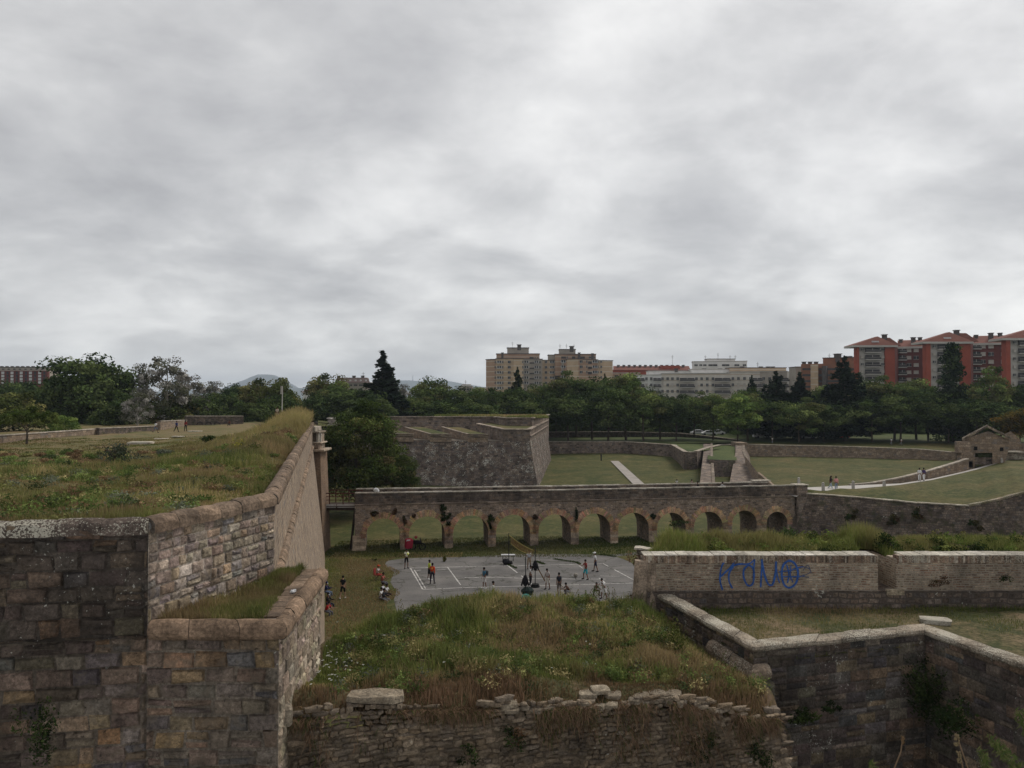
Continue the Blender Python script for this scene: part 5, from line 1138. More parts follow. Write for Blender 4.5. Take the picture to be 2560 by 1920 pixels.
TR = [ # kind, px, ytop, width px, D, label, zb
('dark', 25, 952, 130, 205, 'dark tree under the red and white block at the far left'), ('dark', 95, 958, 120, 200, 'dark tree left of the tallest dark tree'),
('dark', 205, 888, 190, 165, 'tallest dark broadleaf tree on the left behind the low wall'), ('dark', 270, 908, 150, 170, 'dark tree leaning right of the tallest dark tree'), ('dark', 150, 945, 120, 160, 'dark lower tree in front of the tallest dark tree'),
('silver', 348, 912, 80, 172, 'small grey leaved poplar between the dark trees and the tall silver poplar'), ('silver', 418, 896, 130, 168, 'tall silver poplar with bare pale branches'), ('silver', 345, 978, 80, 150, 'low silver leaved sapling clump at the left foot of the tall poplar', 6), ('silver', 472, 940, 95, 175, 'greyish thin poplar on the right side of the tall silver one'),
('dark', 300, 990, 130, 158, 'dark undergrowth tree beneath the grey poplars'), ('olive', 420, 985, 130, 170, 'brownish tree filling the space below the silver poplar'), ('dark', 500, 985, 110, 176, 'dark tree below the greyish thin poplar'),
('olive', 35, 985, 150, 125, 'yellow green bushy tree at the left edge above the low wall', 7.5), ('light', 160, 1042, 80, 118, 'small rounded green tree just beyond the low wall', 8),
('silver', 540, 955, 90, 240, 'hazy grey green tree left of the blue peak'), ('dark', 560, 975, 100, 200, 'dark tree under the left slope of the blue peak'), ('dark', 600, 962, 90, 230, 'dark tree in front of the blue peak'), ('olive', 655, 952, 110, 190, 'olive tree right of the blue peak behind the tall lamp post'), ('olive', 700, 948, 90, 185, 'olive tree beside the tall lamp post'), ('dark', 715, 985, 90, 165, 'dark tree at the far end of the curtain wall'),
('dark', 640, 1000, 120, 175, 'dark low tree behind the terrace crest'), ('olive', 815, 940, 100, 210, 'olive tree left of the mansard roofed block'), ('mid', 845, 958, 110, 200, 'tree below the mansard roofed block'), ('dark', 780, 985, 90, 190, 'dark tree behind the gate pier'),
('dark', 880, 972, 150, 195, 'broad dark round tree left of the tall pointed conifer'), ('sequoia', 957, 884, 78, 200, 'tall pointed dark conifer standing above all other trees'), ('silver', 1012, 962, 60, 240, 'pale grey green tree just right of the tall pointed conifer'),
('dark', 930, 990, 110, 188, 'dark tree at the foot of the tall pointed conifer'), ('mid', 1082, 948, 105, 215, 'rounded green tree in front of the low blue hills'), ('mid', 1035, 985, 90, 205, 'green tree left of the rounded one under the blue hills'), ('dark', 1140, 968, 100, 212, 'dark tree below the small white rooftops'), ('dark', 1100, 1000, 110, 200, 'dark lower tree behind the bastion roof turf'),
('mid', 1195, 972, 90, 225, 'tree at the left foot of the beige tower block'), ('dark', 1240, 972, 90, 215, 'dark tree under the left wing of the beige tower block'), ('ragged', 1294, 924, 42, 230, 'thin ragged conifer in front of the beige tower block'), ('dark', 1200, 1005, 110, 198, 'dark lower tree left of the bastion corner'), ('dark', 1300, 970, 100, 215, 'dark tree around the foot of the ragged conifer'),
('mid', 1350, 962, 90, 222, 'tree just right of the ragged conifer'), ('dark', 1390, 958, 90, 218, 'dark tree under the middle of the beige tower block'), ('mid', 1440, 936, 120, 214, 'tallest rounded tree in front of the beige tower block'), ('dark', 1480, 945, 110, 210, 'dark tree beside the tallest rounded one'), ('ragged', 1512, 940, 34, 235, 'small dark conifer tip below the right wing of the beige tower block'),
('mid', 1565, 938, 120, 208, 'large tree covering the red roofed block at its left end'), ('dark', 1520, 965, 110, 202, 'dark tree between the two largest rounded ones'), ('dark', 1420, 990, 120, 200, 'dark lower tree with trunks showing above the ditch lawn'), ('dark', 1330, 1000, 110, 202, 'dark lower tree above the right shoulder of the bastion'),
('mid', 1608, 972, 100, 205, 'tree below the left end of the white apartment block'), ('dark', 1650, 985, 90, 210, 'dark slim tree under the first balconies of the white apartment block'), ('dark', 1690, 988, 90, 206, 'second dark slim tree under the white apartment block'), ('mid', 1735, 985, 90, 212, 'green tree below the balcony stack of the white apartment block'), ('mid', 1782, 988, 90, 208, 'green tree left of the bright lime green one'),
('light', 1843, 990, 105, 197, 'bright lime green rounded tree in front of the dark firs'), ('mid', 1868, 975, 90, 204, 'green tree behind the bright lime green one'), ('cedar', 1880, 945, 62, 225, 'slim dark fir before the right end of the white apartment block'), ('cedar', 1940, 934, 130, 212, 'dark cedar with layered branches left of the pair'), ('cedar', 2000, 938, 120, 208, 'dark cedar with layered branches right of the pair'),
('mid', 1997, 1000, 112, 198, 'round mid green tree standing before the layered cedars'), ('dark', 1930, 1000, 110, 203, 'dark tree in the shade between the lime and the round green tree'), ('mid', 2060, 968, 90, 214, 'green tree under the brick office block'), ('cedar', 2112, 898, 150, 206, 'tallest dark cedar in front of the brick office block'), ('dark', 2060, 1010, 110, 200, 'dark tree right of the round mid green tree'),
('mid', 2165, 950, 90, 215, 'green tree at the foot of the first red tower'), ('light', 2172, 968, 70, 214, 'pale green tree top under the first red tower'), ('mid', 2235, 948, 130, 208, 'broad tree before the first red brick link block'), ('mid', 2290, 952, 110, 210, 'broad tree before the second red tower'), ('dark', 2180, 1000, 130, 199, 'dark broad tree nearest the long pale wall'), ('dark', 2250, 985, 130, 200, 'dark broad tree behind the long pale wall'), ('dark', 2320, 972, 120, 202, 'dark tree left of the tall dark spire shaped conifer'),
('cypress', 2382, 876, 92, 200, 'tall dark spire shaped conifer before the second red tower'), ('dark', 2370, 1000, 120, 196, 'dark tree at the foot of the spire shaped conifer'), ('mid', 2440, 958, 110, 204, 'green tree between the spire shaped conifer and the slender poplar'), ('spindly', 2480, 920, 80, 196, 'slender mid green poplar before the red link block'), ('mid', 2525, 958, 100, 205, 'green tree right of the slender poplar'),
('dark', 2440, 1000, 120, 190, 'dark tree rising behind the ruined gatehouse'), ('dark', 2500, 1010, 110, 188, 'dark tree above the gatehouse roof ridge'), ('autumn', 2548, 1020, 100, 180, 'orange tinged autumn tree at the right edge behind the gatehouse'), ('dark', 2580, 965, 110, 200, 'dark tree at the far right edge'),
]
for t in TR:
    kind, px, yt, wd, D, lab = t[:6]; tree(kind, px, yt, wd, D, lab, t[6] if len(t) > 6 else (5.2 if D < 212 else 6.0), G1)
# dark depth rows behind (a far-off wood that reads as one mass)
Vs = []; Fs = []; Cs = []; base = 0; rw_ = np.random.default_rng(5)
for px in range(-60, 2640, 22):
    for D, zt_ in ((232+rw_.uniform(-4, 4), 11.0), (258+rw_.uniform(-8, 20), 13.8), (300, 15.0)):
        px_ = px+rw_.uniform(-8, 8); x = XD(px_, D); zz = zt_+rw_.uniform(-1.6, 1.4); n = 300
        p = rw_.normal(size=(n, 3)); p /= np.linalg.norm(p, axis=1, keepdims=True); q = rw_.random(n)**.4
        pts = np.array([x, D, (zz+5)/2+.4])+p*q[:, None]*np.array([3.6, 3, (zz-5)/2+.3]); nn = p+rw_.normal(size=(n, 3))*.6+np.array([0, 0, .3]); nn /= np.linalg.norm(nn, axis=1, keepdims=True)
        col = np.array(DK[rw_.integers(4)])*rw_.uniform(.8, 1.5, (n, 1))
        V, Fc, c = leaf_quads(pts, nn, rw_.uniform(.9, 1.7, n), col, rw_); Vs.append(V); Fs.append(Fc+base); Cs.append(c); base += len(V)
put('background_wood', np_mesh('background_wood', np.concatenate(Vs), np.concatenate(Fs), [M_leaf], fcol=np.concatenate(Cs)), label='dark mass of woodland filling the gaps behind the park trees', kind='stuff')

# small tree standing before the low wall on the terrace
rgs = np.random.default_rng(8)
r = empty('young_tree', (XD(68, 90), 90, 10.8), 'small spreading tree with a thin dark trunk in front of the low terrace wall', 'tree')
put('crown', crown_mesh('crown', rgs, 3.0, 1.2, 2.7, 46, 90, .62, .22, [(0.06, .085, .02), (.085, .105, .03), (.045, .065, .016)]), parent=r)
put('trunk', trunk_mesh('trunk', 2.4, .14, 6, 1.6, .45), parent=r)
# hanging and climbing plants, bushes
def bush(name, loc, R, cols, label, n=500, leaf=.1, sc=(1, 1, 1), stalks=0, cat='plant', rng=rgs, grp=None):
    loc = Vector(loc); r = empty(name, loc, label, cat, grp); ncl = max(5, n//60); Cs = []; Ns = []; Ss = []; Cl = []
    for k in range(ncl):
        d = rng.normal(size=3); d /= np.linalg.norm(d); c = d*R*rng.uniform(.2, .85); m = n//ncl
        p = rng.normal(size=(m, 3)); p /= np.linalg.norm(p, axis=1, keepdims=True)
        pts = (c+p*(rng.random(m)**.5)[:, None]*R*.42)*np.array(sc); col = np.array(cols[rng.integers(len(cols))])*rng.uniform(.7, 1.3)
        Cs.append(pts); nn = p+rng.normal(size=(m, 3))*.6; Ns.append(nn/np.linalg.norm(nn, axis=1, keepdims=True)); Ss.append(leaf*rng.uniform(.5, 1.4, m)); Cl.append(col*rng.uniform(.7, 1.3, (m, 1)))
    V, Fc, col = leaf_quads(np.concatenate(Cs), np.concatenate(Ns), np.concatenate(Ss), np.concatenate(Cl), rng, 1.4)
    put('foliage', np_mesh('foliage', V, Fc, [M_leaf], fcol=col), parent=r)
    mb = MB()
    for k in range(4): mb.tube([(0, 0, -R*.6*sc[2]), (rng.normal()*R*.3, rng.normal()*R*.2*sc[1], 0), (rng.normal()*R*.5*sc[0], rng.normal()*R*.4*sc[1], R*.6*sc[2])], [R*.03, R*.02, R*.008], 4)
    o = mb.build('stem', M_bark, loc=(0, 0, 0)); o.parent = r; return r
IVY = [(0.029, 0.044, 0.016), (0.044, 0.062, 0.021), (0.019, 0.031, 0.012)]; DRY = [(0.130, 0.078, 0.046), (0.091, 0.058, 0.039), (0.065, 0.058, 0.026)]
def fp(px, py, off=-.2): 
    s = bpx(px); p = BP(s, off, 0); z = P(px, py, p.y).z; return (p.x, p.y, z)
for px, py, R, sc, cols, lab in ((985, 1277, .5, (1, .4, 1.2), DRY, 'brown weed clump on the bridge above the first pier'), (935, 1285, .45, (1.2, .4, .6), DRY, 'reddish dry weed on the bridge over the first arch'), (1011, 1305, .5, (.7, .4, 1.5), DRY, 'dry hanging weed on the pier between the first and second arches'), (1108, 1275, .6, (1, .4, 1), IVY, 'dark ivy tuft on the bridge above the second pier'), (1120, 1299, .7, (1, .4, 1), IVY, 'largest dark green bush hanging over the second pier of the bridge'), (1229, 1296, .55, (1, .4, 1), IVY, 'round dark bush hanging over the third pier of the bridge'), (1225, 1312, .35, (.6, .4, 1.3), IVY, 'thin strand of weed trailing under the round bush'), (1338, 1293, .4, (1, .4, .8), DRY, 'small weed above the fourth pier of the bridge'), (1440, 1285, .4, (.4, .3, 3), IVY, 'thin vertical weed streak between the fifth and sixth arches'), (1629, 1290, .4, (1, .4, 1), IVY, 'small bush between the seventh and eighth arches'), (1036, 1290, .3, (1, .4, 1), DRY, 'tiny dry weed at the left shoulder of the second arch')):
    bush('wall_plant', fp(px, py), R, cols, lab, 260, .16, sc)
shr = [('shrub', P(286, 1128, 45)-Vector((0, 0, .1)), 1.15, [(0.07, .085, .06), (.09, .105, .075), (.05, .06, .04)], 'blue grey shrub on the left terrace before the flat stones', 900, .1, (1.25, 1, .75)),
 ('shrub', P(600, 1130, 40), .9, [(.16, .15, .03), (.10, .11, .03), (.20, .18, .04)], 'yellowish flowering shrub near the curtain wall coping', 500, .08, (1.2, .8, .9)),
 ('shrub', P(515, 1098, 60), .7, IVY, 'small dark tuft beyond the flat stones', 250, .12, (1.2, 1, .6)),
 ('wall_plant', P(100, 1830, 15.3), .55, IVY, 'dark plant hanging low on the near bastion wall', 700, .05, (1, .35, 1.4)),
 ('wall_plant', P(2010, 1790, 22.9), .55, IVY, 'leafy plant growing from the near right wall below its cordon corner', 700, .06, (1.1, .4, .75)),
 ('wall_plant', P(2070, 1770, 23.2), .3, IVY, 'small leafy tuft beside the larger one on the near right wall', 260, .06, (1.3, .4, .7)),
 ('wall_plant', P(2310, 1730, 24.2), .95, IVY, 'large dark ivy patch in the inner corner of the near right wall', 1500, .07, (.8, .5, 1.25)),
 ('wall_plant', P(2390, 1790, 22.8), .8, IVY, 'dark ivy patch on the return wall right of the inner corner', 1100, .07, (1, .5, .9)),
 ('wall_plant', P(1890, 1880, 20.6), .55, IVY, 'green plant where the rubble wall meets the ashlar corner', 700, .06, (1, .5, 1.2)),
 ('wall_plant', P(1760, 1870, 20.1), .5, IVY+DRY[2:], 'green tuft on the right part of the rubble wall', 420, .05, (1, .4, 1.2)),
 ('wall_plant', P(1290, 1855, 18.6), .42, IVY+DRY[:1], 'dark weed clump on the middle of the rubble wall', 420, .05, (1, .4, 1)),
 ('wall_plant', P(1175, 1885, 18.3), .3, IVY, 'small weed left of the dark clump on the rubble wall', 200, .05, (1.2, .4, 1.2)),
 ('wall_plant', P(2350, 1455, 29.0), .45, DRY, 'brown dry weed on the brick parapet right of the passage', 260, .05, (1.4, .3, .5)),
 ('wall_plant', P(2515, 1440, 29.0), .3, IVY, 'small dark weed high on the brick parapet at its right end', 180, .05, (1, .3, 1)),
 ('wall_plant', P(1590, 1410, 30), .42, DRY+[(.12, .11, .06)], 'dry bush sprouting from the left end of the brick parapet', 360, .06, (.8, .8, 1.3)),
 ('wall_plant', P(1588, 1490, 29.8), .5, DRY, 'reddish dry brush at the foot of the parapet end', 420, .06, (1, .8, 1)),
 ('shrub', P(1730, 1358, 31.5), .42, LT, 'taller green shrub at the left part of the embankment', 420, .07, (1.4, .8, .8)),
 ('shrub', P(1975, 1345, 32.2), .55, [(.05, .08, .03), (.065, .1, .035)], 'tallest bushy weed on the embankment behind the graffiti wall', 700, .08, (1.3, .8, .9)),
 ('shrub', P(2075, 1378, 30.6), .5, IVY, 'dark bramble on the embankment left of the passage', 420, .07, (1.6, .8, .5)),
 ('shrub', P(2215, 1365, 30.9), .62, IVY+[(.05, .07, .02)], 'large leafed bramble spilling over the passage', 700, .08, (1.2, .8, .8)),
 ('shrub', P(2420, 1368, 30.6), .6, IVY, 'dark bramble on the embankment right of the passage', 600, .08, (1.8, .8, .6)),
 ('shrub', P(1806, 1740, 22.0), .42, IVY+[(.04, .055, .02)], 'dark brush at the foot of the flank wall below the cordon', 900, .06, (.9, .8, 1.3)),
 ('shrub', P(1790, 1730, 21.9), .7, IVY, 'dark trailing brush in the corner between mound and ashlar wall', 900, .06, (1, .7, .8)),
 ('shrub', P(1690, 1600, 23.8), .5, [(.06, .08, .02), (.09, .105, .03)], 'green weedy shrub beside the flank wall on the mound', 700, .05, (1, 1, 1.4)),
 ('shrub', P(1690, 1222+60, 84.5)-Vector((0, 0, 1)), .9, IVY, 'dark weeds at the bridge foot beyond the embankment', 300, .16, (1.6, 1, .5)),
 ('shrub', P(935, 1400, 77.8), .35, OLV, 'low weed tuft on the edge of the asphalt court', 150, .12, (1.2, 1, .4)),
 ('shrub', P(1109, 1405, 77.5)-Vector((0, 0, .0)), .45, [(.12, .12, .035), (.09, .09, .03)], 'yellow green weed growing through a crack in the court', 220, .12, (.8, .6, 1.3))]
for a in shr: bush(a[0], a[1], a[2], a[3], a[4], a[5], a[6], a[7])
for px, py, lab in ((2230, 1300, 'brown creeper patch on the middle of the retaining wall'), (2135, 1292, 'dark creeper patch on the retaining wall near the bridge'), (2290, 1285, 'dark creeper streak on the retaining wall'), (2440, 1310, 'wide creeper patch low on the retaining wall')):
    D = np.interp(px, [2060, 2150, 2290, 2420, 2560], [90, 88.5, 86, 84, 84])-1.0; bush('wall_plant', P(px, py, D), 1.0, DRY[1:]+IVY[:1], lab, 300, .2, (1, .3, .8))

# ---------------------------------------------------------------- grass as stuff
GC = [(0.149, 0.184, 0.053), (0.209, 0.236, 0.069), (0.262, 0.262, 0.087), (0.402, 0.332, 0.149), (0.506, 0.394, 0.202), (0.096, 0.127, 0.039), (0.297, 0.202, 0.122)]
def blades(name, X, Y, Z, H, W, C, label, lean=.45, rng=RNG, seeds=0):
    n = len(X); a = rng.uniform(0, 6.283, n); ln = np.abs(rng.normal(size=n))*lean*H; b = rng.uniform(0, 6.283, n)
    dx, dy = np.cos(a)*W/2, np.sin(a)*W/2; tx, ty = np.cos(b)*ln, np.sin(b)*ln; hz = np.sqrt(np.maximum(H*H-ln*ln, (H*.3)**2))
    p0 = np.stack([X-dx, Y-dy, Z-.03], 1); p1 = np.stack([X+dx, Y+dy, Z-.03], 1)
    m0 = np.stack([X-dx*.7+tx*.35, Y-dy*.7+ty*.35, Z+hz*.6], 1); m1 = np.stack([X+dx*.7+tx*.35, Y+dy*.7+ty*.35, Z+hz*.6], 1); tp = np.stack([X+tx, Y+ty, Z+hz], 1)
    V = np.stack([p0, p1, m1, m0, tp], 1).reshape(-1, 3); i = np.arange(n)*5
    Fq = np.concatenate([np.stack([i, i+1, i+2], 1), np.stack([i, i+2, i+3], 1), np.stack([i+3, i+2, i+4], 1)]); fc = np.concatenate([C, C, C*1.1])
    return put(name, np_mesh(name, V, Fq, [M_blade], fcol=fc), label=label, kind='stuff')
def gcol(X, Y, sc, rng, weights=None, seed=1, vary=.25, pal=GC):
    a = fbm(X*sc, Y*sc, seed); b = fbm(X*sc*.9+40, Y*sc*.9, seed+7); n = len(X)
    pal = np.array(pal); straw = sm(.52, .66, a+rng.normal(size=n)*.07); br = sm(.58, .70, b+rng.normal(size=n)*.05); dk = sm(.56, .40, b+rng.normal(size=n)*.04)
    g = pal[rng.choice([0, 1, 2], n, p=[.4, .4, .2])]; s = pal[rng.choice([3, 4, 3, 2], n)]
    C = g*(1-straw[:, None])+s*straw[:, None]; C = C*(1-.75*br[:, None])+pal[6]*.75*br[:, None]; C = C*(1-.65*dk[:, None])+pal[5]*.65*dk[:, None]
    return np.clip(C*rng.uniform(1-vary, 1+vary, (n, 1)), 0, 1)
def clumpy(X, Y, sc, rng, thr=.42, seed=50): return rng.random(len(X)) < sm(thr-.18, thr+.22, fbm(X*sc, Y*sc, seed))
# mound
n = 170000; X = RNG.uniform(-5.4, 8.6, n); Y = near_D(X)+RNG.random(n)**.9*13
ok = ((X > -5.0-0.235*(Y-21.4)) | (Y < 21.4)) & (X < np.where(Y < 23.3, 6.85, 6.85-(Y-23.3)*.257)); X, Y = X[ok], Y[ok]
k = clumpy(X, Y, 1.3, RNG, .3); X, Y = X[k], Y[k]; t = Y-near_D(X)
Z = mound_z(X, Y); hh = .09+.22*sm(.35, .7, fbm(X*.7, Y*.7, 77))+.14*sm(5, 8, t)*sm(.4, .6, fbm(X*.9, Y*.9, 3)); H = hh*RNG.uniform(.5, 1.6, len(X)); H *= np.where(t < 1.3, .8, 1)
C = gcol(X, Y, .42, RNG, seed=12)*.95
fr = 1-sm(.5, 1.9, t+(fbm(X*.9, Y*.9, 5)-.5)*2.4); C = C*(1-fr[:, None]*.85)+np.array([.14, .085, .055])*fr[:, None]*RNG.uniform(.5, 1.4, (len(X), 1))
strawp = sm(.7, .95, np.exp(-((X-2.6)**2/3+(Y-25.3)**2/1.6)))+sm(.5, .9, np.exp(-((X+2.2)**2/6+(Y-22.5+.25*X)**2/.5)))*.7; C = C*(1-.6*strawp[:, None])+np.array([.24, .17, .09])*.6*strawp[:, None]
H *= 1-.4*np.clip(strawp, 0, 1)
blades('mound_grass', X, Y, Z, H, .022*RNG.uniform(.5, 1.7, len(X)), C, 'tall mixed green and straw grass covering the foreground mound')
# dead overhanging grass over the rubble wall lip
n = 30000; X = RNG.uniform(-5, 6.9, n); Y = near_D(X)+RNG.uniform(-.12, .25, n); k = clumpy(X, Y, 1.1, RNG, .50, 91); X, Y = X[k], Y[k]; n = len(X)
Z = mound_z(X, near_D(X)+.15)-RNG.random(n)**2*1.3*sm(.45, .7, fbm(X*.6, X*0+3, 33)); Hh = RNG.uniform(.12, .45, n)
V0 = np.stack([X, Y-.02, Z], 1); dd = np.stack([RNG.normal(size=n)*.14, -RNG.uniform(.05, .3, n), -Hh*RNG.uniform(-.35, 1.2, n)], 1); wv = np.stack([RNG.uniform(.006, .012, n), np.zeros(n), np.zeros(n)], 1)
V = np.stack([V0-wv, V0+wv, V0+dd], 1).reshape(-1, 3); C = np.array([.19, .125, .08])*RNG.uniform(.35, 1.5, (n, 1)); gk = RNG.random(n) < .2; C[gk] = np.array([.07, .085, .03])
put('dead_grass', np_mesh('dead_grass', V, np.arange(3*n).reshape(n, 3), [M_blade], fcol=C), label='dead brown grass hanging over the lip of the rubble wall', kind='stuff')
# ledge tuft
n = 34000; u, v = RNG.random(n), RNG.random(n); A3 = np.array(A_); B3 = np.array(B_); E3_ = np.array(E_)+np.array([-.5, .18, 0]); F3 = np.array(F_)+np.array([-.6, 0, 0])
Pt = (A3[None]*(1-u)[:, None]+E3_[None]*u[:, None])*(1-v)[:, None]+(B3[None]*(1-u)[:, None]+F3[None]*u[:, None])*v[:, None]; Pt = Pt+np.array([.12, .1, 0]); X, Y = Pt[:, 0], Pt[:, 1]
k = RNG.random(n) < np.clip(.25+1.1*np.abs(v-.52)*2, 0, 1); X, Y, v, u = X[k], Y[k], v[k], u[k]; C = gcol(X, Y, .6, RNG, seed=31)*.7; mid = np.exp(-((v-.5)/.22)**2-((u-.62)/.5)**2); C = C*(1-.7*mid[:, None])+np.array([.24, .18, .10])*.7*mid[:, None]
blades('ledge_grass', X, Y, np.full(len(X), ZK+.02), RNG.uniform(.07, .34, len(X))*(1-.75*mid)*(.55+.9*fbm(X*2.2, Y*2.2, 5)), .018, C, 'short green grass with a dry patch on the bastion ledge')
# terrace, denser near
def tz(X, Y): return terr_z(X, Y)
n = 230000; Y = 16+RNG.random(n)**1.9*84; X = long_x(Y)-.2-RNG.random(n)**1.1*(Y*.42+1.5)*1.15; ok = in_terr(X, Y); X, Y = X[ok], Y[ok]; k = clumpy(X, Y, .7, RNG, .22, 61); X, Y = X[k], Y[k]
H = (.10+.26*sm(.42, .7, fbm(X*.4, Y*.4, 71)))*RNG.uniform(.5, 1.3, len(X)); dr = long_x(Y)-X; bk = (1-sm(3, 12, dr))*sm(45, 70, Y); flat = sm(8, 16, dr)*sm(28, 45, Y); H = H*(1-.75*flat)*(1+.7*bk)
C = gcol(X, Y, .3, RNG, seed=41); C = C*(1-.6*bk[:, None])+np.array([.42, .33, .15])*.6*bk[:, None]; C = C*(1-.4*flat[:, None])+np.array([.11, .11, .04])*.4*flat[:, None]
st_ = sm(.42, .6, fbm(X*.22, Y*.22, 45))[:, None]*.55; C = C*(1-st_)+np.array([.27, .21, .10])*st_*RNG.uniform(.7, 1.25, (len(X), 1)); mg = (fbm(X*.3, Y*.3, 99) > .6)[:, None]; C = np.where(mg & (bk[:, None] < .3), C*np.array([.9, .85, .95]), C)
blades('terrace_grass', X, Y, tz(X, Y), H*np.clip(Y/30, .8, 1.6), .020*np.clip(Y/22, .9, 4), C*.9, 'rough green and straw grass covering the left terrace')
# grass along the bastion tops
n = 26000; X = RNG.uniform(-16, 8, n); Y = RNG.uniform(150, 186, n); ok = (Y > 162-(X > -4.5)*4-(X > -1)*9+2) & (X < -.0+.0*Y+XD(1366, 170)-.3); X, Y = X[ok], Y[ok]
C = gcol(X, Y, .12, RNG, seed=57)*.85; blades('bastion_top_grass', X, Y, np.full(len(X), 12.2)-1.0*sm(165, 190, Y), RNG.uniform(.2, .6, len(X)), .12, C, 'long grass growing on top of the far bastion')
# ravelin worn grass
n = 45000; X = RNG.uniform(5, 24, n); Y = RNG.uniform(20, 29.2, n); ok = rt_mask(X, Y); X, Y = X[ok], Y[ok]; k = clumpy(X, Y, .6, RNG, .5, 17) | (Y > 28.6); X, Y = X[k], Y[k]
C = gcol(X, Y, .3, RNG, seed=19)*.72; blades('ravelin_grass', X, Y, rt_z(X, Y), RNG.uniform(.03, .12, len(X))*np.where(Y > 28.4, 1.7, 1), .018, C, 'short patchy grass inside the right hand walls')
# embankment weeds
n = 70000; X = RNG.uniform(4.5, 24, n); Y = 30.05+RNG.random(n)*2.6; ok = (X > 5.0+(Y-30)*.6) & ~((X > xG0-.1) & (X < xG1+.1) & (Y < 31.4)); X, Y = X[ok], Y[ok]
C = gcol(X, Y, .35, RNG, seed=23); C = C*.55+np.array([.15, .185, .045])*.45; yl = RNG.random(len(X)) < .06; C[yl] = np.array([.33, .3, .12])
H = (.24+.46*sm(.35, .7, fbm(X*.5, Y*.5, 81)))*RNG.uniform(.5, 1.4, len(X)); H *= sm(29.8, 31.5, Y)*.6+.4
blades('embankment_weeds', X, Y, emb_z(X, Y), H, .02*RNG.uniform(.6, 1.6, len(X)), C*.95, 'bright green weeds growing thick along the embankment behind the brick parapet', lean=.35)
# ditch grass near court edges and along the cracks
n = 60000; Y = RNG.uniform(40, 82, n); X = RNG.uniform(-18, -5, n); ok = (X > long_x(Y)+1.4); X, Y = X[ok], Y[ok]; pxx = 1280+X/Y*F
ok = (pxx < 985+18*np.sin(Y*.8)+(Y-60)*-.2) | (Y > 79.5); X, Y = X[ok], Y[ok]; C = gcol(X, Y, .16, RNG, seed=29)*.85
blades('ditch_grass', X, Y, np.zeros(len(X)), RNG.uniform(.05, .16, len(X))*1.2, .05, C, 'patchy grass along the foot of the curtain wall beside the court')
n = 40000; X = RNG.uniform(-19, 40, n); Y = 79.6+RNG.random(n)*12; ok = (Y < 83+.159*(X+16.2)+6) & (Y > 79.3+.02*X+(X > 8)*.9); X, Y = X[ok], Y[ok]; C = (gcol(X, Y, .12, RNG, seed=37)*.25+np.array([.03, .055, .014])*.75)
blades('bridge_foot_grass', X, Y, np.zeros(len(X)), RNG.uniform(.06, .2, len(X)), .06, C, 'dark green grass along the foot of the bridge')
for nm, pts, lab in (('crack_weeds', [(1385, 1398), (1405, 1401), (1440, 1406), (1450, 1411)], 'weed line in the crack of the far right court corner'), ('crack_weeds', [(1262, 1409), (1275, 1414), (1290, 1421)], 'weed line beside the net post base'), ('crack_weeds', [(1340, 1404), (1352, 1408), (1360, 1411)], 'weed line behind the striped shirt player'), ('crack_weeds', [(1500, 1387), (1518, 1389), (1538, 1392)], 'grass tongue at the far edge of the court')):
    XX = []; YY = []
    for (a, b), (c, d) in zip(pts[:-1], pts[1:]):
        for _ in range(220):
            t = random.random(); p = G(a+(c-a)*t+jit(4), b+(d-b)*t+jit(1.2), 0); XX.append(p.x); YY.append(p.y)
    XX, YY = np.array(XX), np.array(YY); C = np.array([.04, .06, .018])*RNG.uniform(.6, 1.6, (len(XX), 1)); blades(nm, XX, YY, np.zeros(len(XX))+.01, RNG.uniform(.04, .14, len(XX)), .05, C, lab)
# weeds: many small leafy clumps read as ground cover
def weeds(name, pts, cols, label, rng, leaf=.05):
    Cs = []; Ns = []; Ss = []; Cl = []
    for (x, y, z, R, hgt) in pts:
        m = int(40+900*R*R); p = rng.normal(size=(m, 3)); p /= np.linalg.norm(p, axis=1, keepdims=True); q = (rng.random(m)**.5)[:, None]
        c = np.array([x, y, z+hgt*.45])+p*q*np.array([R, R, hgt*.55]); col = np.array(cols[rng.integers(len(cols))])*rng.uniform(.7, 1.35)
        Cs.append(c); nn = p+rng.normal(size=(m, 3))*.7; Ns.append(nn/np.linalg.norm(nn, axis=1, keepdims=True)); Ss.append(leaf*max(1, y/30)*rng.uniform(.5, 1.4, m)); Cl.append(col*rng.uniform(.65, 1.35, (m, 1)))
    V, Fc, col = leaf_quads(np.concatenate(Cs), np.concatenate(Ns), np.concatenate(Ss), np.concatenate(Cl), rng, 1.6)
    put(name, np_mesh(name, V, Fc, [M_leaf], fcol=np.clip(col, 0, 1)), label=label, kind='stuff')
WD = [(0.105, 0.150, 0.045), (0.075, 0.105, 0.033), (0.150, 0.195, 0.060), (0.068, 0.090, 0.038), (0.195, 0.195, 0.075), (0.300, 0.255, 0.120), (0.180, 0.120, 0.068), (0.135, 0.150, 0.105)]
rw2 = np.random.default_rng(77); pts = []
while len(pts) < 620:
    x = rw2.uniform(-5, 6.9); y = float(near_D(x))+rw2.uniform(.5, 9.5)
    if x < -5.0-0.235*(y-21.4)+.3 or x > (6.7 if y < 23.3 else 6.7-(y-23.3)*.257): continue
    if float(fbm(np.array(x*.9), np.array(y*.9), 55)) < .42: continue
    pts.append((x, y, float(mound_z(np.array(x), np.array(y))), rw2.uniform(.12, .34), rw2.uniform(.15, .42)*(1 if x < 2 else 1.25)))
weeds('mound_weeds', pts, WD, 'leafy weeds mixed through the mound grass', rw2, .045)
tz0 = None; pts = []
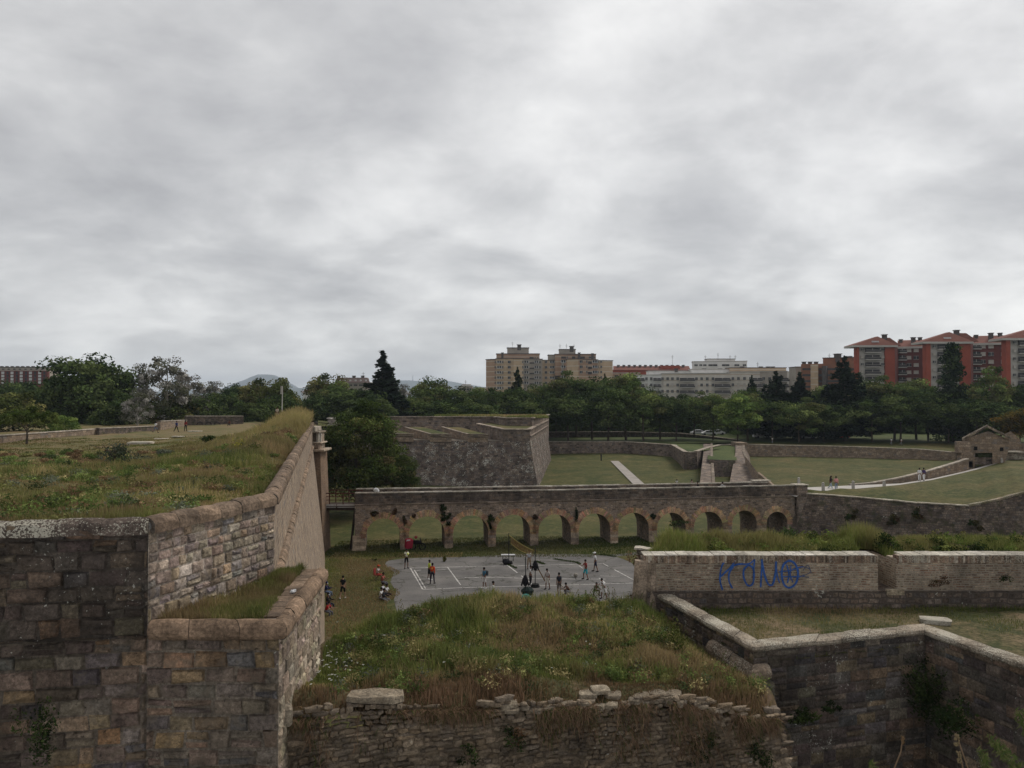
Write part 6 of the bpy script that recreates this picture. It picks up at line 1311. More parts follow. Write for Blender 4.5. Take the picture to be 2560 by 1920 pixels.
while len(pts) < 640:
    y = 16.6+rw2.random()**1.6*55; x = float(long_x(y))-.4-rw2.random()*(y*.45+1)
    if not bool(in_terr(np.array(x), np.array(y))): continue
    if float(fbm(np.array(x*.35), np.array(y*.35), 65)) < .44: continue
    sc_ = max(1, y/34); pts.append((x, y, float(terr_z(np.array(x), np.array(y))), rw2.uniform(.14, .4)*sc_, rw2.uniform(.14, .42)*min(sc_, 1.4)))
weeds('terrace_weeds', pts, WD, 'low leafy weeds scattered over the terrace grass', rw2, .05)
pts = [(x, y, float(emb_z(np.array(x), np.array(y))), rw2.uniform(.14, .36), rw2.uniform(.25, .62)) for x, y in zip(rw2.uniform(6.2, 22, 150), rw2.uniform(30.3, 32.3, 150)) if not (xG0-.5 < x < xG1+.5)]
weeds('embankment_leaves', pts, [(.10, .14, .035), (.07, .10, .03), (.15, .17, .05), (.045, .065, .02), (.2, .19, .07)], 'broad leafy weeds along the embankment', rw2, .06)
# white umbels on the mound
mb = MB()
fl = [(1900, 1160)]
def flower(mbx, p, r=.035):
    mbx.tube([p-Vector((jit(.03), jit(.03), .35)), p], .004, 3, col=(.06, .08, .03))
    for k in range(5): mbx.ball(p+Vector((jit(r), jit(r), jit(.008))), r*.5, 6, (1, 1, .4), col=(.62, .62, .55))
random.seed(21)
spots = [(random.gauss(815, 28), random.gauss(1655, 24)) for _ in range(42)]+[(771, 1624), (780, 1624), (790, 1623), (764, 1640), (865, 1664), (880, 1652), (893, 1657), (908, 1662), (875, 1675), (829, 1700), (830, 1686), (778, 1696), (776, 1710), (843, 1555), (960, 1588), (1110, 1655), (1380, 1669), (1465, 1603), (1475, 1610), (1490, 1660)]
for px, py in spots:
    t = 19.0
    for _ in range(30):
        p = P(px, py, t); zz_m = float(mound_z(np.array(p.x), np.array(p.y)))+.3
        t += (p.z-zz_m)*1.4
        t = min(max(t, 17.6), 30)
    p = P(px, py, t); flower(mb, p, random.uniform(.02, .036))
mb.build('white_flowers', M_blade, loc=(0, 0, 0), label='white umbel flowers scattered in the grass at the left of the mound', kind='stuff')
# tall seed stalks on the mound, as one mass of stems
mb = MB(); random.seed(31)
for i in range(330):
    X = random.uniform(-5, 7.8); Y = near_D(X)+random.uniform(1.5, 10.5)
    if X < -5.0-0.235*(Y-21.4)+.3 or X > 5.1+(30.3-Y)*.29: continue
    z = float(mound_z(np.array(X), np.array(Y))); h = random.uniform(.3, .7); l = jit(.2); c = random.choice([(.16, .15, .06), (.12, .13, .04), (.2, .17, .09), (.09, .11, .035)])
    mb.tube([(X, Y, z), (X+l*.3, Y, z+h*.6), (X+l, Y+jit(.1), z+h)], [.006, .005, .003], 3, col=c, cap=False)
    for k in range(7): t = .45+k*.08; mb.ball((X+l*t+jit(.04), Y+jit(.04), z+h*t), .018, 4, (1, 1, 1.4), col=c)
mb.build('seed_stalks', M_blade, loc=(0, 0, 0), label='thin seeding stalks standing above the mound grass', kind='stuff')
# foreground stalks rising from below the frame
def stalk(pts, D, label, head):
    P3 = [P(x, y, D) for x, y in pts]; r = empty('dry_stalk', P3[0], label, 'plant'); mb = MB(); mb.tube(P3, [.006]*(len(P3)-1)+[.004], 6, col=(.2, .14, .09)); mb.build('stem', M_blade, r)
    mb = MB(); t = P3[-1]
    for k in range(26): mb.ball(t+Vector((jit(.012*head), jit(.012), -random.random()*.07*head)), .007*head, 5, (1, 1, 1.4), col=(.24, .19, .11) if head > 1 else (.2, .13, .07))
    mb.build('seed_head', M_blade, r)
stalk([(2215, 1990), (2236, 1920), (2252, 1880), (2257, 1842)], 7.0, 'thin dry stalk with a narrow orange seed head at the bottom edge', .9)
stalk([(2440, 2000), (2418, 1915), (2402, 1870), (2392, 1836)], 6.5, 'tallest dry stalk with a fluffy pale seed head', 1.3)
stalk([(2412, 1990), (2408, 1925), (2402, 1895), (2397, 1880)], 6.6, 'shorter dry stalk beside the tallest one', 1.2)
def sprig(px0, py0, px1, py1, D, label, n=120, w=16):
    a, b = P(px0, py0, D), P(px1, py1, D); r = empty('green_sprig', a, label, 'plant'); mb = MB(); mb.tube([a, a.lerp(b, .5)+Vector((.02, 0, 0)), b], [.008, .006, .003], 5, col=(.07, .08, .035)); mb.build('stem', M_blade, r)
    mb = MB(); wv = w*D/F
    for k in range(n):
        t = random.random(); c = a.lerp(b, t)+Vector((jit(wv)*(1.15-t*.8), jit(wv), jit(wv)*.6)); d = Vector((jit(1), jit(.6), random.uniform(.2, 1))).normalized()*.035; s = Vector((-d.z, 0, d.x))*.16
        cc = random.choice([(.05, .075, .025), (.075, .10, .03), (.11, .12, .05)]); mb.face([c-d, c+s, c+d, c-s], cc)
    mb.build('leaves', M_blade, r)
sprig(2610, 1990, 2478, 1850, 6.5, 'slanting green sprig nearest the bottom right corner', 320, 22)
sprig(2640, 1960, 2548, 1780, 6.8, 'green sprig cut by the right edge of the picture', 320, 22)
sprig(2490, 2000, 2455, 1880, 6.2, 'low green sprig between the dry stalks and the corner', 200, 16)
sprig(2200, 2000, 2180, 1905, 6.4, 'low yellowish sprig at the bottom edge left of the stalks', 90, 12)
mb = MB(); mb.ball((3.4, 5.2, 9.6), 2.4, 12, (1.6, .6, .55), col=(.1, .08, .05), jit=.1); mb.build('near_bank', M_grass_m, loc=(0, 0, 0), kind='structure')
# ================================================================= BUILDINGS
def facade(name, label, cat='building', loc=(0, 0, 0)): return empty(name, loc, label, cat)
M_glass = simple('dark_window_glass', (0.035, 0.04, 0.045), .25, .3, .5); M_shut = simple('pale_shutter', (0.42, 0.39, 0.35), .8, .15, .5)
M_wwhite = simple('white_frame_glass', (0.50, 0.50, 0.50), .6, .2, .5); M_rail_and_shade = simple('balcony_shadow', (0.055, 0.052, 0.052), .8, .3, .5)  # dark tone paints the shade inside balconies; railings and ribbon windows share it
def wallmat(name, col, band=None, bandh=3.0, z0=5.0, bw=.35, bc=(.5, .45, .38)):
    m, t, b = newmat(name); geo = N(t, 'ShaderNodeNewGeometry'); n = NOISE(t, geo.outputs['Position'], .25, 5, .65)
    c = MIXC(t, 1.0, col, RAMP(t, n, [(0.3, .82), (.7, 1.12)]), 'MULTIPLY')
    if band:
        s = N(t, 'ShaderNodeSeparateXYZ'); L(t, geo.outputs['Position'], s.inputs[0]); f = MATH(t, 'FRACT', MATH(t, 'DIVIDE', MATH(t, 'SUBTRACT', s.outputs[2], z0), bandh)); c = MIXC(t, MATH(t, 'LESS_THAN', f, bw/bandh), c, band)
    L(t, c, b.inputs['Base Color']); return m
M_cream = wallmat('cream_render', (0.47, 0.35, 0.24), (0.54, 0.48, 0.39)); M_pink = wallmat('pinkish_brick', (0.38, 0.25, 0.175), (0.48, .42, .34)); M_grey = wallmat('grey_beige_render', (0.36, 0.32, 0.275)); M_white = wallmat('white_render', (0.68, 0.67, 0.65)); M_beige = wallmat('beige_render', (0.55, 0.51, 0.455), (.42, .32, .24), 3.0, 5, .35); M_redb = wallmat('red_brick', (0.29, 0.072, 0.045)); M_redd = wallmat('dark_red_brick', (0.135, 0.042, 0.036)); M_slate = wallmat('dark_slate_roof', (0.10, 0.075, 0.068)); M_orange = wallmat('orange_brick', (0.25, 0.115, 0.068)); M_tile = wallmat('roof_tile', (0.17, 0.07, 0.052)); M_para = simple('dark_parapet', (.09, .08, .075), .9, .2, .5); M_conc = simple('pale_concrete', (.42, .40, .37), .9, .1, .4)
def bx(r, px0, px1, ytop, D, depth, mat, zb=5, name='wall', D1=None, par=None, trim=True):
    """box whose front runs from photo column px0 (distance D) to px1 (distance D1)"""
    D1 = D if D1 is None else D1; zt_ = P((px0+px1)/2, ytop, (D+D1)/2).z; a = Vector((XD(px0, D), D, 0)); b = Vector((XD(px1, D1), D1, 0)); n = Vector((-(b-a).y, (b-a).x, 0)).normalized()*depth; mb = MB()
    prism(mb, [setz(a, zb), setz(b, zb), setz(b+n, zb), setz(a+n, zb)], [setz(a, zt_), setz(b, zt_), setz(b+n, zt_), setz(a+n, zt_)]); mb.build(name, mat, r)
    if trim:
        mb = MB(); e = (b-a).normalized()*.3; m = n.normalized()*.3
        prism(mb, [setz(a-e-m, zt_), setz(b+e-m, zt_), setz(b+n+e, zt_), setz(a+n-e, zt_)], [setz(a-e-m, zt_+.35), setz(b+e-m, zt_+.35), setz(b+n+e, zt_+.35), setz(a+n-e, zt_+.35)]); mb.build('roof_edge', par or M_para, r)
    return a, b
WC = {}
def window(r, px, py, wpx, hpx, D, mat, name='window', dz=.12, style=0):
    """shared window meshes by size; each window is its own part with mullions"""
    wm, hm = round(wpx*D/F, 1), round(hpx*D/F, 1); key = (wm, hm, mat.name, style)
    if key not in WC:
        mb = MB(); mf = MB(); mb.box((0, 0, 0), (wm, .24, hm)); fn = 'frame'
        if style == 0: mf.box((0, -.08, 0), (.12, .16, hm-.05)); mf.box((0, -.1, -hm/2), (wm+.2, .3, .12)); mf.box((0, -.1, hm/2), (wm+.1, .2, .1))
        if style == 2:
            for k in range(int(wm/1.2)+1): mf.box((-wm/2+k*wm/max(1, int(wm/1.2)), -.1, 0), (.3, .2, hm))
            mf.box((0, -.12, -hm/2+.1), (wm+.3, .2, .2))
        if style == 3: mf.box((0, -.5, -hm/2-.1), (wm+.4, 1.4, .35)); fn = 'slab'; mf.box((0, -.08, 0), (.25, .2, hm)); mb.box((0, -1.1, -hm/2+.45), (wm+.3, .08, .9)); mf.box((0, -1.14, -hm/2+.92), (wm+.34, .1, .08))
        o = mb.build('w', mat, loc=(0, 0, 0)); me1 = o.data; bpy.data.objects.remove(o); me2 = None
        if mf.v: o = mf.build('w', M_conc if style != 2 else M_wwhite, loc=(0, 0, 0)); me2 = o.data; bpy.data.objects.remove(o)
        WC[key] = (me1, me2, fn)
    me1, me2, fn = WC[key]; p = P(px, py, D); o = bpy.data.objects.new(name, me1); COL.objects.link(o); o.parent = r; org = Vector((0, 0, 0)); q = r
    while q is not None: org = org+Vector(q.location); q = q.parent
    o.location = p-org+Vector((0, -dz, 0))
    if me2 is not None: c = bpy.data.objects.new(fn, me2); COL.objects.link(c); c.parent = o
    return o
def chim(r, px, yt, D, w=1.2, h=2.0, name='chimney', mat=None):
    p = P(px, yt, D); mb = MB(); mb.box((p.x, p.y, p.z-h/2), (w, w, h)); mb.box((p.x, p.y, p.z), (w*1.3, w*1.3, .3)); mb.build(name, mat or M_para, r)
def antenna(r, px, yt, yb_, D):
    a, b = P(px, yb_, D), P(px, yt, D); mb = MB(); mb.tube([a, b], .10, 4); mb.box(b-Vector((0, 0, .8)), (1.6, .1, .1)); mb.box(b-Vector((0, 0, 1.6)), (1.1, .1, .1)); mb.build('antenna', M_para, r)
# --- beige tower complex
bt = facade('apartment_tower', 'stepped cream and pink brick tower block rising over the trees', loc=(XD(1370, 470), 470, 5))
segs = [(1215, 1284, 899, 462, M_pink, 466), (1284, 1309, 897, 458, M_cream, 458), (1309, 1356, 898, 468, M_grey, 472), (1356, 1386, 901, 474, M_cream, 476), (1386, 1404, 903, 480, M_grey, 474), (1404, 1418, 901, 470, M_grey, 468), (1418, 1446, 898, 462, M_cream, 458), (1446, 1494, 899, 458, M_pink, 466), (1494, 1532, 902, 466, M_cream, 470)]
segs[0] = (1215, 1240, 899, 470, M_pink, 464)
segs.insert(1, (1240, 1284, 897, 464, M_cream, 460))
for (a, b, y, D, m, D1) in segs: bx(bt, a, b, y, D, 16, m, D1=D1)
bx(bt, 1241, 1349, 885, 474, 12, M_pink, zb=30); bx(bt, 1268, 1322, 870, 478, 8, M_grey, zb=30); bx(bt, 1371, 1388, 888, 476, 8, M_grey, zb=30); bx(bt, 1388, 1490, 886, 472, 10, M_pink, zb=30); bx(bt, 1399, 1439, 874, 476, 8, M_grey, zb=30)
for px, yt in ((1256, 882), (1298, 862), (1429, 866), (1448, 882), (1481, 884)): chim(bt, px, yt, 470, 2.2 if px in (1298, 1429) else 1.3, 3.2)
for px in (1281, 1400, 1416, 1435): antenna(bt, px, 854+6*(px > 1281), 872, 474)
for k in range(7):
    y = 905+13.1*k
    for px, w_, D, st, mt, lim in ((1238, 2.6, 464, 0, M_glass, 7), (1248, 11, 462, 2, M_rail_and_shade, 7), (1257, 3, 461, 0, M_glass, 7), (1273, 7, 460, 0, M_glass, 7), (1307, 3, 457.5, 0, M_glass, 5), (1316, 11, 467, 2, M_glass, 5), (1330, 11, 469, 1, M_rail_and_shade, 5), (1341, 10, 470, 2, M_rail_and_shade, 5), (1350, 3, 471, 0, M_glass, 5), (1365, 6, 474, 0, M_glass, 5), (1380, 11, 475.5, 2, M_glass, 4), (1394, 12, 476, 1, M_rail_and_shade, 4), (1408.5, 11, 468, 2, M_glass, 4), (1417.5, 3, 467.5, 0, M_glass, 4), (1453, 7, 458.5, 0, M_glass, 3), (1467, 3, 460, 0, M_glass, 3), (1475, 9, 461.5, 1, M_rail_and_shade, 3), (1487, 11, 464, 2, M_glass, 3), (1495, 3, 464.5, 0, M_glass, 3), (1503, 4, 465.5, 0, M_glass, 4)):
        if k < lim: window(bt, px, y+(2.5 if st == 1 else 0)-(px > 1380)*1.0, w_, 3 if st == 1 and w_ > 10 else 6.5, D, mt, 'balcony' if st in (1, 2) and w_ > 8 else 'window', style=st)
for px, w_, st in ((1409, 12, 1), (1418, 3, 0), (1434, 8, 1), (1453, 18, 1), (1475, 5, 0), (1484, 5, 0), (1338, 3, 0), (1344, 3, 0), (1329, 10, 1)): window(bt, px, 894 if px > 1350 else 895, w_, 5, 470, M_rail_and_shade if st else M_glass, style=st)
# --- long red block behind, white block, beige front row, pinkish link
rb = facade('apartment_block', 'long low red brick block with a red tiled roof behind the white apartments', loc=(XD(1640, 500), 500, 5))
bx(rb, 1533, 1725, 924, 498, 12, M_redb, trim=False)
mb = MB(); a, b = P(1533, 925, 497), P(1727, 925, 497); c_, d_ = P(1533, 915, 505), P(1722, 915, 505); mb.face([a, b, d_, c_]); mb.face([b, d_, setz(d_, b.z)]); mb.build('roof', M_tile, rb)
bx(rb, 1652, 1700, 914, 499, 8, M_redb, zb=20, trim=False)
for k in range(13): chim(rb, 1546+k*13.5, 913, 503, 1.4, 2)
antenna(rb, 1681, 888, 914, 503)
bx(rb, 1528, 1600, 933, 470, 10, M_pink, par=M_conc)
for k in range(4):
    for px in (1541, 1590, 1610): window(rb, px, 940+12*k, 9 if px < 1600 else 5, 5, 469.5, M_rail_and_shade if px < 1600 else M_glass, style=1)
wb = facade('apartment_block', 'white upper block with a flat roof and antennas standing behind the beige apartment row', loc=(XD(1800, 480), 480, 5))
bx(wb, 1732, 1868, 904, 480, 14, M_white, D1=474, par=M_conc); bx(wb, 1770, 1838, 898, 486, 8, M_white, zb=30, par=M_para)
for px, w_ in ((1740, 8), (1752, 7), (1762, 8), (1782, 22), (1814, 18), (1842, 12), (1861, 8)): window(wb, px, 913, w_, 4.5, 477-(px-1740)*.03, M_glass, style=0)
for px in (1795, 1763, 1825, 1838): antenna(wb, px, 882+6*(px != 1795), 900, 484)
wr = facade('apartment_block', 'long beige and white apartment row with stacks of dark balconies', loc=(XD(1780, 430), 430, 5))
for a, b, y, D, m, D1 in ((1591, 1654, 938, 436, M_white, 432), (1654, 1825, 934, 432, M_beige, 426), (1825, 1900, 930, 426, M_beige, 424), (1900, 1968, 929, 424, M_grey, 420), (1968, 2010, 930, 430, M_white, 428)): bx(wr, a, b, y, D, 14, m, D1=D1, par=M_conc)
bx(wr, 1622, 1730, 928, 440, 8, M_white, zb=22, par=M_conc); bx(wr, 1730, 1826, 924, 436, 8, M_white, zb=22, par=M_conc); bx(wr, 1826, 1966, 920, 434, 10, M_cream, zb=22, par=M_para)
for r_ in range(4):
    y = 947+15.6*r_
    for px in (1616, 1628, 1656, 1669, 1681, 1694, 1741, 1754, 1768, 1782, 1832, 1846, 1861, 1876, 1909, 1924): window(wr, px, y-(px > 1800)*.6, 5.5, 7.5, float(np.interp(px, [1591, 1654, 1825, 1900, 1968], [436, 432, 426, 424, 420]))-.3, M_glass if (px*7+r_*3) % 5 else M_shut, style=0)
    if r_ < 3:
        for px, w_ in ((1601, 18), (1642, 18), (1717, 36), (1805, 38), (1892, 22), (1951, 38)): window(wr, px, y+2, w_, 8, float(np.interp(px, [1591, 1654, 1825, 1900, 1968], [436, 432, 426, 424, 420]))-.6, M_rail_and_shade, 'balcony', style=3, dz=.8)
for px in (1985, 1993, 1999, 2006): window(wr, px, 942, 3, 6, 427.5, M_glass, style=0)
for px in (1690, 1760, 1800, 1855, 1902, 1920, 1932): chim(wr, px, 917 if px > 1800 else 922, 440, 1.6, 1.8)
antenna(wr, 1894, 905, 918, 440)
# --- brick office with pier
bo = facade('office_building', 'orange brick building with dark ribbon windows and a tall beige pier', loc=(XD(2080, 390), 390, 5))
bx(bo, 2004, 2140, 909, 392, 14, M_orange, D1=384, trim=False); bx(bo, 2058, 2136, 895, 396, 12, M_orange, zb=30, D1=390); bx(bo, 1990, 2030, 918, 410, 10, M_grey); bx(bo, 2028, 2046, 911, 386, 5, M_cream, D1=385, trim=False); bx(bo, 2055, 2066, 915, 385, 5, M_para, D1=384, trim=False)
for y in (923, 938, 953, 967):
    for px, w_ in ((2016, 20), (2050, 8), (2103, 70)): window(bo, px, y, w_, 5, 386 if px < 2100 else 382.5, M_rail_and_shade, 'ribbon_window', style=1)
for px in (2010, 2025, 2040, 2095, 2125): chim(bo, px, 891 if px > 2060 else 905, 396, 1.5, 2.5)
chim(bo, 2094, 885, 394, 2.6, 4); antenna(bo, 2073, 884, 896, 394)
# --- red towers
def hip(r, px0, px1, ye, ya, pxa, D, dep=16, D1=None):
    D1 = D1 or D; a, b = P(px0, ye, D-1), P(px1, ye, D1-1); c_, d_ = Vector((b.x, b.y+dep, b.z)), Vector((a.x, a.y+dep, a.z)); e = P(pxa, ya, D+dep*.35); f = Vector((e.x, e.y+dep*.3, e.z)); mb = MB()
    mb.face([a, b, e]); mb.face([b, c_, f, e]); mb.face([c_, d_, f]); mb.face([d_, a, e, f]); rf_ = mb.build('roof', M_tile, r)
    mb = MB(); m = (a+b)/2; prism(mb, [a-Vector((0, 0, .8)), b-Vector((0, 0, .8)), c_-Vector((0, 0, .8)), d_-Vector((0, 0, .8))], [a, b, c_, d_]); mb.build('cornice', M_conc, r); return rf_
def red_tower(label, x0, x1, x2, x3, x4, ye, ya, pxa, D, fl, nfl, y0):
    r = facade('apartment_tower', label, loc=(XD((x0+x4)/2, D), D, 5)); 
    bx(r, x0+5, x1, ye+4, D, 3, M_redb, trim=False); bx(r, x1, x2, ye+4, D+1, 2, M_conc, trim=False); bx(r, x2, x3, ye+4, D, 3, M_redb, trim=False)
    bx(r, x3, x4, ye+5, D, 3, M_redd, D1=D+4, trim=False)
    rf = hip(r, x0-6, x4, ye+3, ya, pxa, D, 9); mb = MB(); p = P(x3-16, ya+13, D+9); prism(mb, [p+Vector((-4, -3, -2)), p+Vector((4, -3, -2)), p+Vector((4, 3, -2)), p+Vector((-4, 3, -2))], [p+Vector((-3, -1, 1.6)), p+Vector((0, -1, 1.6)), p+Vector((0, 1, 1.6)), p+Vector((-3, 1, 1.6))]); mb.build('roof_gable', M_tile, rf)
    bl = (x1+.20*(x2-x1), x2-.22*(x2-x1))
    for k in range(nfl):
        y = y0+fl*k
        window(r, (bl[0]+bl[1])/2, y, bl[1]-bl[0]-2, fl*.62, D+.6, M_rail_and_shade, 'balcony', style=3)
        window(r, (x1+bl[0])/2, y-1, 6, fl*.34, D+.6, M_glass if k % 2 == 0 else M_shut, style=0); window(r, (x2+bl[1])/2, y-1, 7, fl*.34, D+.6, M_glass if k % 2 == 0 else M_shut, style=0)
    chim(rf, pxa+17, ya-4, D+6, 1.6, 4); window(r, pxa-6, ye-6, 18, 3.5, D+.5, M_wwhite, 'dormer', style=1); return r
red_tower('leftmost red brick tower with white framed balconies and a hipped tile roof', 2138, 2149, 2214, 2238, 2245, 860, 841, 2194, 335, 18.2, 7, 875)
red_tower('middle red brick tower with its balconies partly behind the spire shaped conifer', 2312, 2328, 2402, 2428, 2434, 851, 830, 2374, 318, 19.3, 7, 867)
red_tower('rightmost red brick tower cut by the edge of the picture', 2512, 2528, 2612, 2640, 2650, 842, 822, 2575, 302, 20.3, 7, 857)
def link(label, x0, x1, ye, yr, D, fl, n, cols, y0):
    r = facade('apartment_block', label, loc=(XD((x0+x1)/2, D), D, 5)); bx(r, x0, x1, ye+2, D, 10, M_redd, trim=False)
    a, b = P(x0, ye, D-1), P(x1, ye-2, D-1); c_, d_ = P(x1, yr-2, D+6), P(x0, yr, D+6); mb = MB(); mb.face([a, b, c_, d_]); rf = mb.build('roof', M_tile, r); mb = MB(); mb.face([a-Vector((0, 0, .9)), b-Vector((0, 0, .9)), b, a]); mb.build('cornice', M_conc, r)
    for k in range(n):
        for i, (px, w_, big) in enumerate(cols): window(r, px, y0+fl*k, w_, fl*(.62 if big else .46), D-.1, M_rail_and_shade if big else (M_shut if (k+i) % 3 else M_glass), 'balcony' if big else 'window', style=3 if big else 0)
    chim(rf, (x0+x1)/2+4, yr-7, D+2, 1.4, 5); chim(rf, x0+8, yr-2, D+4, 1.1, 3); chim(rf, x1-14, yr-7, D+2, 1.2, 4); return r
link('dark red brick link block between the leftmost and middle towers', 2244, 2314, 867, 851, 345, 18.2, 6, ((2255, 16, 1), (2272, 11, 0), (2290, 12, 0)), 876)
link('dark red brick link block between the middle and rightmost towers', 2432, 2514, 858, 840, 330, 19.2, 8, ((2440, 18, 1), (2457, 12, 0), (2477, 13, 0), (2508, 11, 0)), 866)
# --- far left block, small houses, mansard block, white sheds
lb = facade('apartment_block', 'distant red and white apartment block above the trees at the far left', loc=(XD(50, 430), 430, 5))
bx(lb, -60, 117, 919, 430, 12, M_grey, par=M_para); bx(lb, -60, 118, 927, 429, 2, M_redd, trim=False)
for k in range(4):
    for i in range(11): window(lb, -4+i*11.5, 932+8*k, 7 if i % 2 else 4, 6, 428.8, M_wwhite if i % 2 else M_glass, style=1)
for i in range(8): window(lb, 8+i*14, 923, 5, 2.5, 429.5, M_glass, style=1)
for i in range(9): chim(lb, 5+i*13, 916, 434, 1.1, 1.2)
sh = facade('house', 'small red roofed house between the trees right of the lamp post', loc=(XD(775, 420), 420, 5))
bx(sh, 758, 795, 978, 420, 10, M_white, trim=False); hip(sh, 754, 799, 980, 969, 778, 420, 12)
mh = facade('apartment_block', 'grey mansard roofed block left of the tall pointed conifer', loc=(XD(880, 400), 400, 5))
bx(mh, 838, 925, 957, 400, 12, M_grey, par=M_conc)
mb = MB(); a, b = P(838, 957, 399), P(925, 957, 399); c_, d_ = P(916, 944, 403), P(842, 944, 403); prism(mb, [a, b, setz(c_, a.z)+Vector((0, 8, 0)), setz(d_, a.z)+Vector((0, 8, 0))], [d_, c_, c_+Vector((0, 6, 0)), d_+Vector((0, 6, 0))]); mb.build('roof', M_slate, mh)
for i in range(6): window(mh, 850+i*13, 951, 4, 3.5, 398.5, M_wwhite, 'dormer', style=1); window(mh, 850+i*13, 963, 9, 4, 399, M_rail_and_shade, 'balcony', style=1)
for px in (847, 885, 907): chim(mh, px, 940, 404, 1.4, 2)
antenna(mh, 908, 930, 944, 404)
ws = facade('warehouse', 'pale flat roofed building low behind the trees beside the beige tower', loc=(XD(1185, 500), 500, 5))
bx(ws, 1146, 1180, 966, 480, 10, M_grey, par=M_conc); bx(ws, 1178, 1214, 970, 500, 10, M_white, par=M_conc); bx(ws, 1155, 1176, 962, 486, 6, M_white, zb=15, par=M_conc); antenna(ws, 1164, 950, 962, 486)
for i in range(5): window(ws, 1150+i*6.5, 973, 4, 4, 479.5, M_glass, style=1)
# ================================================================= HILLS (very far, paled by the air)
def hill(name, prof, D, depth, col):
    depth *= 1.6
    m = mat_ground(name+'_woodland', [tuple(v*k for v in col) for k in (.7, 1.0, 1.3)], .004, .03, 0.0)
    xs = np.linspace(prof[0][0], prof[-1][0], 90); hz = np.interp(xs, [p[0] for p in prof], [p[1] for p in prof])
    ny = 24; V = []; 
    for j in range(ny):
        t = j/(ny-1); s = math.sin(math.pi*min(1, t*1.0)*.5 if t < .5 else math.pi*.5*(1-(t-.5)*2)) if False else math.sin(math.pi*t)
        for px, y in zip(xs, hz):
            zt_ = P(px, y, D).z; d = D+(t-.5)*depth; V.append((XD(px, D), d, -3+(zt_+3)*s**.8+30*(float(fbm(np.array(px*.05), np.array(t*4.)))-.5)*(s > .2)*(s < .97)))
    nx = len(xs); Fh = np.array([(j*nx+i, j*nx+i+1, (j+1)*nx+i+1, (j+1)*nx+i) for j in range(ny-1) for i in range(nx-1)])
    put(name, np_mesh(name, np.array(V), Fh, [m], smooth=True), kind='structure')
hill('distant_peak', [(585, 985), (600, 962), (625, 950), (648, 940), (662, 936), (680, 937), (692, 944), (700, 950), (712, 956), (740, 985)], 9000, 1400, (0.05, 0.062, 0.05))
hill('distant_ridge', [(960, 980), (985, 957), (1005, 951), (1025, 951), (1060, 954), (1085, 952), (1110, 951), (1140, 956), (1180, 963), (1230, 970), (1300, 985)], 9400, 1500, (0.045, 0.06, 0.045))
hill('distant_rise', [(380, 985), (450, 975), (560, 972), (700, 974), (820, 966), (900, 968), (1000, 975), (1100, 985)], 7800, 1200, (0.05, 0.06, 0.045))
# masts on the ridge
for px, yt, yb_, lab in ((1032, 938, 952, 'thin radio mast on the distant ridge, left one'), (1065, 940, 953, 'thin radio mast on the distant ridge, right one')):
    a, b = P(px, yb_+2, 9300), P(px, yt, 9300); mb = MB(); mb.tube([a, b], [7, 2], 4); o = mb.build('radio_mast', M_para, loc=tuple(a), label=lab, cat='mast')
# ================================================================= HAZE
mh_, th_, _b = newmat('air_haze'); th_.nodes.clear(); out = N(th_, 'ShaderNodeOutputMaterial'); pv_ = N(th_, 'ShaderNodeVolumePrincipled')
pv_.inputs['Color'].default_value = (0.74, 0.86, 1.0, 1); pv_.inputs['Density'].default_value = 0.00010; pv_.inputs['Anisotropy'].default_value = 0.1
L(th_, pv_.outputs[0], out.inputs['Volume'])
mb = MB(); mb.box((0, 5900, 170), (15000, 12000, 356)); 
hz_ = mb.build('haze', mh_, loc=(0, 0, 0), kind='stuff', label='thin blue air haze filling the whole scene')
# ================================================================= PEOPLE
SKIN = {'b': simple('brown_skin', (0.16, 0.085, 0.055), .6, .1), 'd': simple('dark_skin', (0.085, 0.048, 0.033), .6, .1), 'l': simple('light_skin', (0.36, 0.22, 0.16), .6, .1)}
CM = {}
def cloth(c):
    if c not in CM: CM[c] = simple('cloth_%02d' % len(CM), c, .9, .15, 14)
    return CM[c]
WHITE, BLACK, NAVY, RED, ORNG, LIME, YEL, TEAL, GREY, JEAN, KHK, CAMO, BLUE, PINK = (.62, .62, .62), (.012, .012, .014), (.02, .025, .05), (.35, .03, .03), (.50, .06, .02), (.45, .55, .08), (.60, .62, .38), (.02, .28, .34), (.18, .18, .19), (.12, .16, .24), (.28, .22, .15), (.08, .085, .05), (.02, .04, .16), (.55, .25, .25)
def skin_obj(name, V, E, Rr, mat, parent, root=0, sub=1):
    me = bpy.data.meshes.new(name); me.from_pydata([tuple(v) for v in V], E, []); o = bpy.data.objects.new(name, me); COL.objects.link(o)
    m = o.modifiers.new('skin', 'SKIN'); m.use_smooth_shade = True
    if not me.skin_vertices: 
        me.skin_vertices  # layer is created with the modifier
    for i, r_ in enumerate(Rr):
        me.skin_vertices[0].data[i].radius = r_ if isinstance(r_, tuple) else (r_, r_); me.skin_vertices[0].data[i].use_root = (i == root)
    s = o.modifiers.new('sub', 'SUBSURF'); s.levels = sub; s.render_levels = sub
    me.materials.append(mat); o.parent = parent; return o
def rotx(v, a): return Vector((v.x, v.y*math.cos(a)-v.z*math.sin(a), v.y*math.sin(a)+v.z*math.cos(a)))
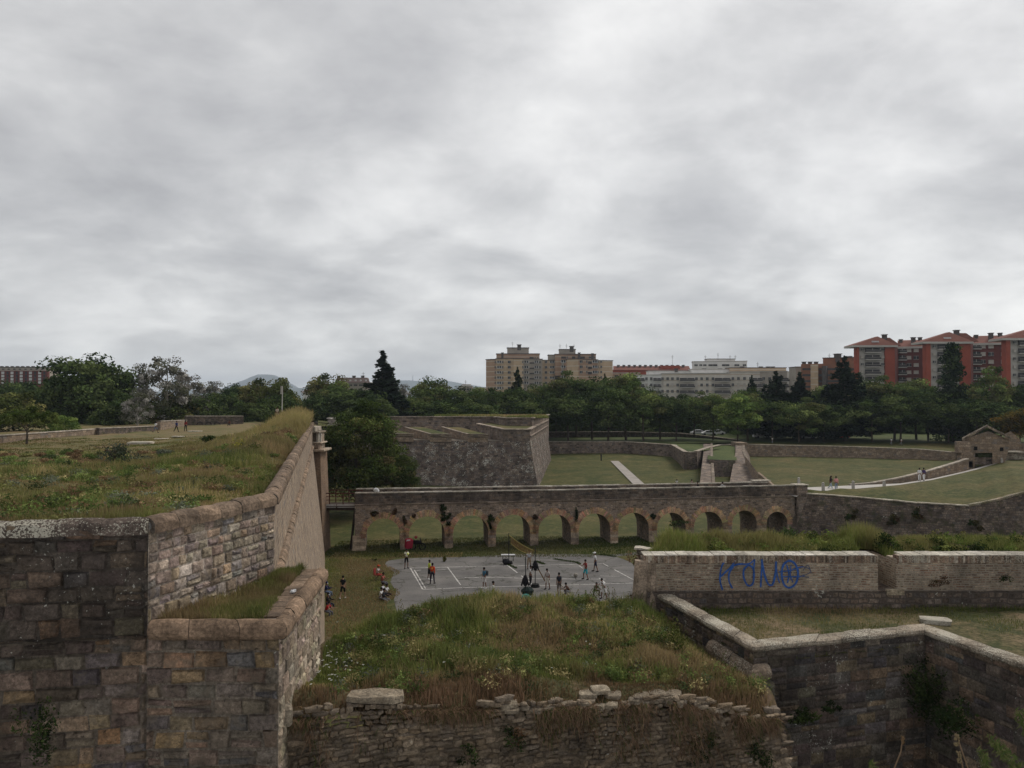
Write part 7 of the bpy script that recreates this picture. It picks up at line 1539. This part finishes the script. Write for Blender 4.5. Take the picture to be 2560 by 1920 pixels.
def person(loc, face, label, top=WHITE, bottom=BLACK, skin='b', h=1.72, pose='stand', shoes=BLACK, hair=(.012, .01, .009), long_sleeve=False, long_pants=True, hat=None, group=None, arms=None, legs=None, lean=0.05, head=0.0, extra=None, seat=0.0, longhair=False):
    """face: heading in degrees, 0 = towards the camera. angles in degrees: arms/legs = ((swing, spread, bend), (..))"""
    s = h/1.72; D2 = math.radians
    P_ = {'stand': ((4, 5, 3), (-4, 5, 4), (5, 8, 12), (-5, 8, 15)), 'walk': ((24, 3, 6), (-20, 3, 28), (-22, 7, 20), (24, 7, 28)), 'sit': ((82, 9, 95), (78, 12, 88), (38, 10, 45), (34, 10, 52)),
          'sitlegs': ((78, 8, 30), (84, 14, 60), (35, 10, 40), (30, 12, 50)), 'crouch': ((115, 12, 135), (105, 14, 130), (55, 8, 40), (50, 8, 45)), 'wide': ((10, 12, 8), (-6, 14, 8), (20, 14, 30), (10, 14, 40)), 'chair': ((85, 9, 88), (82, 12, 80), (40, 8, 55), (35, 10, 60)), 'ready': ((18, 10, 24), (6, 12, 20), (42, 12, 65), (38, 12, 70))}[pose]
    L1, L2, A1, A2 = P_[0], P_[1], P_[2], P_[3]
    if legs: L1, L2 = legs
    if arms: A1, A2 = arms
    th, shn = .44*s, .42*s
    def limb(o, ang, sp, bend, l1, l2, side, back):
        a, b = D2(ang), D2(sp)*side
        d1 = Vector((math.sin(b), -math.sin(a)*math.cos(b), -math.cos(a)*math.cos(b))); a2 = a-D2(bend)*(1 if back else -1)
        d2 = Vector((math.sin(b)*.6, -math.sin(a2)*math.cos(b), -math.cos(a2)*math.cos(b))); k = o+d1*l1; return k, k+d2*l2, d2
    hips = Vector((0, 0, 0)); knees = []; ank = []; dirs = []
    for side, Lg in ((-1, L1), (1, L2)):
        k, a, d = limb(Vector((side*.09*s, 0, -.02)), Lg[0], Lg[1], Lg[2], th, shn, side, True); knees.append(k); ank.append(a); dirs.append(d)
    foot = min(a.z for a in ank)-.07*s
    base = -foot if pose not in ('sit', 'sitlegs', 'chair') else (.12*s+seat)
    ln = D2({'stand': 3, 'walk': 5, 'sit': 12, 'sitlegs': 8, 'crouch': 32, 'wide': 4, 'chair': 8, 'ready': 24}[pose]) if lean == .05 else lean
    up = Vector((0, -math.sin(ln), math.cos(ln))); O = Vector((0, 0, base))
    waist = O+up*.16*s; chest = O+up*.36*s; nb = O+up*.50*s; nk = O+up*.56*s+Vector((0, -.01, 0)); hd = D2(head)
    hup = Vector((0, -math.sin(ln*.4+hd), math.cos(ln*.4+hd))); hc = nk+hup*.12*s; ht = nk+hup*.20*s
    r = empty('person', loc, label, 'person', group, rz=D2(face)); V = [O+Vector((0, 0, .02))]; R = [.10*s]; E = []
    def add(p, rad, frm): V.append(Vector(p)); R.append(rad*s if not isinstance(rad, tuple) else rad); E.append((frm, len(V)-1)); return len(V)-1
    iw = add(waist, .105, 0); ic = add(chest, .12, iw); inb = add(nb, .065, ic); ink = add(nk+hup*.02*s, .05, inb); ih = add(hc-hup*.035*s+Vector((0, -.01, 0)), .070, ink); ih2 = add(hc+hup*.03*s, .083, ih); iht = add(ht-hup*.02*s, .055, ih2); add(hc+Vector((0, -.098*s, -.01*s)), .012, ih)
    hands = []; elb = []; shl = []
    for side, Am in ((-1, A1), (1, A2)):
        sh_ = O+up*.455*s+Vector((side*.155*s, 0, 0)); e, wr_, d = limb(sh_, Am[0], Am[1], Am[2], .27*s, .25*s, side, False); i1 = add(sh_, .052, inb if False else ic); i2 = add(e, .038, i1); i3 = add(wr_, .024, i2); pm = wr_+d*.06*s; i4 = add(pm, .024, i3); hands.append(pm); elb.append(e); shl.append(sh_)
        ax = Vector((1, 0, 0)); 
        for f in range(4): fl = (.072, .082, .078, .06)[f]*s; t = pm+ax*((f-1.5)*.021*s); j1 = add(t+d*fl*.55, .0085, i4); add(t+(d+Vector((0, -.35, 0))).normalized()*fl, .0075, j1)
        add(pm+Vector((-side*.045*s, -.02*s, 0))+d*.02*s, .010, i4)
    toes = []
    for k_, (side, kn, an) in enumerate(((-1, knees[0], ank[0]), (1, knees[1], ank[1]))):
        i1 = add(O+Vector((side*.09*s, 0, -.03*s)), .082, 0); i2 = add(O+kn, .055, i1); i3 = add(O+kn.lerp(an, .35), .05, i2); i4 = add(O+an, .036, i3)
        fd = Vector((side*.15, -1, 0)) if pose not in ('sitlegs',) else Vector((side*.2, -.5, .8)).normalized(); tp = O+an+fd*.15*s+Vector((0, 0, -.045*s)); add(tp, .03, i4); toes.append((O+an, tp, fd))
    skin_obj('body', V, E, R, SKIN[skin], r)
    # shirt
    V = [waist-up*.10*s]; R = [.125*s]; E = []; i1 = add(waist, .125, 0); i2 = add(chest, .14, i1); i3 = add(nb-up*.01*s, .075, i2)
    for sh_, e, hn in zip(shl, elb, hands):
        a = add(sh_, .068, i2); b = add(sh_.lerp(e, .75 if not long_sleeve else 1.0), .056, a)
        if long_sleeve: add(e.lerp(hn, .78), .038, b)
    skin_obj('shirt', V, E, R, cloth(top), r)
    V = [O+up*.08*s]; R = [.12*s]; E = []; i0 = add(O+Vector((0, 0, -.01)), .115, 0)
    for side, kn, an in ((-1, knees[0], ank[0]), (1, knees[1], ank[1])):
        a = add(O+Vector((side*.09*s, 0, -.06*s)) if pose in ('stand', 'walk', 'wide', 'ready') else O+Vector((side*.095*s, -.03, -.01)), .094, i0); b = add(O+kn, .072, a)
        if long_pants: add(O+kn.lerp(an, .92), .055, b)
    skin_obj('trousers' if long_pants else 'shorts', V, E, R, cloth(bottom), r)
    for an, tp, fd in toes:
        mb = MB(); mb.tube([an+Vector((0, 0, -.0))-fd*.05*s, an+Vector((0, 0, -.02*s)), tp, tp+fd*.06*s], [.045*s, .05*s, .045*s, .028*s], 8); o = mb.build('shoe', cloth(shoes), loc=(0, 0, 0), smooth=True); o.parent = r
    mb = MB(); k0 = len(mb.v); mb.ball(hc+hup*.03*s+Vector((0, .016*s, 0)), .104*s, 10, (.92, 1, 1.05), jit=.04)
    mb.v = [tuple(v) for v in mb.v]; keep = [f for f in mb.f if sum(mb.v[i][2] for i in f)/len(f) > hc.z-.015*s or sum(mb.v[i][1] for i in f)/len(f) > hc.y+.02*s]
    mb.f = keep; mb.c = mb.c[:len(keep)]; mb.m = mb.m[:len(keep)]; mb.u = mb.u[:len(keep)]
    if longhair: mb.tube([hc+Vector((0, .05, .02)), nk+Vector((0, .09, .0)), nb+Vector((0, .12, -.1))], [.09*s, .085*s, .05*s], 8)
    o = mb.build('hair', cloth(hair), loc=(0, 0, 0), smooth=True); o.parent = r
    mb = MB()
    for sx in (-.03, .03): mb.ball(hc+Vector((sx*s, -.078*s, .012*s)), .011*s, 6)
    o = mb.build('eyes', M_dark, loc=(0, 0, 0)); o.parent = r
    if hat:
        mb = MB(); c = hc+hup*.06*s; mb.ball(c, .112*s, 10, (1, 1, .8)); mb.box(c+Vector((0, -.12*s, -.01)), (.14*s, .12*s, .02*s)); o = mb.build('cap', cloth(hat), loc=(0, 0, 0), smooth=False); o.parent = r
    if extra: 
        for nm, mk, mat in extra(O, up, hc, hands, s):
            mk2 = mk; mk2_o = mk2.build(nm, mat, loc=(0, 0, 0)); mk2_o.parent = r
    return r
def mask_x(O, up, hc, hands, s):
    mb = MB(); mb.ball(hc+Vector((0, -.07*s, -.04*s)), .06*s, 8, (1, .6, .8)); return [('face_mask', mb, cloth((.7, .72, .75)))]
def backpack_x(O, up, hc, hands, s):
    mb = MB(); mb.box(O+up*.30*s+Vector((0, .22*s, 0)), (.3*s, .18*s, .42*s), bev=.05); return [('backpack', mb, cloth((.05, .06, .07)))]
def number_x(O, up, hc, hands, s):
    mb = MB()
    for dx, segs_ in ((-.05, ('t', 'ur', 'm', 'll', 'b')), (.055, ('t', 'ur', 'm', 'lr', 'b'))):
        q = O+up*.36*s+Vector((dx, .145*s, 0))
        for g_ in segs_:
            ox, oz, w_, h_ = {'t': (0, .065, .07, .016), 'm': (0, 0, .07, .016), 'b': (0, -.065, .07, .016), 'ur': (.03, .032, .016, .07), 'll': (-.03, -.032, .016, .07), 'lr': (.03, -.032, .016, .07)}[g_]
            mb.box(q+Vector((-ox, 0, oz)), (w_, .02, h_))
    return [('shirt_number', mb, cloth((.75, .45, .08)))]
def ballhand_x(O, up, hc, hands, s):
    mb = MB(); mb.ball((hands[0]+hands[1])/2+Vector((0, -.08, 0)), .11, 10); return [('held_ball', mb, cloth((.6, .65, .15)))]
CG = 'players and onlookers at the court'
def gp_(px, py): return G(px, py, 0.02)
def lying(O, up, hc, hands, s): return []
person(gp_(1016, 1421), 20, 'player in white and black shorts holding a pale yellow ball at the far court corner', (.66, .67, .52), BLACK, long_pants=False, arms=((45, 5, 75), (45, 5, 75)), extra=ballhand_x, group=CG, h=1.8)
person(gp_(1073, 1450), 115, 'player in a lime shirt standing behind the one in orange', LIME, BLACK, shoes=WHITE, long_pants=False, group=CG)
person(gp_(1081, 1459), 165, 'player in an orange shirt with a number on the back and black trousers', ORNG, (.015, .015, .03), pose='stand', extra=number_x, long_sleeve=True, group=CG, arms=((-8, 8, 8), (20, 8, 15)))
person(gp_(1211, 1471), -60, 'player in a blue and grey shirt and white shorts with a backpack', (.05, .14, .22), WHITE, shoes=WHITE, long_pants=False, extra=backpack_x, group=CG, hair=(.01, .01, .01))
person(gp_(1232, 1512), 95, 'person all in white standing at the near edge of the court', WHITE, WHITE, shoes=WHITE, group=CG, h=1.78)
person(gp_(1196, 1520), 25, 'dark haired person in white sitting behind the mound grass', WHITE, GREY, pose='sit', group=CG)
person(gp_(1323, 1422), 5, 'player in a white and navy striped shirt and khaki shorts behind the net post', (.45, .46, .5), KHK, long_pants=False, group=CG, arms=((30, 25, 90), (30, 25, 90)))
person(gp_(1326, 1465), 60, 'player in a white tee and black trousers reaching for the net post', WHITE, BLACK, shoes=WHITE, pose='wide', arms=((15, 6, 15), (80, 6, 5)), group=CG, h=1.75)
person(gp_(1369, 1473), -35, 'player in a pale vest and cream shorts bowing the head near the net posts', (.42, .38, .36), (.55, .52, .46), long_pants=False, head=30, group=CG)
person(gp_(1398, 1488), -160, 'person in a dark navy shirt seen from behind near the wooden trestle', (.02, .022, .03), (.08, .06, .05), long_pants=False, skin='b', group=CG, h=1.78)
person(gp_(1465, 1448), -60, 'player in a red top and bright teal shorts facing the ball', (.20, .03, .03), TEAL, pose='ready', long_pants=False, group=CG, lean=.1)
person(gp_(1489, 1429), -100, 'player in a white cap, white tee and navy shorts on the right of the court', WHITE, NAVY, hat=(.75, .75, .75), long_pants=False, group=CG, pose='walk', arms=((4, 8, 10), (-4, 8, 15)), legs=((14, 4, 5), (-12, 4, 6)), h=1.75)
person(gp_(1487, 1487), 20, 'person in camouflage clothes crouching beside the one in white', CAMO, CAMO, pose='crouch', long_sleeve=True, group=CG)
person(gp_(1511, 1497), -50, 'person in a white tee leaning forward on the near right side of the court', WHITE, WHITE, pose='ready', long_pants=False, group=CG, lean=.5)
person(gp_(1424, 1489), -70, 'person in brown crouching right of the wooden trestle', (.12, .07, .05), GREY, pose='crouch', long_sleeve=False, group=CG)
person(gp_(857, 1497), 175, 'person all in black with white shoes walking away between the wall and the court', BLACK, BLACK, shoes=WHITE, pose='walk', long_pants=False, skin='l', arms=((-8, 10, 10), (14, 10, 18)), legs=((12, 4, 4), (-10, 4, 20)), group=CG, h=1.8)
SG = 'onlookers sitting beside the court'
def gfold(px, py, face): # folding chair
    p = gp_(px, py); r = empty('folding_chair', p, 'red folding chair under the onlooker in the orange cap', 'chair', rz=math.radians(face)); M = cloth((.25, .03, .03))
    mb = MB(); mb.box((0, 0, .42), (.5, .45, .04)); o = mb.build('seat', M, loc=(0, 0, 0)); o.parent = r; mb = MB(); mb.box((0, .24, .72), (.5, .04, .5)); o = mb.build('backrest', M, loc=(0, 0, 0)); o.parent = r
    for a in (-1, 1):
        for b in (-1, 1):
            mb = MB(); mb.tube([(a*.22, b*.2, .42), (a*.24, -b*.22, 0)], .015, 5); o = mb.build('leg', M_para, loc=(0, 0, 0)); o.parent = r
gfold(943, 1449, 80)
person(gp_(943, 1449), 80, 'onlooker in an orange cap and white vest seated on the red folding chair', (.5, .45, .45), (.3, .05, .04), pose='chair', hat=(.45, .07, .03), seat=.36, group=SG, long_pants=False)
person(gp_(955, 1462), 75, 'onlooker in red and grey seated just in front of the folding chair', (.33, .1, .08), (.10, .10, .11), pose='sit', seat=.15, group=SG)
person(gp_(954, 1484), 80, 'onlooker in a white shirt behind the two seated at the court edge', (.55, .56, .58), BLACK, pose='sit', group=SG)
person(gp_(965, 1488), 70, 'onlooker in white with black straps stretching bare legs towards the court', (.5, .5, .5), BLACK, pose='sitlegs', long_pants=False, group=SG, shoes=BLACK)
person(gp_(950, 1497), 75, 'onlooker in a white tee nearest the mound grass', WHITE, GREY, pose='sit', group=SG)
person(gp_(958, 1500), 70, 'onlooker in a black top and grey trousers nearest the mound grass', (.02, .02, .025), (.16, .17, .19), pose='sitlegs', long_sleeve=True, group=SG)
person(gp_(814, 1490), 80, 'masked person in a dark blue hooded top sitting against the curtain wall', (.012, .02, .07), JEAN, pose='chair', seat=.25, long_sleeve=True, extra=mask_x, hair=(.012, .02, .07), group=SG)
person(gp_(818, 1518), 70, 'masked person in black sitting between the blue and the red clothed ones', BLACK, NAVY, pose='chair', seat=.2, long_sleeve=True, extra=mask_x, group=SG)
person(gp_(814, 1538), 75, 'person in red leaning forward at the foot of the curtain wall', (.40, .03, .03), (.1, .1, .12), pose='chair', seat=.2, group=SG, skin='l', lean=.5)
# people farther away
person(P(389, 1082, 119), 160, 'walker in a white shirt and blue shorts on the far terrace', (.6, .6, .58), (.1, .14, .22), long_pants=False, pose='walk', group='walkers on the terrace')
person(P(441, 1080, 122), 170, 'walker in a dark blue jacket on the far terrace', (.015, .03, .12), BLACK, long_sleeve=True, group='walkers on the terrace', pose='walk')
person(P(464, 1078, 124), 165, 'long haired walker in red and black on the far terrace', (.22, .03, .03), BLACK, longhair=True, group='walkers on the terrace', long_sleeve=True)
person(P(574, 1062, 148), 0, 'person in dark clothes sitting before the arcaded wall', (.1, .04, .03), BLACK, pose='sit', group='walkers on the terrace')
person(P(693, 1052, 100), 0, 'person in a pale top half hidden by the crest of the terrace', (.4, .33, .25), KHK, group='walkers on the terrace')
zdk = ZL-.03
def onbridge(px, t): s = bpx(px); p = BP(s, t, zdk); return p
person(onbridge(1760, 1.8), -95, 'person in black crossing the bridge', (.012, .012, .015), BLACK, long_sleeve=True, pose='walk', group='people on the bridge')
person(onbridge(1811, 1.2), 95, 'person in a pale grey shirt leaning along the bridge parapet', (.36, .36, .36), GREY, long_sleeve=True, pose='ready', group='people on the bridge')
WG = 'pairs walking on the path'
person(P(2077, 1225, 95), 40, 'woman with long dark hair in a dark top and pale jeans on the path', (.03, .025, .03), (.30, .36, .42), longhair=True, pose='walk', group=WG)
person(P(2090.5, 1226.5, 94.5), 165, 'person in a pink shirt and blue jeans on the path', PINK, (.16, .2, .27), pose='walk', long_sleeve=True, group=WG)
person(P(2299, 1203.5, 100), 160, 'person in a white shirt walking up beside the ramp parapet', WHITE, WHITE, long_sleeve=True, group=WG, pose='walk')
person(P(2310, 1203, 101), 170, 'person in a dark violet top walking up beside the ramp parapet', (.06, .04, .11), WHITE, long_sleeve=True, group=WG, pose='walk')
def lawn_pt(px, D): x = XD(px, D); return Vector((x, D, float(ditch_z(np.array(x), np.array(D)))+.02))
person(lawn_pt(1692, 139), -40, 'person in a white top sitting alone on the ditch lawn', WHITE, BLACK, pose='sit', group='people on the ditch lawn', longhair=True)
person(lawn_pt(1727, 139), 60, 'person in a pinkish top sitting on a pale towel', (.42, .27, .25), BLACK, pose='sit', group='people on the ditch lawn', longhair=True)
mb = MB(); q = lawn_pt(1714, 137); mb.box(q+Vector((0, 0, .03)), (1.6, .9, .05), bev=.02); mb.build('towel', cloth((.5, .42, .38)), loc=q, label='pale towel spread on the ditch lawn', cat='towel')
for px, D, lab, c in ((2227, 190, 'tiny person in white beyond the long pale wall', WHITE), (2252, 189, 'tiny person in a pale top beyond the long pale wall', (.5, .45, .42)), (1930, 196, 'tiny person in pale clothes under the cedars', (.55, .55, .5))):
    person(Vector((XD(px, D), D, 4.9)), 30, lab, c, GREY, group='people in the park', pose='walk')

# ================================================================= PROPS
M_postd = simple('dark_metal_post', (.02, .022, .022), .5, .1); M_tyre = simple('black_rubber', (.012, .012, .012), .8, .1); M_bagk = simple('black_bag', (.015, .013, .016), .8, .2)
M_wpaint = simple('white_paint', (.62, .63, .64), .6, .05)
def net_post(px, py, top, label, bag=None, bar=False, green=False):
    p = gp_(px, py); r = empty('net_post', p, label, 'post', 'net posts on the court'); D = p.y; z1 = P(px, top, D).z; mb = MB()
    mb.tube([p, Vector((p.x, p.y, z1))], .035, 8); mb.build('pole', M_postd, r); mb = MB(); mb.tube([p, p+Vector((0, 0, .12))], .38, 12); mb.tube([p+Vector((0, 0, .12)), p+Vector((0, 0, .24))], .32, 12)
    mb.build('weighted_base', M_tyre, r); return r, p, z1
r1, pA, zA = net_post(1272, 1409, 1333, 'far net post with a black bag at its base')
r2, pB, zB = net_post(1338, 1467, 1368, 'tall net post holding the near end of the net')
r3, pC, zC_ = net_post(1314, 1499, 1393, 'nearest net post with a turquoise bag at its base')
def bag(p, s, col, label, name='bag', cat='bag'):
    mb = MB(); mb.ball(p+Vector((0, 0, s*.45)), s*.55, 10, (1.2, .8, .85), jit=.12); r = empty(name, p, label, cat); mb.build('fabric', cloth(col), r, smooth=False); mb = MB(); mb.tube([p+Vector((-s*.3, 0, s*.8)), p+Vector((0, 0, s*1.15)), p+Vector((s*.3, 0, s*.8))], .02, 5); mb.build('strap', M_bagk, r)
bag(pA+Vector((-.25, -.45, 0)), .62, (.015, .015, .018), 'black bag at the foot of the far net post'); bag(pC+Vector((0, -.35, .0)), .6, (.05, .26, .24), 'turquoise bag at the foot of the nearest net post'); bag(pC+Vector((.15, .1, .24)), .8, (.02, .03, .028), 'dark green bag resting on the base of the nearest net post')
for p, z, lab in ((P(1338, 1414, pB.y), 0, 'black jacket hung on the tall net post'), (P(1313, 1451, pC.y), 0, 'black jacket hung on the nearest net post')):
    mb = MB(); mb.ball(p, .36, 10, (.55, .45, 1.25), jit=.15); mb.tube([p+Vector((-.1, -.1, .2)), p+Vector((-.3, -.1, -.4))], [.1, .06], 6); mb.tube([p+Vector((.1, -.1, .2)), p+Vector((.28, -.1, -.35))], [.1, .06], 6); mb.build('hanging_jacket', M_bagk, loc=p, label=lab, cat='jacket')
# net between far post and tall post
def matnet():
    m, t, b = newmat('orange_net'); uv = N(t, 'ShaderNodeUVMap'); uv.uv_map = 'UVMap'; b.inputs['Base Color'].default_value = (.40, .20, .05, 1)
    return m
M_net = simple('orange_netting', (.22, .13, .045), .8, .3, 2)
nr = empty('volleyball_net', (pA.x, pA.y, 0), 'orange volleyball net sagging between two posts', 'net'); nT0, nT1 = P(1277, 1341, pA.y-.4), P(1334, 1376, pB.y+1.0); nB0, nB1 = P(1277, 1358, pA.y-.4), P(1330, 1386, pB.y+1.0)
def sag(a, b, t, s): p = a.lerp(b, t); p.z -= s*4*t*(1-t); return p
mb = MB(); NX = 44
for i in range(NX+1):
    t = i/NX; mb.tube([sag(nT0, nT1, t, .12), sag(nB0, nB1, t, .2)], .008, 3, cap=False)
for j in range(1, 6):
    mb.tube([sag(nT0, nT1, i/20, .12).lerp(sag(nB0, nB1, i/20, .2), j/6) for i in range(21)], .008, 3, cap=False)
mb.build('mesh', M_net, nr)
mb = MB(); mb.tube([Vector((pA.x, pA.y, zA-.15))]+[sag(nT0, nT1, i/20, .12) for i in range(21)]+[Vector((pB.x, pB.y, zB-.1))], .03, 4); mb.tube([sag(nB0, nB1, i/20, .2) for i in range(21)], .03, 4); mb.build('tape', simple('yellow_tape', (.28, .23, .07), .8, .2), nr)
mb = MB(); mb.tube([Vector((pA.x, pA.y, zA-.1)), G(1232, 1372, 0)], .012, 3); mb.tube([Vector((pB.x, pB.y, zB-.1)), gp_(1352, 1405)], .012, 3); mb.tube([Vector((pB.x, pB.y, zB-.1)), gp_(1326, 1400)], .012, 3); mb.tube([Vector((pB.x, pB.y, 2.0)), gp_(1362, 1452)], .05, 3); mb.build('guy_rope', M_net, nr)
# white bar leaning frame by the far post
p = gp_(1270, 1402); r = empty('white_bench', p, 'white backless bench beside the far net post', 'bench'); mb = MB(); q = P(1270, 1387, p.y); mb.box(q, (1.35, .3, .10), bev=.02); mb.build('seat', M_wpaint, r)
for a in (-.5, .5): mb = MB(); mb.box(Vector((q.x+a, q.y, q.z/2)), (.06, .25, q.z)); mb.build('leg', M_postd, r)
# ball
p = gp_(1439, 1444); r_b = .15; mb = MB(); mb.ball(p+Vector((0, 0, .22)), .19, 16, col=(.3, .3, .3)); mb.build('ball', simple('scuffed_leather', (.22, .20, .17), .7, .7, 14), loc=p+Vector((0, 0, .22)), smooth=True, label='scuffed grey ball near the player in teal shorts', cat='ball')
# wooden trestle
p = gp_(1420, 1488); r = empty('wooden_trestle', p, 'pale wooden trestle frame standing in the grass beside the court', 'trestle'); ap_ = P(1404, 1462, p.y)
for q_, nm in ((P(1393, 1492, p.y), 'leg'), (P(1428, 1494, p.y), 'leg')): mb = MB(); mb.tube([ap_, q_], .045, 4); mb.build(nm, simple('pale_wood', (.42, .38, .33), .8, .15), r)
mb = MB(); mb.tube([P(1399, 1477, p.y), P(1415, 1477, p.y)], .03, 4); mb.build('crossbar', M_wpaint, r)
# red cooler bag with a dark bag under the bridge
p = G(1022, 1374, .02); r = empty('delivery_bag', p, 'tilted red box bag with a white panel at the foot of the bridge', 'bag'); mb = MB(); mb.box(p+Vector((0, 0, .62)), (.72, .5, 1.1), rz=.5, rx=.3, bev=.12); mb.build('body', cloth((.36, .03, .06)), r); mb = MB(); mb.box(p+Vector((0, -.38, .98)), (.4, .05, .2), rz=.5, rx=.3); mb.build('white_panel', M_wpaint, r)
p = G(1040, 1374, .02); r = empty('motorcycle', p, 'dark parked motorcycle beside the red box bag', 'motorcycle')
for dx in (-.35, .65):
    mb = MB(); c_ = p+Vector((dx, 0, .33)); mb.tube([c_+Vector((.33*math.cos(t), 0, .33*math.sin(t))) for t in np.linspace(0, 6.283, 15)], .06, 6, cap=False); mb.build('wheel', M_tyre, r)
mb = MB(); mb.ball(p+Vector((.1, 0, .75)), .4, 8, (1.3, .5, .6), jit=.1); mb.tube([p+Vector((.65, 0, .33)), p+Vector((.45, 0, 1.15))], .05, 6); mb.tube([p+Vector((.45, -.3, 1.2)), p+Vector((.45, .3, 1.2))], .03, 6); mb.box(p+Vector((-.35, 0, .9)), (.6, .3, .15), bev=.04); mb.build('frame', M_bagk, r); mb = MB(); mb.ball(p+Vector((.0, -.1, 1.3)), .17, 8); mb.build('helmet', cloth((.25, .05, .05)), r)
mb = MB(); mb.ball((.5, .0, 1.2), .1, 6); 
# white bag on the bridge parapet
s_ = bpx(941); q = BP(s_, .22, ztop(s_)+.0); r = empty('white_bag', q, 'small white bag lying on the bridge coping near its left end', 'bag'); mb = MB(); mb.ball(q+Vector((0, 0, .22)), .25, 10, (1.1, .7, .9), jit=.15); mb.build('fabric', M_wpaint, r); mb = MB(); mb.ball(q+Vector((.2, 0, .12)), .15, 8, jit=.15); mb.build('flap', M_wpaint, r)
q = P(732, 1482, 18.8); q.z = ZK+.19; mb = MB(); mb.ball(q+Vector((0, 0, .03)), .06, 8, (1, .7, .7), jit=.35); mb.ball(q+Vector((.04, .02, .05)), .035, 8, jit=.35); mb.build('crumpled_wrapper', M_wpaint, loc=q, label='crumpled white wrapper on the ledge slabs', cat='litter')
# flat stones and litter on the left terrace
def terr_hit(px, py):
    t = 30.0
    for _ in range(60):
        p = P(px, py, t); t += (p.z-float(terr_z(np.array(p.x), np.array(p.y))))*3; t = min(max(t, 16), 160)
    return P(px, py, t)
for px, py, s3, lab in ((352, 1110, (1.35, .8, .16), 'largest pale flat stone slab on the left terrace'), (406, 1098, (1.0, .6, .07), 'thin pale slab right of the largest one'), (445, 1092, (.8, .5, .06), 'small brownish slab beyond the thin pale one'), (488, 1079, (1.1, .5, .08), 'flat stone near the crest of the terrace')):
    q = terr_hit(px, py); q.z += s3[2]*.6; mb = MB(); rock(q, s3, (.40, .36, .30), jit(.2), mb); mb.build('stone_slab', M_coping_l, loc=q, label=lab, cat='stone', group='flat stones on the terrace')
q = terr_hit(166, 1169); mb = MB(); rock(q+Vector((0, 0, .05)), (.22, .12, .04), (.6, .58, .55), .3, mb); mb.build('paper_scrap', M_wpaint, loc=q, label='scrap of white paper in the terrace grass', cat='litter')
# tall lamp post behind the terrace
p = Vector((XD(704, 130), 130, 6)); r = empty('lamp_post', p, 'tall thin grey lamp post standing behind the terrace crest', 'lamp post'); zt2 = P(706, 965, 130).z; mb = MB(); mb.tube([p, Vector((XD(706, 130), 130, zt2))], [.12, .07], 8); mb.build('pole', M_conc, r); mb = MB(); mb.box((XD(702.5, 130), 130, P(702, 975, 130).z), (.1, .12, 1.3)); mb.box((XD(704, 130), 130, P(702, 983, 130).z), (.5, .08, .08)); mb.build('lamp_head', M_conc, r)
# post on the far lawn
q = P(1503, 1146, 172); mb = MB(); mb.tube([q-Vector((0, 0, .5)), q+Vector((0, 0, .7))], .14, 8); mb.ball(q+Vector((0, 0, .75)), .2, 8); mb.build('iron_post', M_postd, loc=q, label='short dark post at the bend of the lawn path', cat='post')
# cars and a van under the park trees
def car(px, D, col, label, kind='parked_car', rz=0, z=5.15):
    x = XD(px, D); r = empty(kind, (x, D, z), label, 'van' if 'van' in kind else 'car', 'cars parked under the trees'); van = 'van' in kind; mb = MB()
    prof = [(-2.1, .35), (-2.15, .75), (-1.5, .88), (-.9, 1.38), (.7, 1.42), (1.5, .95), (2.1, .85), (2.15, .35)] if not van else [(-2.4, .35), (-2.4, 2.1), (-2.2, 2.25), (1.2, 2.25), (1.8, 1.2), (2.4, 1.05), (2.45, .35)]
    a = [Vector((u, -.85, v)) for u, v in prof]; b = [Vector((u, .85, v)) for u, v in prof]
    for i in range(len(a)): j = (i+1) % len(a); mb.face([a[i], b[i], b[j], a[j]][::-1])
    mb.face(a); mb.face(b[::-1]); o = mb.build('body', cloth(col), loc=(0, 0, 0)); o.parent = r; r.rotation_euler = (0, 0, rz)
    mb = MB(); 
    for y_ in (-.87, .87): mb.box((-.1 if not van else 1.1, y_, 1.12 if not van else 1.7), (1.7 if not van else 1.1, .03, .36 if not van else .6))
    o = mb.build('window', M_glass, loc=(0, 0, 0)); o.parent = r
    for u in (-1.35, 1.35):
        for y_ in (-.82, .82): mb = MB(); mb.tube([(u, y_-.1, .32), (u, y_+.1, .32)], .32, 10); o = mb.build('wheel', M_tyre, loc=(0, 0, 0)); o.parent = r
for px, D, c, lab, kd in ((1772, 222, (.6, .6, .6), 'white car half hidden by trunks left of the lime tree', 'parked_car'), (1905, 214, (.62, .62, .62), 'white van parked beside the lime tree', 'parked_van'), (2018, 212, (.6, .6, .62), 'white car just right of the round green tree trunk', 'parked_car'), (2062, 214, (.45, .46, .48), 'silver car left of the tallest cedar trunk', 'parked_car'), (2086, 215, (.3, .31, .33), 'grey car beside the silver one', 'parked_car'), (2102, 213, (.35, .06, .04), 'red car right of the tallest cedar trunk', 'parked_car'), (1745, 224, (.5, .5, .5), 'pale car behind the slim dark trees', 'parked_car'), (1792, 224, (.58, .58, .58), 'white car at the left foot of the lime tree', 'parked_car')):
    car(px, D, c, lab, kd, z=float(park_z(0, np.array(float(D)))))
